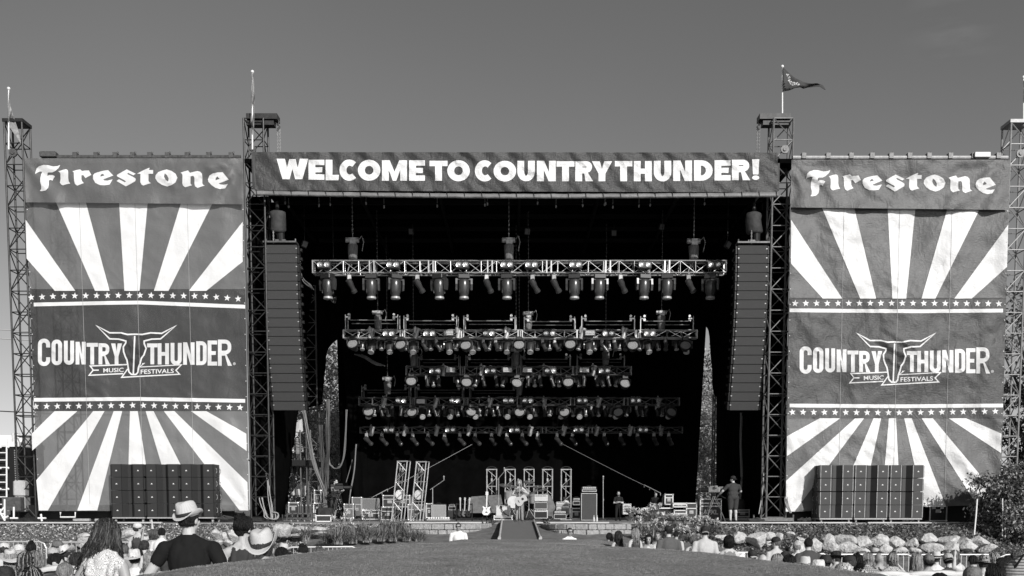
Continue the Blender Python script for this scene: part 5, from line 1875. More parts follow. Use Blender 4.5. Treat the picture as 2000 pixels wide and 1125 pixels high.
for k, (xa, ya, xb, yb) in enumerate(((1903, 1036, 1908.5, 975), (1958, 1038, 1958, 974))):
    p, q = W(xa, ya, 35.6), W(xb, yb, 35.6)
    t = thing("stake", "white stake on the right bank, %s" % ("leaning slightly" if k == 0 else "upright nearest the bush"), "stake", p, "white stakes on the right bank")
    b = MB(); b.tube([p - V((0, 0, .15)), (p + q) / 2 + V((.01, 0, 0)), q], .028 - .008 * k, n=8); b.build("pole", M_white, t)
    b = MB(); b.cyl(q, q + V((0, 0, .02)), .032 - .008 * k, n=8); b.build("cap", M_steell, t)
for k, (ya, yb) in enumerate(((643, 646), (660, 664), (802, 805))):
    b = MB(); b.tube([W(-60, ya - 2, 66), W(20, (ya + yb) / 2 + .5, 66), W(120, yb + 4, 66), W(300, yb + 6, 66)], .035, n=4)
    tag(b.build("power_line", mat("wire_grey", .4, .6) if k < 2 else M_cable, base=tuple(W(0, ya, 66))), "%s overhead wire left of the left truss tower" % ("pale upper", "pale lower", "dark lowest")[k], "wire", "overhead wires at far left")

tr = thing("equipment_trailer", "black equipment trailer with a pale roof edge at far left", "trailer", W(0, 1010, 43))
zt, zb = W(0, 866, 43).z, W(0, 995, 43).z
xr = W(37, 930, 43).x
b = MB(); b.cbox((xr - 3, 44.2, (zt + zb) / 2), (6, 2.4, zt - zb), ch=.05); b.build("body", M_black, tr)
b = MB(); b.box((xr - 3, 42.96, zt - .04), (6.04, .1, .2)); b.box((xr + .01, 44.2, zt - .04), (.06, 2.4, .2)); b.build("roof_edge", M_white, tr)
b = MB()
for k in range(26):
    b.box((xr - .07, 42.97, zb + .1 + k * (zt - zb - .4) / 25), (.14, .05, .05))
b.build("marker_strip", M_steell, tr)
b = MB()
for x in (-5, -3.2):
    b.cyl((xr + x, 42.98, zb - .05), (xr + x, 42.8, zb - .05), .38, n=20)
b.build("wheel", M_rubber, tr)
b = MB(); b.box((W(10, 860, 43).x, 44, zt + .2), (1.2, 1.2, .34)); b.cyl((W(22, 850, 43).x, 43.4, zt), (W(22, 850, 43).x, 43.4, zt + .45), .16, n=12); b.build("roof_unit", M_white, tr)
t = thing("ladder", "white ladder leaning on the black trailer at far left", "ladder", W(8, 990, 42.7))
b = MB()
for px in (-12, 13):
    b.cyl(W(px, 990, 42.75), W(px, 855, 42.75), .035, n=8)
b.build("rail", M_white, t)
b = MB()
for k in range(9):
    y = 985 - k * 14.4
    b.cyl(W(-12, y, 42.75), W(14, y, 42.75), .025, n=6)
b.build("rung", M_white, t)
b = MB()
for k in range(4):
    for px in (1, 16):
        b.ball(W(px, 873 + k * 41, 42.7), .05, 8, 6)
b.build("bolt", M_white, t)
t = thing("utility_box", "tall beige two part utility box in front of the trailer", "box", W(36, 1000, 39.3))
a, c = W(23, 938, 39.3), W(47, 970, 39.3)
b = MB(); b.cbox(((a.x + c.x) / 2, 39.55, (a.z + c.z) / 2), (c.x - a.x, .5, a.z - c.z), rot(0, .03, .1), ch=.06); b.build("upper_box", mat("pale_box_paint", .42, .7, var=.05, vscale=4, bump=.3), t)
a, c = W(26, 970, 39.3), W(49, 1000, 39.3)
b = MB(); b.cbox(((a.x + c.x) / 2, 39.55, (a.z + c.z) / 2), (c.x - a.x, .5, a.z - c.z), rot(0, 0, .05), ch=.03); b.build("lower_box", mat("grey_box_paint", .30, .7, var=.05, vscale=4, bump=.3), t)
b = MB(); b.tube([W(38, 985, 39.28), W(42, 996, 39.26), W(54, 992, 39.26)], .02, n=5); b.build("latch_cord", M_cable, t)
t = thing("outrigger", "white outrigger frame at the far left edge of the stage", "frame", W(6, 1018, 38.6))
b = MB()
for p, q in (((9, 975), (9, 1017)), ((9, 990), (0, 1000)), ((0, 1000), (9, 1016)), ((-8, 1004), (9, 1004)), ((9, 1012), (16, 1008)), ((27, 990), (27, 1012)), ((20, 1012), (35, 1012)), ((80, 1004), (82, 1018)), ((74, 1012), (90, 1012))):
    b.cyl(W(*p, 38.6), W(*q, 38.6), .035, n=6)
b.build("tube", M_white, t)
b = MB(); b.box(W(26, 984, 38.8), (.7, .3, .5)); b.build("motor_box", M_steel, t)
for lab, c_, sz in (("left", W(240, 1002, 39.7), (8.6, .2, .62)), ("right", W(1760, 998, 39.7), (8.8, .2, .85))):
    t = thing("stage_skirt", "black skirt board under the %s striped banner" % lab, "skirt", c_, "skirt boards under the banners")
    b = MB(); b.box(c_, sz); b.build("board", M_black, t)
b = MB(); b.tube([W(118, 1000, 38.9), W(118, 1010, 38.9), W(147, 1010, 38.9), W(147, 1000, 38.9)], .03, n=5)
tag(b.build("lifting_frame", M_white, base=tuple(W(132, 1010, 38.9))), "small white tube frame under the left striped banner", "frame")
b = MB(); b.cyl(W(186, 1016, 38.4), W(198, 1016, 38.4), .06, n=10); b.cbox(W(160, 1015.5, 38.5), (.62, .2, .1)); b.cbox(W(208, 1016.5, 38.5), (.3, .2, .07))
tag(b.build("tool_roll", mat("tool_metal", .4, .5, metal=.3, var=.1), base=tuple(W(190, 1018, 38.4))), "metal fittings lying on the stage edge below the left banner", "fittings")

# ------------------------------------------------------------------ flags on the tower tops
def flag(px0, y0, y1, Y, pts_top, pts_bot, label, m, marks=False):
    t = thing("flag", label, "flag", W(px0, y1, Y), "flags on the towers")
    b = MB(); b.cyl(W(px0, y1, Y), W(px0, y0, Y), .03, .022, 8); b.ball(W(px0, y0 - 1, Y), .06, 8, 6); b.build("pole", M_white, t)
    n = 24
    vs = []
    for k in range(n + 1):
        f = k / n
        for j in range(7):
            g = j / 6
            x = interp(f, [(i / (len(pts_top) - 1), p[0]) for i, p in enumerate(pts_top)]) * (1 - g) + interp(f, [(i / (len(pts_bot) - 1), p[0]) for i, p in enumerate(pts_bot)]) * g
            y = interp(f, [(i / (len(pts_top) - 1), p[1]) for i, p in enumerate(pts_top)]) * (1 - g) + interp(f, [(i / (len(pts_bot) - 1), p[1]) for i, p in enumerate(pts_bot)]) * g
            vs.append(W(x, y, Y - .05 + .16 * math.sin(f * 9 + g * 2.5) * f + .05 * smooth_noise(f * 5, g * 4, 1, 40)))
    b = MB(); b.add(vs, [(k * 7 + j, (k + 1) * 7 + j, (k + 1) * 7 + j + 1, k * 7 + j + 1) for k in range(n) for j in range(6)])
    o = b.build("cloth", m, t, smooth=True)
    sm = o.modifiers.new("thick", 'SOLIDIFY'); sm.thickness = .012
    if marks:
        b = MB()
        for k, (x, y) in enumerate(((1538.5, 147), (1540.5, 152), (1542, 157), (1543.5, 161), (1546.5, 162.5), (1549.5, 165), (1553, 164), (1556, 163), (1559, 165))):
            for q in range(2):
                a = random.uniform(-1.2, 1.2)
                p = W(x + random.uniform(-1, 1), y + random.uniform(-1, 1), Y - .32)
                b.box(p, (.1, .012, .035), rot(0, a, 0))
        b.build("printed_mark", mat("flag_print", .5, .6), t)


M_flagd = mat("dark_flag_cloth", .045, .8, var=.02, vscale=3)
M_flagl = mat("pale_flag_cloth", .22, .8, var=.12, vscale=4)
flag(1528, 131, 236, 39.6, [(1529, 131), (1541, 143), (1553, 153), (1568, 160), (1583, 163), (1596, 162), (1606, 166), (1612, 175)], [(1529, 179), (1541, 177), (1553, 172), (1563, 170), (1569, 173.5), (1578, 171), (1600, 169), (1611, 175.5)], "dark pennant streaming right from the tower right of the welcome banner", M_flagd, True)
flag(493, 141, 292, 39.2, [(493, 142), (496, 160), (497, 180), (497, 205)], [(491, 170), (491, 200), (489, 240), (496, 256)], "pale flag hanging limp on the tower left of the welcome banner", M_flagl)
flag(17, 174, 292, 39.3, [(18, 176), (20, 205), (23, 215), (40, 268)], [(16, 205), (16, 235), (17, 246), (41, 282)], "pale flag drooping on the far left truss tower", M_flagl)
flag(1999, 152, 246, 39.5, [(2000, 156), (2014, 168), (2030, 176)], [(2000, 200), (2012, 196), (2030, 180)], "white pole with a flag on the far right truss tower", M_flagl)
# ------------------------------------------------------------------ things standing on the stage
M_tolex = mat("black_tolex", .018, .6, bump=.2, bscale=200)
M_case = mat("road_case_laminate", .03, .5, var=.008, vscale=10)
M_casegrey = mat("grey_case_laminate", .12, .5, var=.02, vscale=6)
M_edge = mat("case_edge_aluminium", .6, .35, metal=.6, var=.08)
M_grill = mat("amp_grille_cloth", .16, .9, var=.03, vscale=120, bump=.4, bscale=300)
M_cream = mat("cream_tolex", .50, .7, var=.05, vscale=8, bump=.2, bscale=150)
M_tarp = mat("grey_tarp", .13, .55, var=.05, vscale=3, bump=.7, bscale=5)


def rect(px0, px1, pt, pb, Y):
    a, c = W(px0, pt, Y), W(px1, pb, Y)
    z0 = max(c.z, 0.012) if pb > 1008 else c.z
    return a.x, c.x, a.z, z0


def road_case(px0, px1, pt, pb, Y, label, m=None, depth=.55, wheels=False, dishes=1):
    x0, x1, z1, z0 = rect(px0, px1, pt, pb, Y)
    if wheels:
        z0 += .1
    t = thing("road_case", label, "road case", ((x0 + x1) / 2, Y, z0), "road cases on stage")
    c = V(((x0 + x1) / 2, Y + depth / 2, (z0 + z1) / 2)); w, h = x1 - x0, z1 - z0
    b = MB(); b.cbox(c, (w, depth, h), ch=.015); b.build("body", m or M_case, t)
    b = MB()
    for sx in (-1, 1):
        for sy in (-1, 1):
            b.box(c + V((sx * w / 2, sy * depth / 2, 0)), (.045, .045, h))
        for sz in (-1, 1):
            b.box(c + V((sx * w / 2, 0, sz * h / 2)), (.045, depth, .045))
    for sz in (-1, 1, .35):
        b.box(c + V((0, -depth / 2, sz * h / 2)), (w, .04, .04))
    b.build("edge_trim", M_edge, t)
    b = MB()
    for sx in (-1, 1):
        for sz in (-1, 1):
            b.ball(c + V((sx * w / 2, -depth / 2, sz * h / 2)), .042, 8, 6)
    b.build("corner_ball", M_edge, t)
    b = MB()
    for k in range(dishes):
        x = (k + .5) / dishes * w - w / 2
        b.box(c + V((x, -depth / 2 - .006, -.05 * h)), (min(.2, w * .4), .014, min(.13, h * .3)))
        b.cyl(c + V((x - .05, -depth / 2 - .02, -.05 * h)), c + V((x + .05, -depth / 2 - .02, -.05 * h)), .012, n=6)
    b.build("handle_dish", M_steell, t)
    if wheels:
        for sx in (-.4, .4):
            b = MB(); p = c + V((sx * w, -depth * .35, -h / 2 - .05)); b.cyl(p - V((.02, 0, 0)), p + V((.02, 0, 0)), .05, n=12); b.box(p + V((0, 0, .04)), (.06, .05, .04)); b.build("wheel", MATS["grey_caster"], t)
    return t


def amp(px0, px1, pt, pb, Y, label, body=M_tolex, grille=M_grill, depth=.32, knobs=True, panel=.2, frame_m=None):
    x0, x1, z1, z0 = rect(px0, px1, pt, pb, Y)
    t = thing("amplifier", label, "amplifier", ((x0 + x1) / 2, Y, z0), "amplifiers on stage")
    c = V(((x0 + x1) / 2, Y + depth / 2, (z0 + z1) / 2)); w, h = x1 - x0, z1 - z0
    b = MB(); b.cbox(c, (w, depth, h), ch=.03); b.build("cabinet", body, t)
    b = MB(); gh = h * (1 - panel) - .07
    b.cbox(c + V((0, -depth / 2 - .004, -h / 2 + gh / 2 + .035)), (w - .08, .02, gh), ch=.008); b.build("grille", grille, t)
    b = MB()
    zz = c.z - h / 2 + gh + .05
    for (q, s) in (((0, -h / 2 + .025), (w - .04, .02, .018)), ((0, -h / 2 + gh + .045), (w - .04, .02, .018)), ((-w / 2 + .028, -h / 2 + gh / 2 + .03), (.018, .02, gh)), ((w / 2 - .028, -h / 2 + gh / 2 + .03), (.018, .02, gh))):
        b.box(c + V((q[0], -depth / 2 - .01, q[1])), s)
    b.build("piping", frame_m or M_edge, t)
    if knobs and panel > .05:
        b = MB(); b.box(c + V((0, -depth / 2 - .004, h / 2 - h * panel / 2)), (w - .1, .014, h * panel * .62)); pn = b.build("control_panel", M_steell, t)
        b = MB()
        for k in range(6):
            p = c + V(((k + .5) / 6 * (w - .16) - (w - .16) / 2, -depth / 2 - .01, h / 2 - h * panel / 2))
            b.cyl(p, p - V((0, .025, 0)), .014, n=8)
        b.build("knobs", M_black, pn)
    b = MB()
    b.tube([c + V((-.1, 0, h / 2)), c + V((-.06, 0, h / 2 + .035)), c + V((.06, 0, h / 2 + .035)), c + V((.1, 0, h / 2))], .012, n=5)
    b.build("handle", M_rubber, t)
    return t


road_case(672, 690, 985, 1012, 44.5, "small road case beside the left camera operator", M_casegrey)
road_case(708, 740, 997, 1014, 43.6, "long low road case under the square grey cabinet", M_case)
amp(706, 742, 972, 996, 43.8, "square grey speaker cabinet on the long low road case", M_tolex, M_grill, panel=.04)
road_case(688, 706, 972, 1013, 45.6, "pale topped road case behind the square grey cabinet", M_casegrey)
road_case(745, 768, 991, 1015, 44.2, "road case left of the leaning truss columns", M_case)
road_case(748, 800, 968, 990, 46.5, "wide road case behind the leaning truss columns", M_case, dishes=2)
road_case(797, 829, 986, 1015, 44.6, "dark panelled road case behind the right leaning truss column", M_casegrey)
road_case(833, 843, 984, 1011, 43.4, "narrow upright road case beside the grey guitar cabinet", M_case)
amp(841, 872, 984, 1010, 43.3, "grey guitar cabinet with pale corners by the boom microphone", M_tolex, mat("pale_grille_cloth", .27, .9, var=.04, vscale=120, bump=.4, bscale=300), panel=.05)
amp(875, 891, 985, 997, 43.6, "small black amplifier head on a sloping wedge", M_tolex, M_black, panel=.3)
t = thing("floor_wedge", "black sloping floor wedge under the small amplifier head", "floor monitor", W(882, 1014, 43.5))
b = MB(); a, c = W(874, 1013, 43.4), W(893, 997, 43.4)
b.prism([(0, 0), (.45, 0), (.38, c.z - a.z), (.12, c.z - a.z)], frame((a.x, 43.4, a.z + .005), V((0, 1, 0)), V((0, 0, 1)), V((1, 0, 0))), c.x - a.x); b.build("body", M_tolex, t)
b = MB(); b.box(((a.x + c.x) / 2, 43.43, (a.z + c.z) / 2), (c.x - a.x - .06, .02, (c.z - a.z) * .8), rot(-.35)); b.build("grille", M_black, t)
t = thing("pedal_board", "cluttered pale pedal board in front of the grey guitar cabinet", "pedal board", W(857, 1016, 42.6))
b = MB(); q = W(857, 1014, 42.6); b.box(q + V((0, 0, -.02)), (.95, .4, .06)); b.build("board", M_steell, t)
b = MB()
for k in range(9):
    b.cbox(q + V((-.4 + k * .1, random.uniform(-.1, .1), .05)), (.07, .12, .07), rot(0, 0, random.uniform(-.3, .3)), ch=.01)
b.build("pedals", M_white, t)

# truss columns with lamps
pr_globe = proto_wash(.95, 0, .05)
for c_ in pr_globe.children:
    for g_ in c_.children:
        g_.data.materials[0] = M_lens
pr_small = proto_spot(.55, -1.57, 1.35)


def light_column(px, pt, pb, Y, w, label, m, lean=0.0, yaw=0.0, lamps=(), grp="", nbay=3):
    p = W(px, pb, Y); p.z = .01
    zt = W(px, pt, Y).z
    t = thing("truss_column", label, "truss column", p, grp)
    q = V((p.x + lean, Y, zt))
    ax, ay = V((math.cos(yaw), math.sin(yaw), 0)), V((-math.sin(yaw), math.cos(yaw), 0))
    for sx in (-1, 1):
        for sy in (-1, 1):
            b = MB(); o = ax * (sx * w / 2) + ay * (sy * w / 2); b.cyl(p + o, q + o, .026, n=8); b.build("chord", m, t)
    b = MB()
    for k in range(nbay + 1):
        c = p + (q - p) * (k / nbay)
        cs = [c + ax * (i * w / 2) + ay * (j * w / 2) for i, j in ((-1, -1), (1, -1), (1, 1), (-1, 1))]
        for i in range(4):
            b.cyl(cs[i], cs[(i + 1) % 4], .018, n=6)
        if k < nbay:                                      # K bracing on the front and left faces
            d, e = p + (q - p) * ((k + .5) / nbay), p + (q - p) * ((k + 1) / nbay)
            for u_, v_ in ((ax, -ay), (ay, -ax)):
                o = v_ * (w / 2)
                b.cyl(c + o - u_ * (w / 2), d + o + u_ * (w / 2), .014, n=6); b.cyl(d + o + u_ * (w / 2), e + o - u_ * (w / 2), .014, n=6)
    b.build("lacing", m, t)
    b = MB(); M3 = rot(0, 0, yaw)
    for s in (-1, 1):
        b.box(q + ax * (s * w / 2 * .86), (.1, w + .06, .03), M3); b.box(q + ay * (s * w / 2 * .86), (w + .06, .1, .03), M3)
    b.build("top_plate", m, t)
    b = MB(); b.box(p + V((0, 0, .02)), (w + .1, w + .1, .03), M3); b.build("foot_plate", m, t)
    if nbay < 3 or lean == 0:
        b = MB(); b.tube([q + ax * (w / 2 * math.cos(a)) + V((0, -w / 2, .02 + .1 * math.sin(a))) for a in np.linspace(0, PI, 8)], .02, n=5); b.build("top_hoop", M_black, t)
    b = MB(); b.cyl(p + V((0, .05, .02)), q + V((0, .05, -.1)), .02, n=6); b.build("lamp_pole", m, t)
    for kind, f in lamps:
        c = p + (q - p) * f + ay * (-.02)
        dup(pr_globe if kind == 'g' else pr_small, c + V((0, 0, .36 if kind == 'g' else .2)), (0, 0, yaw + random.uniform(-.2, .2)),
            ("round lamp" if kind == 'g' else "small lamp") + " inside the " + label.replace("silver ", "").replace("tall ", ""), "lamps inside the " + ("leaning" if lean else "rear") + " truss columns")


light_column(776.5, 901, 1016, 41.6, .40, "left one of two silver leaning truss columns", M_alu, .28, -.22, (('g', .44), ('s', .17), ('s', .8)), "leaning truss columns")
light_column(813.5, 902, 1016, 41.6, .40, "right one of two silver leaning truss columns", M_alu, .27, -.22, (('g', .44), ('s', .17), ('s', .8)), "leaning truss columns")
for k, px in enumerate((960.5, 996.5, 1033, 1069, 1105)):
    light_column(px, 917, 1011, 47.0, .44, ["leftmost silver rear truss column", "silver rear truss column just left of the singer", "silver rear truss column just right of the singer", "silver rear truss column fourth from the left", "rightmost silver rear truss column"][k], mat("pale_rear_truss", .38, .45, metal=.3, var=.06), 0, 0, (('s', .74), ('g', .3)) if k in (3, 4) else (('s', .74),), "rear truss columns")
kill(pr_globe); kill(pr_small)

# drum riser, its sloping covers and the kit
t = thing("drum_riser", "low dark drum riser with grey sloping cover cloths", "drum riser", W(1012, 1010, 46))
b = MB(); a, c = W(978, 999, 46), W(1070, 1010, 46); b.box(((a.x + c.x) / 2, 47, (a.z + c.z) / 2), (c.x - a.x, 2, a.z - c.z)); b.build("platform", M_black, t)
for nm, P in (("left", [(914, 1002), (914, 976), (921, 970), (978, 966), (985, 1002)]), ("right", [(1060, 1010), (1060, 966), (1069, 962), (1078, 972), (1085, 990), (1078, 1012)])):
    b = MB()
    top = [W(x, y, 45.6 if i in (0, len(P) - 1) else 46.3) for i, (x, y) in enumerate(P)]
    bk2 = [p + V((0, 1.2, 0)) for p in top]
    n = len(P)
    b.add(top + bk2, [tuple(range(n))[::-1]] + [(i, i + 1, n + i + 1, n + i) for i in range(n - 1)]); b.build("cover_cloth", M_tarp, t)


def drum(b, s, c, r, d, axis, n=22):
    q = V(axis).to_track_quat('Z', 'Y').to_matrix().to_4x4()
    M = Matrix.Translation(c) @ q
    b.lathe([(r * .97, -d / 2), (r, -d / 2 + .01), (r, d / 2 - .01), (r * .97, d / 2)], M, n)
    s.lathe([(r * .96, d / 2 + .002), (r * 1.03, d / 2 + .002), (r * 1.03, d / 2 - .03), (r * .99, d / 2 - .035)], M, n)


kit = thing("drum_kit", "drum kit with cymbals behind the singing guitarist", "drum kit", W(1010, 1000, 46))
Yd = 45.9
b, s_ = MB(), MB(); drum(b, s_, W(1003, 981, Yd), .27, .4, (0, -1, .05)); d1 = b.build("bass_drum", mat("drum_shell_red", .05, .4), kit); s_.build("hoop", M_edge, d1)
for px, py, r, d, ax in ((994, 967, .19, .34, (0, -.3, 1)), (1012, 962, .15, .22, (0, -.5, 1)), (1026, 962, .15, .22, (0, -.5, 1)), (1043, 974, .2, .36, (0, -.25, 1)), (1055, 970, .17, .14, (0, -.3, 1))):
    b, s_ = MB(), MB(); drum(b, s_, W(px, py, Yd + .1), r, d, ax, 18)
    dd = b.build("drum", mat("silver_drum_shell", .42, .3, metal=.3, var=.1, vscale=6), kit); s_.build("hoop", M_edge, dd)
for px, py, r in ((986, 947.5, .25), (999, 949, .21), (1033, 941, .25), (1050, 950, .22), (1060, 956, .2)):
    b = MB(); q = W(px, py, Yd + .1)
    b.lathe([(r, -.02), (r * .5, .0), (.05, .01), (.04, .03), (.005, .035)], Matrix.Translation(q) @ Matrix.Rotation(.35, 4, 'X') @ Matrix.Rotation(random.uniform(-.25, .25), 4, 'Y'), 20)
    b.build("cymbal", mat("cymbal_bronze", .25, .3, metal=.7, var=.05), kit)
    b = MB(); f = V((q.x, q.y, .14)); b.cyl(q, f + V((0, 0, .3)), .013, n=6)
    for a in (0, 2.1, 4.2):
        b.cyl(f + V((0, 0, .4)), f + V((math.cos(a) * .25, math.sin(a) * .25, -.0)), .011, n=6)
    b.build("stand", M_edge, kit)


def mic_stand(px, pt, pb, Y, label, boom=None):
    p = W(px, pb, Y); p.z = .012
    q = W(px, pt, Y)
    t = thing("microphone_stand", label, "microphone stand", p, "microphone stands")
    b = MB(); b.cyl(p, q, .016, n=8); b.cyl(p + V((0, 0, .5 * q.z)), p + V((0, 0, .5 * q.z + .08)), .024, n=8); b.build("pole", M_steell, t)
    b = MB()
    for a in (.5, 2.6, 4.7):
        b.cyl(p + V((0, 0, .12)), p + V((math.cos(a) * .26, math.sin(a) * .26, .004)), .012, n=6)
    b.build("tripod_base", M_steel, t)
    h = q
    if boom:
        h = W(boom[0], boom[1], Y - .1)
        g = q + (q - h) * .22
        b = MB(); b.cyl(g, h, .013, n=6); b.build("boom", M_steell, t)
    d = V((0, .7, .35)).normalized()
    b = MB(); b.cyl(h, h + V((0, -.03, .12)), .02, .025, 8); b.ball(h + V((0, -.035, .145)), (.035, .035, .042), 10, 8); b.build("microphone", M_steell, t)


mic_stand(845, 953, 1014, 42.6, "boom microphone stand standing alone left of the guitar rack", (867, 938))
mic_stand(1178, 938, 1015, 42.3, "straight microphone stand right of the tall bass cabinet")
mic_stand(1014.5, 946, 1016, 41.0, "microphone stand right in front of the singing guitarist", (1012, 944))
mic_stand(974, 934, 1000, 45.0, "tall boom microphone stand beside the drum kit", (985, 921))


def guitar_body(b, M, sc, kind):
    """outline of a guitar body in local XY (neck along +Y), thickness along Z"""
    if kind == 'acoustic':
        o = [(0, -.25), (.12, -.245), (.19, -.17), (.195, -.08), (.15, .0), (.12, .05), (.13, .12), (.145, .17), (.12, .225), (.05, .245)]
    else:
        o = [(0, -.22), (.10, -.22), (.165, -.16), (.165, -.08), (.125, -.0), (.125, .06), (.165, .12), (.15, .155), (.10, .12), (.05, .10)]
    pts = [(x * sc, y * sc) for x, y in o] + [(-x * sc, y * sc) for x, y in o[::-1][:-1]]
    b.prism(pts, M, (.10 if kind == 'acoustic' else .045) * sc)


def guitar(o, neck, face, sc, label, mbody, kind, name="guitar", mneck=None):
    """o: centre of body, neck: direction of neck, face: direction the top faces"""
    y = V(neck).normalized(); z = V(face).normalized(); x = y.cross(z).normalized(); z = x.cross(y)
    M = frame(o, x, y, z)
    t = thing(name, label, "guitar", o)
    b = MB(); guitar_body(b, M, sc, kind); bd = b.build("body", mbody, t)
    th = (.10 if kind == 'acoustic' else .045) * sc
    b = MB()
    if kind == 'acoustic':
        b.lathe([(.052 * sc, th + .001), (.052 * sc, th + .003), (.001, th + .003)], M @ Matrix.Translation((0, .07 * sc, 0)), 18)
    else:
        for yy in (-.08, 0, .06):
            b.box(M @ V((0, yy * sc, th + .004)), (.08 * sc, .025 * sc, .012), M.to_3x3())
    b.build("sound_hole" if kind == 'acoustic' else "pickup", M_black, bd)
    b = MB(); b.box(M @ V((0, -.11 * sc, th + .006)), (.11 * sc, .025 * sc, .014), M.to_3x3()); b.build("bridge", M_black, bd)
    b = MB(); b.box(M @ V((0, .36 * sc, th * .8)), (.052 * sc, .56 * sc, .025), M.to_3x3()); nk = b.build("neck", mneck or mat("dark_neck_wood", .05, .5), t)
    b = MB(); b.box(M @ V((0, .70 * sc, th * .6)), (.085 * sc, .16 * sc, .02), M.to_3x3())
    for s in (-1, 1):
        for k in range(3):
            b.box(M @ V((s * .055 * sc, (.65 + k * .05) * sc, th * .6)), (.03 * sc, .018 * sc, .02), M.to_3x3())
    b.build("headstock", mneck or MATS["dark_neck_wood"], nk)
    return t


g = guitar(W(950, 1000, 42.8) + V((0, 0, .08)), (.03, .18, 1), (.1, -1, .15), 1.0, "white electric guitar with a pale neck on a stand", mat("white_guitar_lacquer", .72, .25), 'electric', mneck=mat("maple_neck", .5, .4))
t = thing("guitar_stand", "black stand holding the white electric guitar", "guitar stand", W(950, 1015, 43.0))
b = MB(); q = W(950, 1000, 43.0)
for a in (-.22, .22):
    b.cyl(V((q.x, 43.05, .55)), V((q.x + a, 42.75, .012)), .014, n=6)
b.cyl(V((q.x, 43.05, .75)), V((q.x, 43.35, .012)), .014, n=6)
b.cyl(V((q.x - .12, 42.7, .15)), V((q.x + .12, 42.7, .15)), .014, n=6)
b.build("frame", M_black, t)
t = thing("guitar_rack", "dark guitar rack holding three guitars left of the white guitar", "guitar rack", W(906, 1016, 43.2))
b = MB(); x0, x1 = W(891, 990, 43.2).x, W(922, 990, 43.2).x
for x in (x0, x1):
    b.cyl((x, 43.0, .01), (x, 43.3, .75), .02, n=6); b.cyl((x, 43.5, .01), (x, 43.3, .75), .02, n=6)
b.cyl((x0, 43.3, .72), (x1, 43.3, .72), .025, n=8); b.cyl((x0, 43.05, .12), (x1, 43.05, .12), .025, n=8)
b.build("frame", M_black, t)
for k, px in enumerate((898, 906, 914)):
    guitar(W(px, 1001, 43.1), (.05 * (k - 1) + .04, .22, 1), (.8, -.6, .1), .82, "dark guitar in the rack, %s" % ("leftmost", "middle one", "rightmost")[k], mat("sunburst_lacquer_%d" % k, (.05, .16, .03)[k], .3), 'electric', mneck=MATS["maple_neck"])["group"] = "guitars in the rack"

# amplifiers around the singer
amp(968, 997, 987, 1008, 42.0, "cream combo amplifier with a dark cable on its front", M_cream, mat("cream_grille", .55, .9, var=.05, vscale=100), panel=.08)
b = MB(); q = W(978, 993, 41.95)
b.tube([W(979, 991, 41.94), W(981, 997, 41.9), W(987, 1004, 41.9), W(994, 1008, 41.9)], .02, n=6); b.ball(W(979, 990, 41.93), .05, 8, 6)
tag(b.build("cable", M_black, base=tuple(q)), "short dark cable hanging over the cream combo amplifier", "cable")
road_case(965, 1000, 1008, 1015, 42.0, "flat dark case under the cream combo amplifier", M_case)
amp(1043, 1070, 966, 979.5, 42.4, "cream amplifier head on top of the three box stack", M_cream, M_cream, panel=.35, frame_m=M_edge)
amp(1043, 1070, 980, 995, 42.4, "dark amplifier in the middle of the three box stack", M_tolex, mat("dark_sheen_grille", .05, .4), panel=.02)
amp(1043, 1070, 995.5, 1013, 42.4, "pale framed cabinet at the bottom of the three box stack", M_cream, M_black, panel=.14)
amp(1086, 1112, 980, 990, 44.2, "pale amplifier head behind the small black combo", M_cream, mat("grey_weave", .3, .9, var=.08, vscale=60), panel=.3)
amp(1086, 1113, 990.5, 1005, 44.2, "pale cabinet under the pale amplifier head", M_cream, mat("grey_weave", .3), panel=.05)
amp(1081, 1107, 997, 1014, 43.2, "small black combo amplifier with a pale control strip", M_tolex, M_black, panel=.4)
amp(1118, 1134, 972, 987, 44.8, "dim amplifier head behind the framed dark case", M_tolex, M_black, panel=.4)
road_case(1117, 1135, 993, 1013, 44.2, "framed dark case left of the tall bass cabinet", M_case)
amp(1136, 1166, 950, 961, 42.6, "bass amplifier head with many knobs on the tall cabinet", M_tolex, M_black, panel=.5)
amp(1134.5, 1166.5, 962, 1017, 42.5, "tall dark bass speaker cabinet with pale piping", M_tolex, mat("charcoal_grille", .055, .9, var=.012, vscale=30), panel=.01, knobs=False, depth=.5)
for k, px in enumerate((1160, 1166)):
    q = W(px, 1017, 42.0); q.z = .012
    b = MB(); b.lathe([(.035, 0), (.036, .13), (.03, .16), (.014, .19), (.014, .215), (.016, .215)], Matrix.Translation(q), 12)
    t = thing("bottle", "clear water bottle at the foot of the bass cabinet, %s one" % ("left", "right")[k], "bottle", q, "water bottles by the bass cabinet")
    b.build("body", mat("bottle_plastic", .6, .15, spec=.6), t)
    b = MB(); b.cyl(q + V((0, 0, .213)), q + V((0, 0, .24)), .018, n=10); b.build("cap", M_white, t)
for k in range(4):
    road_case(1217.5, 1231.5, 985 + k * 4.7, 989.3 + k * 4.7, 43.4, "pale shallow tray in the stack beside the stagehand, %s" % ("topmost", "second", "third", "lowest")[k], M_cream, .4)
t = thing("work_desk", "long dark work desk with a pale front edge behind the lilies", "desk", W(1290, 1014, 43))
b = MB(); a, c = W(1256, 991, 43), W(1314, 994, 43); b.box(((a.x + c.x) / 2, 43.4, (a.z + c.z) / 2), (c.x - a.x, .9, .05)); b.build("top", M_edge, t)
b = MB(); b.box(((a.x + c.x) / 2, 43.45, a.z / 2), (c.x - a.x - .05, .8, a.z - .1)); b.build("skirt", M_black, t)
road_case(1315, 1341, 983, 990, 42.8, "shallow bright edged case lying on the framed case", M_casegrey)
road_case(1317, 1340, 997, 1015, 42.8, "framed road case with round emblem plates", M_case, dishes=1)
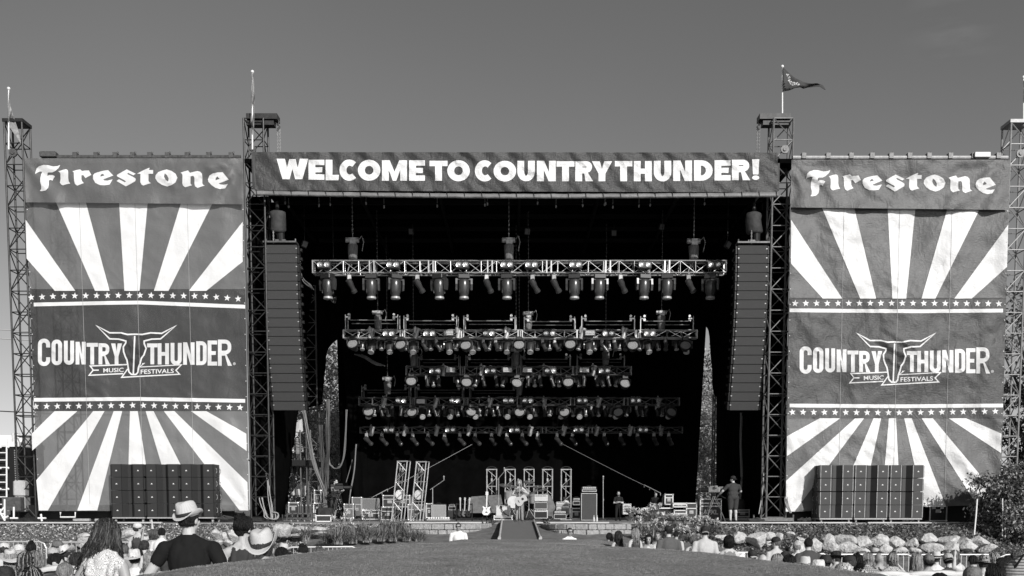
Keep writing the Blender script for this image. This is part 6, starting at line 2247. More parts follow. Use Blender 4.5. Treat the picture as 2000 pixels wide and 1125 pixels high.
road_case(1341, 1360, 983, 1014, 43.3, "upright road case between the framed case and the lettered case", M_case, dishes=1)
road_case(1299, 1314, 966, 985, 44.2, "dark flight case standing behind the work desk", M_case)
lc = road_case(1368, 1408, 975, 1017, 43.4, "big grey case with white painted letters behind the camera tripod", mat("charcoal_case", .075, .6, var=.01, vscale=5))
x0, x1, z1, z0 = rect(1368, 1408, 975, 1017, 43.4)
cu = bpy.data.curves.new("t", 'FONT'); cu.body = "APXL"; cu.size = .26; cu.extrude = .004; cu.align_x = 'CENTER'; cu.offset = .008
ob = bpy.data.objects.new("t", cu); COL.objects.link(ob)
me = bpy.data.meshes.new_from_object(ob.evaluated_get(bpy.context.evaluated_depsgraph_get()))
bpy.data.objects.remove(ob)
b = MB(); b.add([V(((x0 + x1) / 2 + .0 + v.co.x, 43.4 - .012 - v.co.z, .30 + v.co.y)) for v in me.vertices], [list(p.vertices) for p in me.polygons]); b.build("painted_letters", M_white, lc)
b = MB(); b.box(((x0 + x1) / 2, 43.385, z1 - .17), (x1 - x0 - .08, .02, .05)); b.build("pale_band", M_edge, lc)
road_case(1438, 1463, 996, 1014, 43.2, "open framed wheeled case behind the standing camera operator", M_case, wheels=True)
t = thing("equipment_bag", "soft dark bag on the wheeled case behind the operator", "bag", W(1446, 994, 43.4))
b = MB(); b.lathe([(.1, -.02), (.2, .02), (.21, .25), (.19, .38), (.1, .46), (.02, .47)], Matrix.Translation(W(1446, 996, 43.5)), 14, sy=.7, fn=lambda p: p + V((.03 * smooth_noise(p.x * 8, p.z * 8, 1), 0, 0))); b.build("body", mat("dark_nylon", .035, .8, bump=.5, bscale=10), t, smooth=True)
b = MB(); q = W(1446, 977, 43.4); b.tube([q + V((-.08, 0, 0)), q + V((-.05, 0, .1)), q + V((.05, 0, .1)), q + V((.08, 0, 0))], .015, n=5); b.build("strap", M_rubber, t)


def tripod_camera(px, ptop, pb, Y, yaw, label, dark, s=1.0):
    p = W(px, pb, Y); p.z = .012
    zt = W(px, ptop, Y).z
    t = thing("camera_tripod", label, "camera", p, "cameras on tripods")
    head = V((p.x, Y, zt - .28 * s))
    b = MB()
    for a in (-.75, 2.4, 4.0):
        f = p + V((math.cos(a) * .5 * s, math.sin(a) * .4 * s, 0))
        for o in (-.035, .035):
            b.cyl(head + V((o, 0, -.1)), (head + f) / 2 + V((o * .8, 0, 0)), .016, n=6)
        b.cyl((head + f) / 2, f, .017, n=6)
    b.build("tripod", M_black if dark else M_steel, t)
    M3 = rot(0, 0, yaw)
    b = MB(); b.cbox(head + V((0, 0, -.05)), (.14, .14, .12), M3, ch=.02); b.cyl(head + M3 @ V((0, -.05, 0)), head + M3 @ V((.1, -.5, -.25)), .014, n=6); b.cyl(head + M3 @ V((0, -.05, 0)), head + M3 @ V((-.12, -.5, -.2)), .014, n=6); b.build("pan_head", M_black, t)
    cbm = M_black if dark else mat("grey_camera_body", .22, .45, var=.06, vscale=12)
    b = MB(); b.cbox(head + M3 @ V((0, 0, .13)), (.14 * s, .42 * s, .2 * s), M3, ch=.03); b.cbox(head + M3 @ V((.0, .02, .26)), (.05, .3 * s, .06), M3, ch=.015); bd = b.build("camera_body", cbm, t)
    b = MB(); b.cyl(head + M3 @ V((0, .2 * s, .13)), head + M3 @ V((0, .48 * s, .13)), .07 * s, .085 * s, 14); b.cbox(head + M3 @ V((0, .52 * s, .13)), (.2 * s, .1 * s, .16 * s), M3, ch=.02); b.build("lens", M_black, bd)
    b = MB(); b.cbox(head + M3 @ V((-.12, -.1, .25)), (.12, .1, .1), M3, ch=.015); b.cbox(head + M3 @ V((.1, -.25, .2)), (.02, .16, .12), M3, ch=.008); b.build("viewfinder", cbm, bd)


tripod_camera(663, 946, 1017, 41.2, -1.35, "dark camera on a tripod worked by the man at left", True, .9)
tripod_camera(1394, 948, 1019, 40.6, 1.15, "camera on a tall dark tripod worked by the man in shorts", False, 1.1)

# left wing: cart, scaffold deck, cloths, hanging cables
t = thing("cart", "wheeled cart carrying dark cylinders at the left wing", "cart", W(585, 1018, 40.8))
a, c = W(561, 1003, 40.8), W(612, 1012, 40.8)
b = MB()
for z in (c.z, a.z):
    for yy in (40.8, 41.5):
        b.box(((a.x + c.x) / 2, yy, z), (c.x - a.x, .05, .05))
for k in range(6):
    x = a.x + (c.x - a.x) * k / 5
    b.box((x, 40.8, (a.z + c.z) / 2), (.05, .05, a.z - c.z)); b.box((x, 41.15, c.z), (.05, .7, .04))
b.build("frame", M_steel, t)
b = MB()
for k in range(4):
    b.cyl((a.x + .12 + k * (c.x - a.x - .24) / 3, 40.9, .05), (a.x + .16 + k * (c.x - a.x - .24) / 3, 40.9, .05), .055, n=10)
b.build("wheel", MATS["grey_caster"], t)
for k in range(4):
    q = W(583 + k * 7.6, 1005, 41.0)
    b = MB(); b.lathe([(.06, .0), (.06, .34), (.045, .4), (.028, .43), (.028, .5), (.03, .5)], Matrix.Translation(q), 12)
    tag(b.build("gas_cylinder", mat("dark_cylinder", .05, .35, spec=.5), base=tuple(q)), "dark gas cylinder standing on the cart, %s from the left" % NTH[k], "gas cylinder", "cylinders on the cart")
road_case(564, 582, 982, 1003, 41.0, "dark open equipment box on the left end of the cart", M_case)
road_case(614, 627, 958, 983, 42.6, "plain grey upright box on a small stand at left", mat("plain_grey_box", .10, .7), .4)
t = thing("side_table", "small stand with pale legs under the plain grey box", "stand", W(621, 1012, 42.6))
b = MB()
for px in (612, 630):
    q = W(px, 984, 42.55); b.cyl((q.x, 42.6, .012), (q.x, 42.6, q.z), .025, n=6); b.cyl((q.x, 43, .012), (q.x, 43, q.z), .025, n=6)
b.build("legs", M_white, t)
b = MB(); q0, q1 = W(611, 983.5, 42.55), W(631, 983.5, 42.55); b.box(((q0.x + q1.x) / 2, 42.8, q0.z), (q1.x - q0.x, .55, .03)); b.build("top", M_edge, t)
t = thing("floor_monitor", "black floor monitor with a round cover beside the left tripod", "floor monitor", W(634, 1016, 41.0))
b = MB(); q = W(634, 1004, 41.0); b.cbox(q + V((0, .2, 0)), (.62, .45, .42), rot(-.4), ch=.05); b.build("body", M_tolex, t)
b = MB(); b.lathe([(.2, 0), (.19, .03), (.001, .05)], frame(q + V((.05, -.06, .02)), V((1, 0, 0)), V((0, .3, 1)).normalized(), V((0, -1, .3)).normalized()), 18); b.build("round_cover", M_rubber, t)
t = thing("flat_case", "bright edged flat case on the stage floor beside the left tripod", "case", W(632, 1014, 40.7))
b = MB(); a, c = W(617, 1007, 40.6), W(646, 1016, 40.6)
b.box(((a.x + c.x) / 2, 40.9, (a.z + .02) / 2), (c.x - a.x, .5, a.z - .03)); b.build("body", M_case, t)
b = MB()
for z in (.03, a.z):
    b.box(((a.x + c.x) / 2, 40.63, z), (c.x - a.x, .03, .035))
for x in (a.x, c.x):
    b.box((x, 40.63, a.z / 2), (.035, .03, a.z))
b.build("edge_trim", M_white, t)

t = thing("scaffold_deck", "dark raised scaffold deck with railings at the left wing", "scaffold", W(585, 1000, 46))
za, ze = W(585, 900, 46).z, W(585, 842, 46).z
xa, xb = W(558, 900, 46).x, W(607, 900, 46).x
b = MB(); b.box(((xa + xb) / 2, 46.8, za - .1), (xb - xa + .3, 2, .25)); b.build("deck", M_black, t)
b = MB()
for x in (xa, (xa + xb) / 2 + .1, xb):
    for y in (46, 47.7):
        b.cyl((x, y, .01), (x, y, ze + .05), .035, n=8)
b.build("post", M_steel, t)
b = MB()
for z in (ze, (za + ze) / 2):
    b.cyl((xa, 46, z), (xb, 46, z - .1), .022, n=6)
for k in range(9):
    x = xa + (xb - xa) * k / 8
    b.cyl((x, 45.95, za - .2), (x, 45.95, za + .12), .015, n=5)
b.build("railing", M_steel, t)
b = MB(); b.add([W(568, 967, 47.5), W(582, 945, 47.8), W(590, 942, 48), W(597, 968, 47.5), W(597, 946, 48)], [(0, 1, 2, 3), (2, 4, 3)])
o = tag(b.build("tarp", mat("pale_tarp", .42, .8, var=.06, vscale=2, bump=.5, bscale=4), base=tuple(W(580, 967, 47.5))), "pale triangular tarp under the left scaffold deck", "tarp")
m_ = o.modifiers.new("thick", 'SOLIDIFY'); m_.thickness = .02
b = MB(); b.add([W(566, 836, 48.5), W(586, 820, 48.5), W(590, 818, 48.5), W(592, 842, 48.5), W(582, 846, 48.4), W(570, 842, 48.5)], [(0, 1, 4, 5), (1, 2, 3, 4)])
o = tag(b.build("tarp", MATS["pale_tarp"], base=tuple(W(580, 842, 48.5))), "pale cloth hanging above the left scaffold deck", "tarp")
m_ = o.modifiers.new("thick", 'SOLIDIFY'); m_.thickness = .02


def cable(pts, r, label, m, n=3, spread=.05, grp="hanging cables at the left wing", Y=None, name="hanging_cable"):
    b = MB()
    P = [W(*p) for p in pts]
    # smooth the polyline a little
    Q = []
    for i in range(len(P) - 1):
        for k in range(5):
            t = k / 5
            p0, p1, p2, p3 = P[max(i - 1, 0)], P[i], P[i + 1], P[min(i + 2, len(P) - 1)]
            Q.append(.5 * ((2 * p1) + (p2 - p0) * t + (2 * p0 - 5 * p1 + 4 * p2 - p3) * t * t + (3 * p1 - p0 - 3 * p2 + p3) * t ** 3))
    Q.append(P[-1])
    for k in range(n):
        o = V((random.uniform(-spread, spread), random.uniform(-spread, spread), 0)) if n > 1 else V((0, 0, 0))
        b.tube([q + o * (1 + .5 * math.sin(i * .7 + k)) for i, q in enumerate(Q)], r, n=5)
    tag(b.build(name, m, base=tuple(P[-1])), label, "cable", grp)


cable([(590, 782, 42), (601, 850, 42), (616, 915, 42), (633, 964, 42), (636, 1008, 42)], .022, "pale cable bundle slanting from the left speaker array to the stage", M_cablel, 6, .06)
cable([(627, 830, 44), (629, 880, 43.5), (633, 930, 43), (637, 990, 42.5)], .022, "dark cable bundle hanging beside the left rear truss leg", M_cable, 6, .07)
cable([(642, 780, 44.5), (641, 850, 44), (640, 920, 43), (637, 975, 42.5)], .022, "dark vertical cable bundle left of the left camera operator", M_cable, 6, .06)
cable([(642, 800, 46), (642, 895, 46), (648, 911, 46), (656, 915, 46), (665, 909, 46), (671, 890, 46), (675, 840, 46), (676, 800, 46)], .022, "pale looped cable hanging in a deep U at the left wing", M_cablel, 3, .04)
cable([(697, 868, 44), (693, 915, 43.5), (686, 960, 43), (682, 990, 42.6)], .03, "pale slanting cable right of the left camera operator", M_cablel, 2, .03)
cable([(688, 898, 44.5), (683, 918, 44), (676, 942, 43.5)], .018, "thin pale strap above the left camera", M_cablel, 1)
cable([(581, 525, 42), (592, 545, 42), (604, 557, 42), (612, 566, 42.2)], .018, "pale cables sagging from the left speaker array to the front truss", M_cablel, 3, .07)
cable([(1446.5, 806, 43), (1446, 860, 43), (1447, 930, 43), (1445, 975, 43)], .05, "pale vertical cable bundle behind the man in shorts", M_cablel, 2, .03, "hanging cables at the right wing")
cable([(1491, 870, 40.2), (1491, 940, 40), (1487, 975, 39.6), (1482, 1004, 39.2)], .022, "pale cable beside the inner right truss tower", M_rope, 1, .03, "hanging cables at the right wing")
cable([(522, 925, 39.4), (524, 950, 39.3), (528, 985, 39), (531, 1014, 38.8)], .016, "pale cable bundle running down the inner left truss tower", M_rope, 3, .05)
cable([(509, 972, 39.2), (516, 996, 39), (520, 1010, 38.8), (537, 1014, 38.7), (541, 1003, 38.8), (533, 1000, 38.8)], .02, "pale thick straps coiled at the foot of the inner left truss tower", M_rope, 3, .06)
cable([(700, 672 + 20, 46), (722, 703, 46), (745, 714, 46)], .03, "bright sagging cable loom under the left end of the second truss", M_cablel, 5, .12)
cable([(1535, 935, 39.3), (1542, 955, 39.2), (1536, 975, 39), (1545, 1002, 39)], .02, "pale rope tied at the foot of the inner right truss tower", M_rope, 2, .05, "hanging cables at the right wing")
for k, (p, q, lab) in enumerate((((724, 973), (922, 868), "pale guy rope rising right from the left road cases"), ((1290, 963), (1100, 868), "pale guy rope rising left from the work desk"))):
    Ya, Yb = 44.0, 50
    a, c = W(*p, Ya), W(*q, Yb)
    t = thing("guy_rope", lab, "rope", a, "guy ropes over the stage")
    b = MB(); b.tube([a, a * .66 + c * .34 - V((0, 0, .03)), a * .33 + c * .67 - V((0, 0, .02)), c], .009, n=5); b.build("rope", M_rope, t)
    b = MB(); d = (c - a); b.cyl(a, a + d * .15, .017, n=6)
    for f in (.0, .05, .1, .15):
        e = a + d * f; b.cyl(e, e - V((0, 0, .1)), .014, n=5)
    b.build("turnbuckle", M_rope, t)
# small case by the right stack, black ground boxes
t = road_case(1817, 1848, 974.5, 1017, 39.2, "small black upright case with white stickers beside the right speaker stack", M_black, .7)
x0, x1, z1, z0 = rect(1817, 1848, 974.5, 1017, 39.2)
b = MB()
for (fx, fz, sx, sz) in ((.24, .87, .1, .2), (.5, .92, .13, .07), (.5, .8, .1, .06), (.72, .87, .1, .16), (.22, .62, .14, .13), (.72, .62, .12, .12), (.48, .73, .09, .06)):
    b.box((x0 + fx * (x1 - x0), 39.19, z0 + fz * (z1 - z0)), (sx, .012, sz))
b.build("sticker", M_white, t)
road_case(1804, 1818, 975, 1017, 39.9, "plain black case half behind the stickered case", M_black, .6)
for k, (xa, y, xb) in enumerate(((1560, 1015, 1585), (1466, 1016, 1492), (1470, 1023, 1510), (420, 1012, 455))):
    b = MB()
    for j in range(5):
        pts = [W(xa + (xb - xa) * f + random.uniform(-3, 3), y + random.uniform(-5, 3) * math.sin(f * 3.1), 38.6 - .2 * (k == 2)) for f in np.linspace(0, 1, 9)]
        for p_ in pts:
            p_.z = max(p_.z, ground_z(p_.x, p_.y) + .03) if k == 2 else max(p_.z, .03)
        b.tube(pts, .03, n=5)
    tag(b.build("cable_coil", M_cable, base=tuple(pts[0])), "heap of black cable on the stage edge " + ("left of the right speaker stack", "right of the man in shorts", "under the inner right tower", "right of the left speaker stack")[k], "cables", "cable heaps on the stage edge")
# ------------------------------------------------------------------ people
SK = {"light": mat("skin_light", .46, .55, var=.04, vscale=9, spec=.35), "tan": mat("skin_tan", .31, .5, var=.04, vscale=9, spec=.4), "dark": mat("skin_shade", .20, .5, var=.03, vscale=9)}
def hairm(n, v, var):
    return mat("hair_" + n, v, .6, var=var, vscale=45, bump=1.0, bscale=80, spec=.22, stretch=(1, 1, .12))


HR = {"black": hairm("black", .014, .009), "brown": hairm("brown", .045, .03), "mid": hairm("mid", .13, .07), "blonde": hairm("blonde", .34, .17), "grey": hairm("grey", .25, .1)}
M_dark = mat("eye_dark", .02, .3)
M_lip = mat("lip", .18, .5)
M_shoe = mat("shoe", .12, .7)
M_mirror = mat("sunglass_lens", .01, .1, spec=.8)


def cloth_mat(v, pat=None):
    n = "fabric_%03d%s" % (int(v * 1000), pat or "")
    if n in MATS:
        return MATS[n]
    m = mat(n, v, .9, var=v * .12, vscale=5, bump=.35, bscale=11, spec=.1)
    if pat:
        nt = m.node_tree; bs = nt.nodes["Principled BSDF"]; tc = nt.nodes.new("ShaderNodeTexCoord")
        if pat in ("plaid", "stripe"):
            def wave(ax, sc):
                w = nt.nodes.new("ShaderNodeTexWave"); w.bands_direction = ax; w.inputs["Scale"].default_value = sc; nt.links.new(tc.outputs["Object"], w.inputs[0]); return w.outputs["Fac"]
            a = wave('Z', 9)
            if pat == "plaid":
                mx = nt.nodes.new("ShaderNodeMath"); mx.operation = 'MULTIPLY'; nt.links.new(a, mx.inputs[0]); nt.links.new(wave('X', 9), mx.inputs[1]); a = mx.outputs[0]
            r = nt.nodes.new("ShaderNodeMapRange"); r.inputs[3].default_value = v * .25; r.inputs[4].default_value = v; nt.links.new(a, r.inputs[0]); nt.links.new(r.outputs[0], bs.inputs["Base Color"])
        elif pat == "camo":
            w = nt.nodes.new("ShaderNodeTexNoise"); w.inputs["Scale"].default_value = 26; nt.links.new(tc.outputs["Object"], w.inputs[0])
            r = nt.nodes.new("ShaderNodeValToRGB"); r.color_ramp.interpolation = 'CONSTANT'
            r.color_ramp.elements[0].color = (.02, .02, .02, 1); r.color_ramp.elements[1].position = .5; r.color_ramp.elements[1].color = (v, v, v, 1)
            e = r.color_ramp.elements.new(.42); e.color = (v * .3,) * 3 + (1,)
            nt.links.new(w.outputs["Fac"], r.inputs[0]); nt.links.new(r.outputs[0], bs.inputs["Base Color"])
        elif pat in ("floral", "print"):
            w = nt.nodes.new("ShaderNodeTexVoronoi"); w.inputs["Scale"].default_value = 50 if pat == "floral" else 26; w.inputs["Randomness"].default_value = .25; nt.links.new(tc.outputs["Object"], w.inputs[0])
            mu = nt.nodes.new("ShaderNodeMath"); mu.operation = 'SINE'; ml = nt.nodes.new("ShaderNodeMath"); ml.operation = 'MULTIPLY'; ml.inputs[1].default_value = 17
            nt.links.new(w.outputs["Distance"], ml.inputs[0]); nt.links.new(ml.outputs[0], mu.inputs[0])
            r = nt.nodes.new("ShaderNodeMapRange"); r.inputs[1].default_value = -.9; r.inputs[2].default_value = -.2
            r.inputs[3].default_value = v * (.3 if pat == "floral" else .06); r.inputs[4].default_value = v; nt.links.new(mu.outputs[0], r.inputs[0]); nt.links.new(r.outputs[0], bs.inputs["Base Color"])
    MATS[n] = m
    return m


REG = ["shirt", "skin", "pants", "shoe", "dark", "lip"]


def cap_(p0, r0, p1, r1, reg):
    return ('c', V(p0), r0, V(p1), r1, reg)


def ell(c, r, reg, m=None):
    return ('e', V(c), V(r), m or Matrix.Identity(3), reg)


def add_capsule(b, p0, r0, p1, r1):
    d = (p1 - p0); L = d.length
    q = d.to_track_quat('Z', 'Y').to_matrix().to_4x4() if L > 1e-6 else Matrix.Identity(4)
    prof = [(r0 * math.sin(a), -r0 * math.cos(a)) for a in (.25, .7, 1.2)] + [(r0 + (r1 - r0) * t, L * t) for t in (0, .33, .67, 1)] + [(r1 * math.sin(a), L + r1 * math.cos(a)) for a in (1.2, .7, .25)]
    b.lathe(prof, Matrix.Translation(p0) @ q, 12)


def hand(out, wr, d, n, side, curl=.5, s=1.0):
    """palm, four bent fingers and a thumb; d along the hand, n out of the palm's back, side toward the thumb"""
    d = d.normalized(); side = (side - d * side.dot(d)).normalized(); n = d.cross(side).normalized() * (1 if d.cross(side).dot(n) > 0 else -1)
    for k in (-1, 0, 1):
        out.append(cap_(wr + side * (.022 * k * s), .017 * s, wr + d * .085 * s + side * (.026 * k * s), .015 * s, "skin"))
    for k, L in enumerate((.070, .080, .074, .058)):
        a = wr + d * .088 * s + side * ((.033 - .022 * k) * s)
        m = a + (d * math.cos(curl) - n * math.sin(curl)) * (L * .52 * s)
        e = m + (d * math.cos(curl * 2.1) - n * math.sin(curl * 2.1)) * (L * .48 * s)
        out += [cap_(a, .0095 * s, m, .009 * s, "skin"), cap_(m, .009 * s, e, .0075 * s, "skin")]
    t0 = wr + d * .03 * s + side * .028 * s
    t1 = t0 + (d * .6 + side * .8).normalized() * .04 * s - n * .01 * s
    out += [cap_(t0, .013 * s, t1, .011 * s, "skin"), cap_(t1, .011 * s, t1 + (d * .9 + side * .25).normalized() * .03 * s - n * .008 * s, .009 * s, "skin")]


def build_person(o):
    """o: dict of pose and clothes -> primitives and the head frame; local frame faces +Y, feet at z = 0"""
    fem, sit, bw = o.get("fem", False), o.get("sit", False), o.get("bw", 1.0)
    lean, tw = o.get("lean", .05), o.get("twist", 0)
    P = V((0, 0, .52 if sit else .95))
    up, fw = V((0, math.sin(lean), math.cos(lean))), V((0, math.cos(lean), -math.sin(lean)))
    if tw:
        Mt = rot(0, 0, tw); up, fw = Mt @ up, Mt @ fw
    rt = fw.cross(up)
    S_ = lambda x, y, h: P + rt * x + fw * y + up * h
    B3 = frame((0, 0, 0), rt, fw, up).to_3x3()
    pr = []
    sh = .148 if not fem else .128
    belly = o.get("belly", 0)
    top, bot = o.get("top", "tee"), o.get("bottom", "pants")
    pr.append(ell(S_(0, 0, .31), (.165 * bw if not fem else .138 * bw, .115 * bw, .20), "shirt", B3))
    pr.append(ell(S_(0, .005 + belly * .03, .12), ((.150 if not fem else .128) * bw + belly * .03, .115 * bw + belly * .05, .18), "shirt", B3))
    pr.append(ell(S_(0, -.01, .0), ((.165 if not fem else .175) * bw, .125 * bw, .135), "shirt" if top == "dress" else "pants", B3))
    shr = "shirt" if top != "tank" else "skin"
    for s in (-1, 1):
        pr.append(cap_(S_(s * .04, 0, .44), .07, S_(s * sh * bw, 0, .437), .060, shr if top != "dress" else "shirt"))
        pr.append(cap_(S_(s * .035, -.01, .51), .05, S_(s * .13 * bw, -.005, .455), .045, "shirt" if top in ("tee", "long", "dress") else "skin"))
        if top in ("tank", "dress"):
            pr.append(cap_(S_(s * .085, -.09, .36), .03, S_(s * .085, -.01, .515), .03, "shirt")); pr.append(cap_(S_(s * .085, -.01, .515), .03, S_(s * .085, .085, .36), .03, "shirt"))
        if fem:
            pr.append(ell(S_(s * .068, .085, .29), (.066, .06, .066), "shirt", B3))
        elif top in ("tee", "long"):
            pr.append(ell(S_(s * .07, -.045, .35), (.095, .072, .15), "shirt", B3))
    nr = .060 if not fem else .049
    pr.append(cap_(S_(0, -.01, .46), nr, S_(0, .01, .60), nr - .005, "skin"))
    if top in ("tee", "long", "dress"):
        pr.append(cap_(S_(0, -.012, .46), nr + .03, S_(0, -.006, .492), nr + .014, "shirt"))
    # head
    hm = B3 @ rot(0, 0, o.get("yaw", 0)) @ rot(-o.get("nod", 0), 0, 0) @ rot(0, o.get("tilt", 0), 0)
    hc = S_(0, .02, .57) + hm @ V((0, .0, .105))
    h = lambda x, y, z: hc + hm @ V((x, y, z))
    pr += [ell(h(0, -.010, .018), (.076, .096, .103), "skin", hm), ell(h(0, .030, -.045), (.060, .064, .068), "skin", hm), ell(h(0, .055, -.088), (.030, .026, .024), "skin", hm),
           cap_(h(0, .086, .015), .011, h(0, .106, -.022), .015, "skin"), cap_(h(-.03, .080, .032), .012, h(.03, .080, .032), .012, "skin")]
    for s in (-1, 1):
        pr += [ell(h(s * .078, -.004, -.008), (.013, .024, .034), "skin", hm), ell(h(s * .030, .083, .012), (.015, .012, .009), "dark", hm), ell(h(s * .045, .062, -.02), (.022, .022, .024), "skin", hm)]
    pr.append(ell(h(0, .091, -.058), (.024, .010, .010), "lip", hm))
    if o.get("beard"):
        pr.append(ell(h(0, .05, -.078), (.055, .055, .045), "dark", hm))
    # arms
    ha = o.get("hands", False)
    for s in (-1, 1):
        SHp = S_(s * (sh + .035) * bw, 0, .425)
        a = o.get("armL" if s < 0 else "armR", o.get("arms", "down"))
        if isinstance(a, tuple):
            el, wr = V(a[0]), V(a[1])
        elif a == "down":
            el, wr = SHp + V((s * .06, -.03, -.28)), SHp + V((s * .07, .05, -.53))
        elif a == "lap":
            el, wr = SHp + V((s * .07, .03, -.27)), SHp + V((-s * .05, .24, -.33))
        elif a == "front":
            el, wr = SHp + V((s * .085, -.01, -.27)), SHp + V((-s * .02, .22, -.30))
        elif a == "up":
            el, wr = SHp + V((s * .20, .10, -.10)), SHp + V((s * .02, .16, .14))
        elif a == "raised":
            el, wr = SHp + V((s * .12, .16, .10)), SHp + V((s * .08, .22, .34))
        elif a == "crossed":
            el, wr = SHp + V((s * .06, .04, -.26)), SHp + V((-s * .20, .17, -.22 - .02 * s))
        ua = wr - el
        f = o.get('hem', .55)
        m = SHp + (el - SHp) * f
        fat = bw ** .5 * (1 if not fem else .86)
        if top in ("tee",):
            pr += [cap_(SHp, .066 * fat, m + (el - SHp) * .08, .060 * fat, "shirt"), cap_(SHp + (el - SHp) * .35, .050 * fat, el, .042 * fat, "skin")]
        elif top == "long":
            pr += [cap_(SHp, .064 * fat, el, .05 * fat, "shirt")]
        else:
            pr += [cap_(SHp, .054 * fat, el, .041 * fat, "skin")]
        if top == "long":
            pr.append(cap_(el, .05 * fat, el + ua * .93, .035 * fat, "shirt"))
        pr += [cap_(el, .043 * fat, el + ua * .4, .042 * fat, "skin"), cap_(el + ua * .4, .042 * fat, wr, .027 * fat, "skin")]
        dirn = ua.normalized()
        sd = V((-s, 0, 0)) if abs(dirn.x) < .8 else V((0, 0, 1))
        if ha:
            hand(pr, wr, dirn, V((s, 0, 0)), V((0, 1, .3)) if abs(dirn.y) < .8 else V((-s * .3, 0, 1)), o.get("curl", .45))
        else:
            nn = dirn.cross(V((0, 1, 0.2))).normalized()
            pr += [ell(wr + dirn * .06, (.03, .03, .055), "skin", dirn.to_track_quat('Z', 'Y').to_matrix()), cap_(wr + dirn * .04, .013, wr + dirn * .09 + V((-s * .03, .02, 0)), .01, "skin")]
            for k in range(4):
                a0 = wr + dirn * .09 + V((-s * .02 + s * .013 * k, 0, 0)); pr.append(cap_(a0, .011, a0 + dirn * .06 + V((0, .015, 0)), .009, "skin"))
    # legs
    for s in (-1, 1):
        hp = S_(s * .088 * bw, 0, -.03)
        if sit:
            kn, an = V((s * .14, hp.y + .43, .50)), V((s * .15, hp.y + .44, .085))
        else:
            st = o.get("stride", 0) * s
            kn, an = V((s * .105, .02 + st * .5, .50)), V((s * .115, -.03 + st, .085))
        tr, kr = .092 * bw, .060 * bw ** .5
        if bot == "shorts":
            e = hp + (kn - hp) * .92
            pr += [cap_(hp, tr + .012, e, kr + .032, "pants"), cap_(hp + (kn - hp) * .6, kr + .01, kn, kr, "skin"), cap_(kn, kr, an, .040, "skin"), ell(kn + (an - kn) * .3 + V((0, -.02, 0)), (.055 * bw ** .5, .058, .11), "skin")]
        elif bot == "skirt":
            pr += [cap_(hp, tr, kn, kr + .03, "shirt"), cap_(kn, kr, an, .036, "skin")]
        else:
            pr += [cap_(hp, tr, kn, kr + .012, "pants"), cap_(kn, kr + .012, an, .052, "pants"), ell(kn + (an - kn) * .3 + V((0, -.02, 0)), (.058, .06, .11), "pants")]
        pr += [cap_(an, .038, an + V((0, 0, -.04)), .042, "shoe"), cap_(an + V((0, -.035, -.045)), .038, an + V((s * .03, .15, -.05)), .032, "shoe")]
    return pr, hc, hm


def skin_mesh(pr, voxel, name, mats, keep_above=None):
    b = MB()
    for p in pr:
        if p[0] == 'c':
            add_capsule(b, p[1], p[2], p[3], p[4])
        else:
            b.ball(p[1], p[2], 14, 10, rot=p[3])
    me = bpy.data.meshes.new("t"); me.from_pydata(b.v, [], b.f)
    ob = bpy.data.objects.new("t", me); COL.objects.link(ob)
    rm = ob.modifiers.new("r", 'REMESH'); rm.mode = 'VOXEL'; rm.voxel_size = voxel; rm.adaptivity = 0
    smo = ob.modifiers.new("s", 'SMOOTH'); smo.iterations = 3; smo.factor = .5
    dg = bpy.context.evaluated_depsgraph_get()
    out = bpy.data.meshes.new_from_object(ob.evaluated_get(dg))
    bpy.data.objects.remove(ob); bpy.data.meshes.remove(me)
    out.name = name
    n = len(out.polygons)
    C = np.zeros(n * 3); out.polygons.foreach_get("center", C); C = C.reshape(-1, 3)
    best = np.full(n, 1e9); idx = np.zeros(n, int)
    for p in pr:
        if p[0] == 'c':
            a, c = np.array(p[1]), np.array(p[3]); d = c - a; L2 = max(d @ d, 1e-9)
            t = np.clip(((C - a) @ d) / L2, 0, 1)
            s = np.linalg.norm(C - a - t[:, None] * d, axis=1) - (p[2] + (p[4] - p[2]) * t)
        else:
            q = (C - np.array(p[1])) @ np.array(p[3])
            s = (np.linalg.norm(q / np.array(p[2]), axis=1) - 1) * min(p[2])
        if p[-1] in ("dark", "lip"):
            s = s - .003
        k = s < best
        best[k] = s[k]; idx[k] = REG.index(p[-1])
    while out.materials:
        out.materials.pop()
    for m in mats:
        out.materials.append(m)
    out.polygons.foreach_set("material_index", idx.astype(np.int32))
    out.polygons.foreach_set("use_smooth", np.ones(n, bool))
    out.update()
    return out


def head_shell(b, hc, hm, puff=.0, front=.035, low=-.03, seed=0, back=-.09):
    """hair cap: a shell over the skull, open at the face"""
    nu, nv = 40, 24
    P = {}
    for j in range(nv + 1):
        ph = PI * j / nv
        for i in range(nu):
            t = 2 * PI * i / nu
            d = V((math.sin(ph) * math.cos(t), math.sin(ph) * math.sin(t), math.cos(ph)))
            r = 1 + .06 * noise.noise(d * 3 + V((seed, 0, 0))) + .035 * noise.noise(d * 8 + V((seed, 1, 0))) + .035 * noise.noise(V((d.x * 22, d.y * 22, d.z * 6 + seed)))
            p = V((d.x * (.086 + puff), d.y * (.104 + puff), d.z * (.108 + puff))) * r + V((0, -.014, .022))
            P[(j, i)] = (p, d)
    k0 = len(b.v)
    order = [(j, i) for j in range(nv + 1) for i in range(nu)]
    ix = {}
    for q in order:
        ix[q] = len(b.v); b.v.append(tuple(hc + hm @ P[q][0]))
    for j in range(nv):
        for i in range(nu):
            qs = [(j, i), (j + 1, i), (j + 1, (i + 1) % nu), (j, (i + 1) % nu)]
            c = sum((P[q][0] for q in qs), V((0, 0, 0))) / 4
            face = c.y > front and c.z < .075
            if face or c.z < back or (c.y > -.02 and c.z < low):
                continue
            b.f.append([ix[q] for q in qs]); b.m.append(0)
    return b


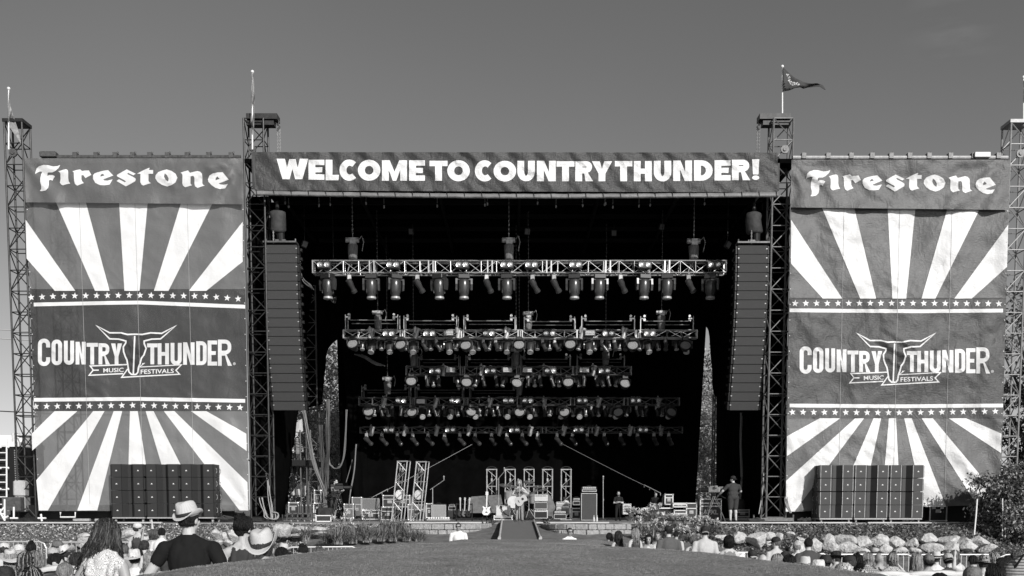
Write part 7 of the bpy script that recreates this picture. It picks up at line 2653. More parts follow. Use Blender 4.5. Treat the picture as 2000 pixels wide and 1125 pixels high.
def locks(b, hc, hm, n, length, r, wave=.02, seed=0, spread=.05, mi2=False, sweep=.0, side_front=.2):
    rr = random.Random(seed)
    for k in range(n):
        a = rr.uniform(-1, 1) * (PI * .5 + side_front) - PI / 2          # azimuth round the back of the head
        d = V((math.cos(a), math.sin(a), 0))
        e0 = rr.uniform(.15, 1.45)
        pts = []
        ln = length * rr.uniform(.65, 1.08)
        ph = rr.uniform(0, 6.28); am = wave * rr.uniform(.5, 1.4)
        puff = rr.uniform(0, .022)
        for j in range(4):
            e = e0 + (-.15 - e0) * j / 3
            p = V((d.x * math.cos(e) * (.088 + puff), d.y * math.cos(e) * (.106 + puff), math.sin(e) * (.11 + puff))) + V((0, -.014, .02))
            pts.append(hc + hm @ p)
        q = pts[-1]
        out = hm @ d
        N = 9
        for j in range(1, N + 1):
            f = j / N
            w = am * math.sin(ph + f * 11) * f
            pts.append(q + V((0, 0, -ln * f)) + V((out.x, out.y, 0)) * (spread * math.sin(f * 2.2) - .03 * f) + V((w - sweep * f ** 1.3, w * .6, 0)))
        b.tube(pts, r * rr.uniform(.7, 1.3), n=4, mi=(1 if (mi2 and rr.random() < .35) else 0), r1=r * .3)


def hat_cap(hc, hm, m, par, back=False, m2=None, s=1.0, name="cap"):
    M = frame(hc + hm @ V((0, -.006, .036)), hm @ V((1, 0, 0)), hm @ V((0, 1, 0)), hm @ V((0, 0, 1)))
    b = MB()
    b.lathe([(.090 * s, -.012), (.094 * s, .02), (.088 * s, .06), (.065 * s, .092), (.03 * s, .106), (.006, .109), (.006, .114), (.001, .115)], M, 20, sy=1.16)
    c = b.build(name, m, par, smooth=True, local=True)
    b = MB()
    sg = -1 if back else 1
    vs = []
    for j in range(5):
        for i in range(9):
            t = (i / 8 - .5) * 2
            x = t * .075 * (1 - .12 * (j / 4) ** 2 * abs(t))
            y = (.092 + .075 * (j / 4) * (1 - .45 * t * t)) * 1.05 if j else .088 * math.cos(t * .8) * 1.16
            vs.append(M @ V((x, sg * y, -.008 - .022 * t * t - .018 * (j / 4))))
    for v in list(vs):
        vs.append(v + hm @ V((0, 0, -.006)))
    fs = [(j * 9 + i, j * 9 + i + 1, (j + 1) * 9 + i + 1, (j + 1) * 9 + i) for j in range(4) for i in range(8)]
    fs += [tuple(45 + q for q in f[::-1]) for f in fs]
    fs += [(36 + i, 36 + i + 1, 81 + i + 1, 81 + i) for i in range(8)]
    b.add(vs, fs)
    b.build("bill", m2 or m, c, smooth=True, local=True)
    return c


def hat_brim(hc, hm, m, par, R_=.19, crown=.125, curl=.07, crease=.03, band=None, name="cowboy_hat", tilt=(0, 0), cw=.088, asym=0.0, dip=.02):
    Mh = hm @ rot(tilt[0], tilt[1], 0)
    M = frame(hc + hm @ V((0, -.008, .045)), Mh @ V((1, 0, 0)), Mh @ V((0, 1, 0)), Mh @ V((0, 0, 1)))

    def fn(p):
        if p.z > .03:
            k = (p.z - .03) / crown
            p = V((p.x, p.y, p.z - crease * math.exp(-(p.x / .028) ** 2) * k * k * 1.1 - .012 * k * (p.y / .1)))
            if p.y > .04:
                p.x *= 1 - .25 * k * min(1, (p.y - .04) / .05)
        return p
    b = MB()
    b.lathe([(cw, -.012), (cw + .002, .01), (cw * .98, crown * .45), (cw * .93, crown * .75), (cw * .82, crown * .93), (cw * .6, crown), (cw * .3, crown * 1.0), (.002, crown)], M, 28, sy=1.2, fn=fn)
    h = b.build(name, m, par, smooth=True, local=True)
    b = MB()
    n = 40
    vs = []
    for layer in (0, 1):
        for j in range(6):
            f = j / 5
            for i in range(n):
                t = 2 * PI * i / n
                r = cw * .97 + (R_ - cw * .97) * f
                x, y = math.cos(t) * r, math.sin(t) * r * (1.2 - .05 * f)
                z = curl * (abs(math.cos(t)) ** 2.2) * f ** 1.7 * (1 + asym * math.cos(t)) - dip * (math.sin(t) ** 2) * f - layer * .006
                x *= 1 - .16 * f * (curl / .07) * abs(math.cos(t)) ** 2
                vs.append(M @ V((x, y, z)))
    fs = [(j * n + i, j * n + (i + 1) % n, (j + 1) * n + (i + 1) % n, (j + 1) * n + i) for j in range(5) for i in range(n)]
    fs += [tuple(6 * n + q for q in f[::-1]) for f in fs]
    fs += [(5 * n + i, 5 * n + (i + 1) % n, 11 * n + (i + 1) % n, 11 * n + i) for i in range(n)]
    b.add(vs, fs)
    b.build("brim", m, h, smooth=True, local=True)
    if band:
        b = MB(); b.lathe([(cw + .001, .001), (cw + .005, .003), (cw + .005, .026), (cw + .001, .028)], M, 28, sy=1.2)
        b.build("hat_band", band, h, smooth=True, local=True)
    return h


def glasses(hc, hm, par):
    b = MB()
    for s in (-1, 1):
        M = frame(hc + hm @ V((s * .033, .094, .012)), hm @ V((1, 0, 0)), hm @ V((0, 0, 1)), hm @ V((0, 1, 0)))
        b.prism([(-.027, .014), (.027, .016), (.026, -.010), (.012, -.018), (-.014, -.018), (-.026, -.008)], M, .006)
        b.cyl(hc + hm @ V((s * .06, .09, .016)), hc + hm @ V((s * .082, -.0, .012)), .004, n=5)
    b.cyl(hc + hm @ V((-.008, .1, .016)), hc + hm @ V((.008, .1, .016)), .004, n=5)
    b.build("sunglasses", M_mirror, par, local=True)


STRAW = bpy.data.materials.new("woven_straw")
STRAW.use_nodes = True
_n = STRAW.node_tree; _b = _n.nodes["Principled BSDF"]; _b.inputs["Roughness"].default_value = .8; _b.inputs["Specular IOR Level"].default_value = .15
_t = _n.nodes.new("ShaderNodeTexCoord")
_w = _n.nodes.new("ShaderNodeTexWave"); _w.wave_type = 'RINGS'; _w.rings_direction = 'Z'; _w.inputs["Scale"].default_value = 48; _w.inputs["Distortion"].default_value = 3; _w.inputs["Detail"].default_value = 4; _w.inputs["Detail Scale"].default_value = 6
_k = _n.nodes.new("ShaderNodeTexNoise"); _k.inputs["Scale"].default_value = 160
_a = _n.nodes.new("ShaderNodeMath"); _a.operation = 'MULTIPLY'
_r = _n.nodes.new("ShaderNodeMapRange"); _r.inputs[1].default_value = .05; _r.inputs[2].default_value = .45; _r.inputs[3].default_value = .47; _r.inputs[4].default_value = .53
_p = _n.nodes.new("ShaderNodeBump"); _p.inputs["Strength"].default_value = .12; _p.inputs["Distance"].default_value = .01
_n.links.new(_t.outputs["Object"], _w.inputs[0]); _n.links.new(_t.outputs["Object"], _k.inputs[0]); _n.links.new(_w.outputs["Fac"], _a.inputs[0]); _n.links.new(_k.outputs["Fac"], _a.inputs[1])
_n.links.new(_a.outputs[0], _r.inputs[0]); _n.links.new(_r.outputs[0], _b.inputs["Base Color"]); _n.links.new(_w.outputs["Fac"], _p.inputs["Height"]); _n.links.new(_p.outputs[0], _b.inputs["Normal"])
HM = {"straw": STRAW, "white": mat("white_hat_felt", .58, .85, var=.12, vscale=14, bump=.5, bscale=25), "black": mat("black_hat", .02, .8), "grey": mat("grey_cap", .14, .85, var=.05, vscale=14, bump=.5, bscale=30, spec=.15), "dark": mat("dark_cap", .03, .85, var=.02, vscale=14, bump=.5, bscale=30, spec=.15), "pale": mat("pale_cap", .38, .85, var=.14, vscale=12, bump=.5, bscale=30, spec=.15), "camo": cloth_mat(.3, "camo"), "pattern": cloth_mat(.5, "print")}


def person(label, px, ytop, Y, o, rz=0.0, group=None, voxel=.02):
    """one person: body mesh with hair and hat as its children, head top placed at pixel (px, ytop)"""
    hat = o.get("hat")
    pr, hc, hm = build_person(o)
    htop = max((hc + hm @ V((0, -.01, .125))).z, 0)
    extra = {"cowboy": .055, "straw": .05, "white": .05, None: 0}.get(hat, .02)
    if o.get("hair") in ("long", "short", "bun", "bob"):
        extra = max(extra, .012)
    H = htop + extra
    p = W(px, ytop, Y)
    gz = ground_z(p.x, p.y) if o.get("floor") is None else o["floor"]
    s = o.get("s") or (p.z - gz) / H
    if o.get("clamp", True):
        s = min(max(s, .78), 1.12)
    R3 = rot(0, 0, rz)
    off = R3 @ V(((hc + hm @ V((0, -.01, .1))).x, (hc + hm @ V((0, -.01, .1))).y, 0)) * s
    root_loc = V((p.x - off.x, p.y - off.y, p.z - H * s))
    mats = [o["shirt"] if not isinstance(o.get("shirt"), (int, float)) else cloth_mat(o["shirt"], o.get("pat")), SK[o.get("skin", "light")], cloth_mat(o.get("pants", .05)), M_shoe, M_dark, M_lip]
    me = skin_mesh(pr, voxel, "person", mats)
    ob = bpy.data.objects.new("person", me)
    COL.objects.link(ob)
    ob.location = root_loc; ob.rotation_euler = (0, 0, rz); ob.scale = (s, s, s)
    tag(ob, label, "person", group)
    hv = HR[o.get("hc", "brown")]
    st = o.get("hair", "short")
    seed = int(px)
    if st != "bald":
        b = MB()
        near = o.get("near", False)
        if st == "short":
            head_shell(b, hc, hm, .0, .045, -.01, seed, -.055)
        else:
            head_shell(b, hc, hm, .008, .05, -.06, seed, -.09)
        if st == "long":
            if near:
                locks(b, hc, hm, 520, o.get("hl", .42), .0065, .026, seed, .06, True, o.get('sweep', 0), side_front=.55)
            else:
                hl = o.get("hl", .34); b.ball(hc + hm @ V((0, -.05, 0)) - V((0, 0, hl * .42)), (.082, .045, hl * .62), 14, 10)
                locks(b, hc, hm, 150, hl, .0085, .018, seed, .03, bool(o.get("hc2")), side_front=.45)
        elif st == "bob":
            b.ball(hc + hm @ V((0, -.035, -.05)), (.088, .075, .1), 14, 10)
            locks(b, hc, hm, 130, .12, .009, .01, seed, .015, False, side_front=.6)
        elif st == "pony":
            for k in range(16):
                a = hc + hm @ V((random.uniform(-.02, .02), -.11, .04))
                b.tube([a, a + hm @ V((random.uniform(-.03, .03), -.05, -.06)), a + V((random.uniform(-.05, .05), -.04, -.18)), a + V((random.uniform(-.05, .05), -.02, -.3))], .014, n=4, r1=.004)
        elif st == "bun":
            c = hc + hm @ V((o.get("bx", 0), -.07, .115)); b.ball(c, (.05, .05, .042), 12, 8)
            for k in range(170 if near else 0):           # strands combed up into the bun
                a = random.uniform(-PI, 0) ; d = V((math.cos(a), math.sin(a), 0)); pts = []
                for e in (-.35, 0, .35, .7, 1.05):
                    pts.append(hc + hm @ (V((d.x * math.cos(e) * .093, d.y * math.cos(e) * .111, math.sin(e) * .112)) + V((0, -.014, .02)) + V((random.uniform(-1, 1), random.uniform(-1, 1), random.uniform(-1, 1))) * .004))
                b.tube(pts + [c], .0055, n=4)
            for k in range(40 if near else 8):
                t = random.uniform(0, 6.28); q = V((math.cos(t), math.sin(t), random.uniform(-.4, .7)))
                b.tube([c + q * .035, c + q * .055 + V((.01, 0, .008)), c + V((-q.y, q.x, q.z)) * .05], .007, n=4)
        hob = b.build("hair", [hv, HR[o.get("hc2", o.get("hc", "brown"))]], ob, smooth=True, local=True)
    if hat in ("cap", "backcap"):
        hat_cap(hc, hm, HM[o.get("hm", "grey")], ob, hat == "backcap", HM[o["hm2"]] if o.get("hm2") else None)
    elif hat in ("cowboy", "straw"):
        hat_brim(hc, hm, HM[o.get("hm", "straw")], ob, R_=o.get("R", .185), curl=o.get("curlh", .06), band=HM["black"] if o.get("band", True) else None, name="cowboy_hat" if hat == "cowboy" else "straw_hat", tilt=o.get("ht", (0, 0)))
    elif hat == "beanie":
        b = MB(); M = frame(hc + hm @ V((0, -.01, .03)), hm @ V((1, 0, 0)), hm @ V((0, 1, 0)), hm @ V((0, 0, 1)))
        b.lathe([(.092, -.02), (.096, .0), (.092, .05), (.07, .09), (.03, .108), (.001, .11)], M, 20, sy=1.16); b.build("beanie", HM[o.get("hm", "dark")], ob, smooth=True, local=True)
    elif hat == "visor":
        b = MB(); M = frame(hc + hm @ V((0, -.006, .05)), hm @ V((1, 0, 0)), hm @ V((0, 1, 0)), hm @ V((0, 0, 1)))
        b.lathe([(.089, -.015), (.093, -.012), (.092, .018), (.088, .02)], M, 20, sy=1.16); b.build("headband", HM[o.get("hm", "white")], ob, smooth=True, local=True)
    if o.get("glasses"):
        glasses(hc, hm, ob)
    ob["_s"] = s
    return ob, hc, hm, s


def sitY(px, ytop, H=1.325):
    """distance at which a seated person's head top shows at ytop"""
    Y = 18.0
    for _ in range(12):
        z = ground_z((px - 1000) / 2000 * Y, Y)
        Y = min(29.5, max(8.5, (.5 - (z + H)) * 2000 / (ytop - 995)))
    return Y
# ------------------------------------------------------------------ the people in the picture
# foreground, standing behind the left crowd
HAIRW = dict(fem=True, bw=.9, sweep=.10, top="dress", shirt=cloth_mat(.62, "floral"), bottom="skirt", skin="tan", hair="long", hc="brown", hc2="mid", hl=.44, near=True, nod=.55, yaw=.25, lean=.10, armL=((-.30, .05, 1.10), (-.12, .25, 1.02)), armR=((.235, -.03, 1.12), (.245, .05, .86)), hands=True, clamp=True)
person("woman with long dark wavy hair in a pale printed sleeveless dress", 209, 1020, 8.2, HAIRW, voxel=.009)
person("man in a black T shirt and a pale straw trilby seen from behind", 366, 977, 10.0, dict(hem=.36, top="tee", shirt=.014, bottom="pants", pants=.05, skin="light", hair="short", hc="black", bw=1.16, hat="straw", hm="straw", R=.130, curlh=.045, ht=(.16, -.13), yaw=-.35, nod=-.05, lean=.02, armL=((-.36, -.01, 1.14), (-.22, .2, 1.12)), armR=((.35, -.03, 1.13), (.28, .16, 1.02)), hands=True, near=True), voxel=.009)
person("person with a messy dark bun in a dark tank top looking right", 478, 1007, 11.0, dict(top="tank", shirt=.045, bottom="pants", skin="light", hair="bun", hc="black", near=True, yaw=-.7, nod=.1, lean=.02, arms="front", bx=-.02, hands=True), voxel=.009)
person("person under a wide coarse woven straw hat beside the dark bun", 514, 1030, 9.6, dict(s=1.2, clamp=False, top="tee", shirt=.5, bottom="pants", skin="tan", hair="short", hc="brown", hat="straw", hm="straw", R=.165, curlh=.10, ht=(.5, -.14), nod=.1, yaw=-.05, lean=.1, arms="front"), voxel=.010)

G_L, G_R, G_S = "people in the left crowd", "people in the right crowd", "people on the stage"
LEFT = [
    ("man in a dark tank top and white cap sitting high by the bank", 268, 1021, 23.5, dict(top="tank", shirt=.06, skin="light", hair="short", hat="cap", hm="white", yaw=-.9, lean=-.12, armR="raised"), 0),
    ("person with hands raised to clap behind the dark tank top", 299, 1034, 23, dict(fem=True, top="tank", shirt=.5, skin="tan", hair="bob", hc="mid", arms="raised"), .3),
    ("person in a white shirt beside the black T shirt man", 316, 1030, 22, dict(top="tee", shirt=.7, skin="light", hair="short", hc="black", lean=.15), 0),
    ("person in big straw cowboy hat with blond hair at far left", 21, 1070, None, dict(sit=True, fem=True, top="tank", shirt=.3, hair="long", hc="blonde", hat="cowboy", hm="straw", R=.23, curlh=.05, ht=(.34, -.25)), .1),
    ("woman with a big dark top bun behind the far left cowboy hat", 62, 1059, None, dict(sit=True, fem=True, top="tank", shirt=.35, hair="bun", hc="black", bx=.01), 0),
    ("woman with long streaked hair and a raised bent arm at left", 70, 1076, None, dict(sit=True, fem=True, top="tank", shirt=.25, hair="long", hc="mid", hc2="blonde", hl=.38, armR="up", skin="light"), -.1),
    ("woman with brown streaked hair left of the raised bent arm", 51, 1077, None, dict(sit=True, fem=True, top="tank", shirt=.2, hair="long", hc="brown", hc2="blonde", hl=.3, skin="tan"), .1),
    ("person in a pale panelled cap near the left crowd barrier", 104, 1069, None, dict(sit=True, top="tee", shirt=.6, hair="short", hat="cap", hm="pale", yaw=.5), 0),
    ("person in a round grey cap right at the left crowd barrier", 112, 1056, None, dict(sit=True, top="tee", shirt=.2, hair="short", hat="cap", hm="grey", yaw=-1.2, skin="tan"), 0),
    ("person in a white cowboy hat in the middle of the left crowd", 128, 1063, None, dict(sit=True, top="tee", shirt=.06, hair="short", hat="cowboy", hm="white", R=.19, curlh=.09, ht=(.2, -.3), band=False), -.2),
    ("woman with long smooth brown hair beside the printed dress", 152, 1080, None, dict(sit=True, fem=True, top="tank", shirt=.55, hair="long", hc="brown", hl=.4), .15),
    ("head with dark streaked hair cropped by the bottom edge at left", 61, 1107, None, dict(sit=True, fem=True, top="tank", shirt=.4, hair="long", hc="black", hc2="blonde", hl=.35), 0),
    ("head in a dark cap cropped by the bottom left corner", 8, 1104, None, dict(sit=True, top="tee", shirt=.1, hair="short", hc="black", hat="beanie", hm="dark"), 0),
    ("small blonde girl between the printed dress and the black T shirt", 294, 1077, None, dict(sit=True, fem=True, top="tank", shirt=.3, hair="long", hc="blonde", hl=.24), .1),
    ("person in a floppy white hat behind the printed dress", 262, 1071, None, dict(sit=True, top="tee", shirt=.65, hair="short", hat="straw", hm="white", R=.20, curlh=.01, band=False), 0),
    ("person in a white trucker cap at the far left edge", 9, 1060, None, dict(sit=True, top="tee", shirt=.5, hair="short", hat="cap", hm="white", yaw=.4), 0),
    ("person in a white knit cap by the far left barrier", 37, 1062, None, dict(sit=True, top="tee", shirt=.6, hair="short", hat="beanie", hm="white"), 0),
    ("man in a dark lettered shirt leaning over in the left crowd", 116, 1081, None, dict(sit=True, top="tee", shirt=.035, hair="short", hc="black", lean=.6, bw=1.1), -.8),
    ("pale shirted person squeezed between the trilby man and the bun", 432, 1064, None, dict(sit=True, top="tee", shirt=.5, hair="short", hc="mid", yaw=.4, glasses=True, skin="tan"), 2.6),
    ("dark haired head right of the woven straw hat", 549, 1070, None, dict(sit=True, top="tee", shirt=.1, hair="bob", hc="black", fem=True), 0),
    ("wide dark head low at the edge of the turf mound", 566, 1078, None, dict(sit=True, top="tee", shirt=.05, hair="short", hc="black"), .2),
    ("bald shiny head at the edge of the turf mound", 585, 1078, None, dict(sit=True, top="tee", shirt=.4, hair="bald", skin="tan"), 0),
    ("woman with a dark bun by the rail near the path", 592, 1063, None, dict(sit=True, fem=True, top="tank", shirt=.6, hair="bun", hc="black"), 0),
    ("person in a pale sun hat near the end of the path rail", 554, 1061, None, dict(sit=True, top="tee", shirt=.5, hair="short", hat="straw", hm="straw", R=.16), 0),
    ("brown haired head by the grass clumps", 623, 1068, None, dict(sit=True, fem=True, top="tank", shirt=.3, hair="bob", hc="mid"), .3),
    ("person with short hair in a grey shirt behind the printed dress", 243, 1062, None, dict(sit=True, top="tee", shirt=.25, hair="short", hc="mid", skin="tan"), -.2),
    ("person in a light tank top behind the floppy white hat", 283, 1056, None, dict(sit=True, fem=True, top="tank", shirt=.5, hair="pony", hc="brown"), 0),
    ("man in a striped shirt low in the left crowd", 128, 1098, None, dict(sit=True, top="tee", shirt=.6, pat="stripe", hair="short", hc="grey", lean=.3), .2),
]
RIGHT = [
    ("dark haired woman in profile at the left end of the right crowd", 1190, 1041, 24, dict(fem=True, top="tank", shirt=.08, hair="pony", hc="black", skin="tan", yaw=.7), 0),
    ("woman with long straight dark brown hair by the lilies", 1208, 1037, 22.5, dict(fem=True, top="tank", shirt=.05, hair="long", hc="brown", hl=.36), .2),
    ("woman with long bright blonde hair turned toward the camera", 1240, 1032, 22, dict(fem=True, top="tank", shirt=.06, hair="long", hc="blonde", hl=.5, yaw=.6), .4),
    ("small child facing back by the blonde woman", 1267, 1044, 23, dict(fem=True, top="tank", shirt=.6, hair="bob", hc="black", skin="tan", s=.82, clamp=False), 2.9),
    ("bare shouldered person in a white top beside the child", 1284, 1038, 23, dict(fem=True, top="tank", shirt=.75, hair="short", hc="mid", yaw=.5, skin="tan"), 2.6),
    ("broad man in a grey T shirt and dark cap", 1306, 1026, 21, dict(top="tee", shirt=.10, hair="short", hc="black", bw=1.2, hat="cap", hm="dark", yaw=.35, belly=.5), .15),
    ("dark haired man just behind the broad grey T shirt", 1321, 1036, 24.5, dict(top="tee", shirt=.45, hair="short", hc="black", skin="tan"), -.5),
    ("woman with tied hair and thin straps beside the white T shirt", 1352, 1048, 22.5, dict(fem=True, top="tank", shirt=.1, hair="pony", hc="mid"), .2),
    ("man in a pale T shirt with a backward cap", 1377, 1027, 20.5, dict(top="tee", shirt=.48, hair="short", hc="brown", bw=1.12, hat="backcap", hm="dark", hm2="pale"), -.05),
    ("woman with a dark bob in a grey tank top", 1424, 1046, 19, dict(fem=True, top="tank", shirt=.2, hair="bob", hc="black", bw=1.05), 0),
    ("man in a pale shirt and dark studded cap near the boulders", 1516, 1048, 21.5, dict(top="tee", shirt=.5, hair="short", hc="mid", hat="cap", hm="dark", yaw=.7), .2),
    ("person in a dark cap with a white front panel", 1470, 1074, None, dict(sit=True, top="tee", shirt=.1, hair="short", hc="black", hat="backcap", hm="dark", hm2="white"), .3),
    ("bald head with sunglasses pushed up on it", 1490, 1082, None, dict(sit=True, top="tee", shirt=.2, hair="bald", skin="light"), .2),
    ("person with curly blonde hair beside the bald head", 1518, 1082, None, dict(sit=True, fem=True, top="tank", shirt=.2, hair="bob", hc="blonde"), 0),
    ("person in a plain dark round hat behind the curls", 1533, 1076, None, dict(sit=True, top="tee", shirt=.1, hair="short", hat="beanie", hm="dark"), 0),
    ("person with straight dark hair right of the curls", 1541, 1084, None, dict(sit=True, fem=True, top="tank", shirt=.12, hair="bob", hc="black"), 0),
    ("person in a white shirt close to the lower boulders", 1556, 1058, 23, dict(top="tee", shirt=.6, hair="short", hc="grey", hat="cap", hm="pale", s=.95, lean=.2), .2),
    ("man with short dark hair in a charcoal T shirt", 1579, 1050, 20, dict(top="tee", shirt=.07, hair="short", hc="black", bw=1.15, yaw=.2, arms=None or "front"), 0),
    ("person in a shiny pale cowboy hat at the mound edge", 1572, 1085, None, dict(sit=True, top="tee", shirt=.3, hair="short", hat="cowboy", hm="straw", R=.17, curlh=.02, band=False), 0),
    ("person in a second pale cowboy hat right of the shiny one", 1597, 1091, None, dict(sit=True, top="tee", shirt=.3, hair="short", hat="cowboy", hm="white", R=.17, curlh=.03), .1),
    ("man in a plain black cap seen from behind", 1613, 1083, None, dict(sit=True, top="tee", shirt=.15, hair="short", hc="brown", hat="backcap", hm="black"), 0),
    ("person in a dark wide brimmed hat turned left", 1633, 1075, None, dict(sit=True, top="tee", shirt=.4, hair="short", hat="cowboy", hm="dark", R=.2, curlh=.03, yaw=.9), 0),
    ("person in a patterned dark bandana cap low in front", 1648, 1098, None, dict(sit=True, top="tee", shirt=.2, hair="short", hc="black", hat="beanie", hm="pattern"), 0),
    ("dark haired woman left of the plaid shirt", 1672, 1082, None, dict(sit=True, fem=True, top="tank", shirt=.05, hair="long", hc="black", hl=.2, skin="light"), .2),
    ("person in a dark flat cap behind the patterned bandana", 1659, 1084, None, dict(sit=True, top="tee", shirt=.06, hair="short", hat="cap", hm="black", yaw=1.1), 0),
    ("person with curly fair hair in a pale plaid shirt", 1695, 1081, None, dict(sit=True, top="tee", shirt=.55, pat="plaid", hair="bob", hc="blonde"), 0),
    ("man in a light grey cap looking left behind the plaid shirt", 1709, 1069, None, dict(sit=True, top="tee", shirt=.16, hair="short", hat="cap", hm="pale", yaw=.8, skin="tan", bw=1.1), 0),
    ("bald man in a tank top right of the plaid shirt", 1716, 1080, None, dict(sit=True, top="tank", shirt=.2, hair="bald", skin="tan", yaw=.4), 0),
    ("woman with a smooth blonde bob at the barrier", 1744, 1080, None, dict(armR="up", sit=True, fem=True, top="tee", shirt=.5, pat="print", hair="bob", hc="blonde"), 0),
    ("woman with very long straight blonde hair in a pale tank top", 1791, 1082, None, dict(sit=True, fem=True, top="tank", shirt=.6, hair="long", hc="blonde", hl=.5, skin="tan"), .15),
    ("man in a two tone cap and striped vest", 1815, 1082, None, dict(sit=True, top="tank", shirt=.4, pat="stripe", hair="short", hat="backcap", hm="grey", hm2="black", skin="tan"), .1),
    ("person in a brimmed pale hat behind the two tone cap", 1829, 1076, None, dict(sit=True, top="tee", shirt=.65, hair="short", hat="straw", hm="straw", R=.2, curlh=.03), 0),
    ("man in a pale cap and dark ribbed shirt", 1851, 1080, None, dict(sit=True, top="tee", shirt=.055, hair="short", hc="black", hat="backcap", hm="pale", hm2="grey", bw=1.2), .1),
    ("woman with long wavy hair behind the dark ribbed shirt", 1865, 1075, None, dict(sit=True, fem=True, top="tank", shirt=.6, hair="long", hc="mid", hc2="blonde", hl=.24), -.1),
    ("person with a round dark haircut near the right barrier", 1900, 1083, None, dict(armL="raised", sit=True, top="tee", shirt=.55, hair="short", hc="black", yaw=.3), 0),
    ("person in a camouflage sun hat", 1923, 1083, None, dict(sit=True, top="tee", shirt=.5, hair="short", hat="straw", hm="camo", R=.16, curlh=.0, band=False), 0),
    ("person with straight pale hair over the right barrier", 1940, 1080, None, dict(sit=True, fem=True, top="tank", shirt=.5, hair="bob", hc="blonde"), 0),
    ("big grey shiny cap low in front at right", 1900, 1106, None, dict(sit=True, top="tee", shirt=.15, hair="short", hat="backcap", hm="grey", bw=1.1), 0),
    ("person with thick dark curly hair beside the big grey cap", 1941, 1102, None, dict(sit=True, fem=True, top="tank", shirt=.2, hair="long", hc="black", hl=.25), 0),
    ("dark haired woman in profile at the far right", 1957, 1090, None, dict(sit=True, fem=True, top="tank", shirt=.5, hair="pony", hc="black", skin="tan", yaw=.9), 0),
    ("woman with a high dark bun at the far right", 1968, 1087, None, dict(sit=True, fem=True, top="tank", shirt=.2, hair="bun", hc="black"), 0),
    ("pale haired person by the far right barrier", 1984, 1076, None, dict(sit=True, fem=True, top="tank", shirt=.3, hair="bob", hc="mid"), 0),
    ("head with dark hair cropped by the bottom edge at right", 1836, 1117, None, dict(sit=True, top="tee", shirt=.2, hair="short", hc="black"), 0),
]
seat_list = []
for G, L in ((G_L, LEFT), (G_R, RIGHT)):
    for lab, px, yt, Y, o, rz in L:
        if Y is None:
            Y = sitY(px, yt, 1.325 + (.03 if o.get("hat") else 0))
        if o.get("sit"):
            o.setdefault("lean", random.uniform(-.08, .28)); o.setdefault("yaw", random.uniform(-.7, .7)); o.setdefault("tilt", random.uniform(-.15, .15))
        ob, hc, hm, s = person(lab, px, yt, Y, o, rz, G, voxel=.021)
        if o.get("sit"):
            seat_list.append((ob, lab, s, rz))
# guards at the foot of the ramp
person("guard in a white polo shirt and sunglasses standing before the block wall", 895, 1020, 31.0, dict(top="tee", shirt=.78, bottom="pants", hair="short", hc="brown", skin="tan", glasses=True, bw=1.12, s=.98, clamp=False), PI - .05, "guards before the stage", voxel=.015)
person("man in a white T shirt and sunglasses right of the ramp", 1113, 1030, 30.0, dict(top="tee", shirt=.8, bottom="pants", hair="short", hc="brown", skin="tan", glasses=True, s=.98, clamp=False), PI + .35, "guards before the stage", voxel=.015)
# on the stage
FL = dict(floor=.01, hands=True)
sg, _, _, _ = person("singer with long blonde hair and printed trousers playing an acoustic guitar", 1014, 937, 41.3, dict(fem=True, top="tank", shirt=.16, bottom="pants", pants=.3, skin="light", hair="long", hc="blonde", hl=.24, hm="black", nod=.2, yaw=-.1, lean=.05, stride=.05, armL=((-.36, .02, 1.17), (-.14, .26, 1.30)), armR=((.30, .03, 1.13), (.05, .25, 1.08)), curl=.9, **FL), PI - .12, G_S, voxel=.012)
sg.data.materials[2] = cloth_mat(.35, "print")
p_ = W(1018, 976, 41.0)
gu = guitar(p_ + V((0, 0, -.02)), (.8, 0, .5), (-.12, -1, .06), 1.0, "acoustic guitar with a pale top held by the singer", mat("pale_guitar_top", .42, .3), 'acoustic', "acoustic_guitar")
person("standing stagehand in dark V neck shirt with crossed arms", 1208, 959, 43.6, dict(top="tee", shirt=.02, bottom="pants", pants=.018, skin="light", hair="short", hc="mid", beard=True, arms="crossed", **FL), PI, G_S, voxel=.012)
person("camera operator in a dark vest bending to his camera at left", 655, 934, 41.9, dict(top="long", shirt=.22, bottom="shorts", pants=.05, skin="light", hair="short", hc="black", beard=True, lean=.12, armL=((-.28, .12, 1.16), (-.1, .36, 1.22)), armR=((.28, .12, 1.16), (.1, .36, 1.22)), **FL), -1.9, G_S, voxel=.012)
person("camera operator in dark T shirt and shorts seen from behind", 1432, 929, 40.4, dict(top="tee", shirt=.05, bottom="shorts", pants=.045, skin="light", hair="short", hc="black", bw=1.25, belly=1.0, hat="backcap", hm="dark", yaw=.75, armL=((-.40, .10, 1.18), (-.46, .34, 1.02)), armR=((.34, .06, 1.17), (.34, .28, 1.10)), **FL), .25, G_S, voxel=.012)
person("technician in black bent over the desk behind the lilies", 1281, 961, 44.6, dict(top="tee", shirt=.015, bottom="pants", pants=.02, skin="light", hair="short", hc="brown", lean=.3, arms="front", **FL), PI + .2, G_S, voxel=.015)
person("second technician in black half hidden beside the rope end", 1300, 961, 46.0, dict(top="tee", shirt=.02, bottom="pants", pants=.02, skin="tan", hair="short", hc="black", arms="down", **FL), PI - .3, G_S, voxel=.015)
for k, (px, yt, v) in enumerate(((569, 851, .6), (580, 853, .3))):
    person(("white shirted person", "person in a striped shirt")[k] + " watching from the left scaffold deck", px, yt, 46.9, dict(top="tee", shirt=v, pat=None if k == 0 else "stripe", hair="short", hc="black", floor=za + .03, skin="tan", s=1.0, clamp=False, arms="front"), PI + .3, "people on the left scaffold deck", voxel=.02)

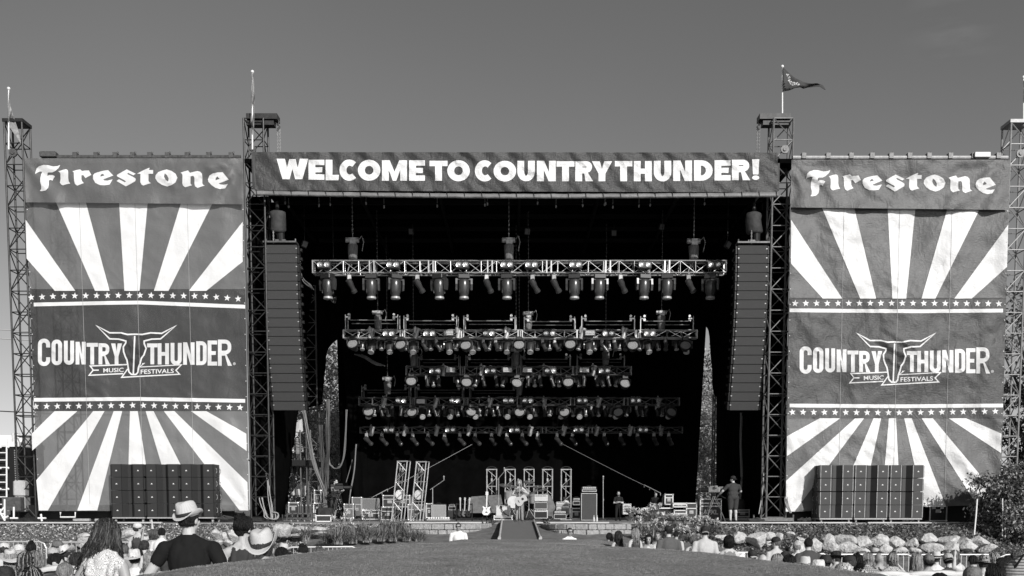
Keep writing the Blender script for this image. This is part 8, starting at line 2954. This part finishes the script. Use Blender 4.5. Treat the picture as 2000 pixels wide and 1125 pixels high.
# low folding chairs under the seated people
ch = thing("folding_chair", "", "chair", (0, 0, 0))
b = MB()
for s in (-1, 1):
    x = s * .25
    b.cyl((x, -.2, .38), (x, .22, .01), .013, n=6); b.cyl((x, .2, .42), (x, -.22, .01), .013, n=6); b.cyl((x, -.2, .38), (x, -.29, .74), .013, n=6)
    b.cyl((x, -.22, .58), (x, .22, .58), .013, n=6); b.box((x, .0, .595), (.045, .42, .02)); b.cyl((x, .2, .42), (x, .22, .58), .013, n=6)
b.cyl((-.25, -.29, .74), (.25, -.29, .74), .013, n=6)
b.build("frame", M_steell, ch, local=True)
b = MB(); b.add([(-.24, .2, .415), (.24, .2, .415), (.24, 0, .375), (-.24, 0, .375), (.24, -.19, .385), (-.24, -.19, .385)], [(0, 1, 2, 3), (3, 2, 4, 5)]); b.add([(x, y, z - .015) for x, y, z in [(-.24, .2, .415), (.24, .2, .415), (.24, 0, .375), (-.24, 0, .375), (.24, -.19, .385), (-.24, -.19, .385)]], [(3, 2, 1, 0), (5, 4, 2, 3)])
b.build("seat", mat("canvas_dark", .08, .9), ch, local=True)
b = MB(); b.box((0, -.265, .62), (.48, .015, .24), rot(.25)); b.build("backrest", MATS["canvas_dark"], ch, local=True)
for ob, lab, s, rz in seat_list:
    w = lab.split()
    dup(ch, ob.location, (0, 0, rz), "low folding chair under the " + " ".join(w[:10]), "folding chairs in the crowd", s)
kill(ch)
# white slung lawn chairs at the bottom right, and a striped one
lc_ = thing("lawn_chair", "", "chair", (0, 0, 0))
b = MB()
for s in (-1, 1):
    b.tube([(s * .31, .3, .02), (s * .31, .28, .3), (s * .31, -.2, .28), (s * .31, -.42, .78), (s * .24, -.46, .86)], .016, n=6)
    b.cyl((s * .31, -.2, .28), (s * .31, -.34, .02), .016, n=6)
b.build("frame", M_white, lc_, local=True)
b = MB()
prof = [(.28, .30), (.1, .255), (-.12, .25), (-.2, .29), (-.3, .5), (-.42, .79), (-.455, .86), (-.47, .84), (-.43, .76)]
n = 9
vs = []
for (y, z) in prof:
    for i in range(n):
        t = (i / (n - 1) - .5) * 2
        vs.append((t * .30, y - .05 * (1 - t * t) * (z > .4), z + .05 * (1 - t * t) * (z > .7) - .02 * (1 - t * t) * (z < .35)))
b.add(vs, [(j * n + i, j * n + i + 1, (j + 1) * n + i + 1, (j + 1) * n + i) for j in range(len(prof) - 1) for i in range(n - 1)])
sl = b.build("sling", mat("white_sling", .6, .7, var=.05, vscale=5), lc_, smooth=True, local=True)
m_ = sl.modifiers.new("t", 'SOLIDIFY'); m_.thickness = .012
b = MB(); b.tube([(-.3, -.475, .80), (-.15, -.515, .835), (0, -.53, .845), (.15, -.515, .835), (.3, -.475, .80)], .009, n=5); b.build("dark_piping", M_black, lc_, local=True)
LCH = [(1712, 1122, "white lawn chair behind the plaid shirt"), (1745, 1117, "white lawn chair in front of the blonde bob"), (1770, 1123, "white lawn chair below the very long blonde hair"), (1808, 1117, "white lawn chair right of the very long blonde hair"), (1845, 1116, "white lawn chair behind the dark ribbed shirt"), (1872, 1117, "white lawn chair left of the big grey cap"), (118, 1106, "white lawn chair under the raised bent arm"), (152, 1112, "white lawn chair behind the smooth brown hair")]
for px, yt, lab in LCH:
    Y = 13.2 if px > 1000 else 12.6
    p = W(px, yt, Y); g = ground_z(p.x, p.y)
    dup(lc_, V((p.x, Y + .45, p.z - .9)), (0, 0, random.uniform(-.15, .15)), lab, "white lawn chairs")
kill(lc_)
t = thing("striped_bag", "slumped striped beach bag at the bottom right corner", "bag", W(1988, 1120, 12.5))
b = MB(); c = W(2004, 1112, 12.5)
b.lathe([(.05, -.3), (.2, -.28), (.25, -.1), (.2, .08), (.1, .17), (.02, .19)], Matrix.Translation(c) @ Matrix.Rotation(.5, 4, 'Y'), 22, sy=.7, fn=lambda p: p + V((.04 * smooth_noise(p.x * 6, p.z * 6, 1), 0, 0)))
b.build("body", cloth_mat(.4, "stripe"), t, smooth=True)
b = MB(); b.tube([c + V((-.2, -.1, 0)), c + V((-.12, -.15, .18)), c + V((.0, -.12, .24)), c + V((.1, -.05, .12))], .014, n=5); b.build("handle", M_black, t)
# letters on the bun person's tank top are left as a small pale mark printed on the cloth
for ob in list(S.objects):
    if "_s" in ob.keys():
        del ob["_s"]
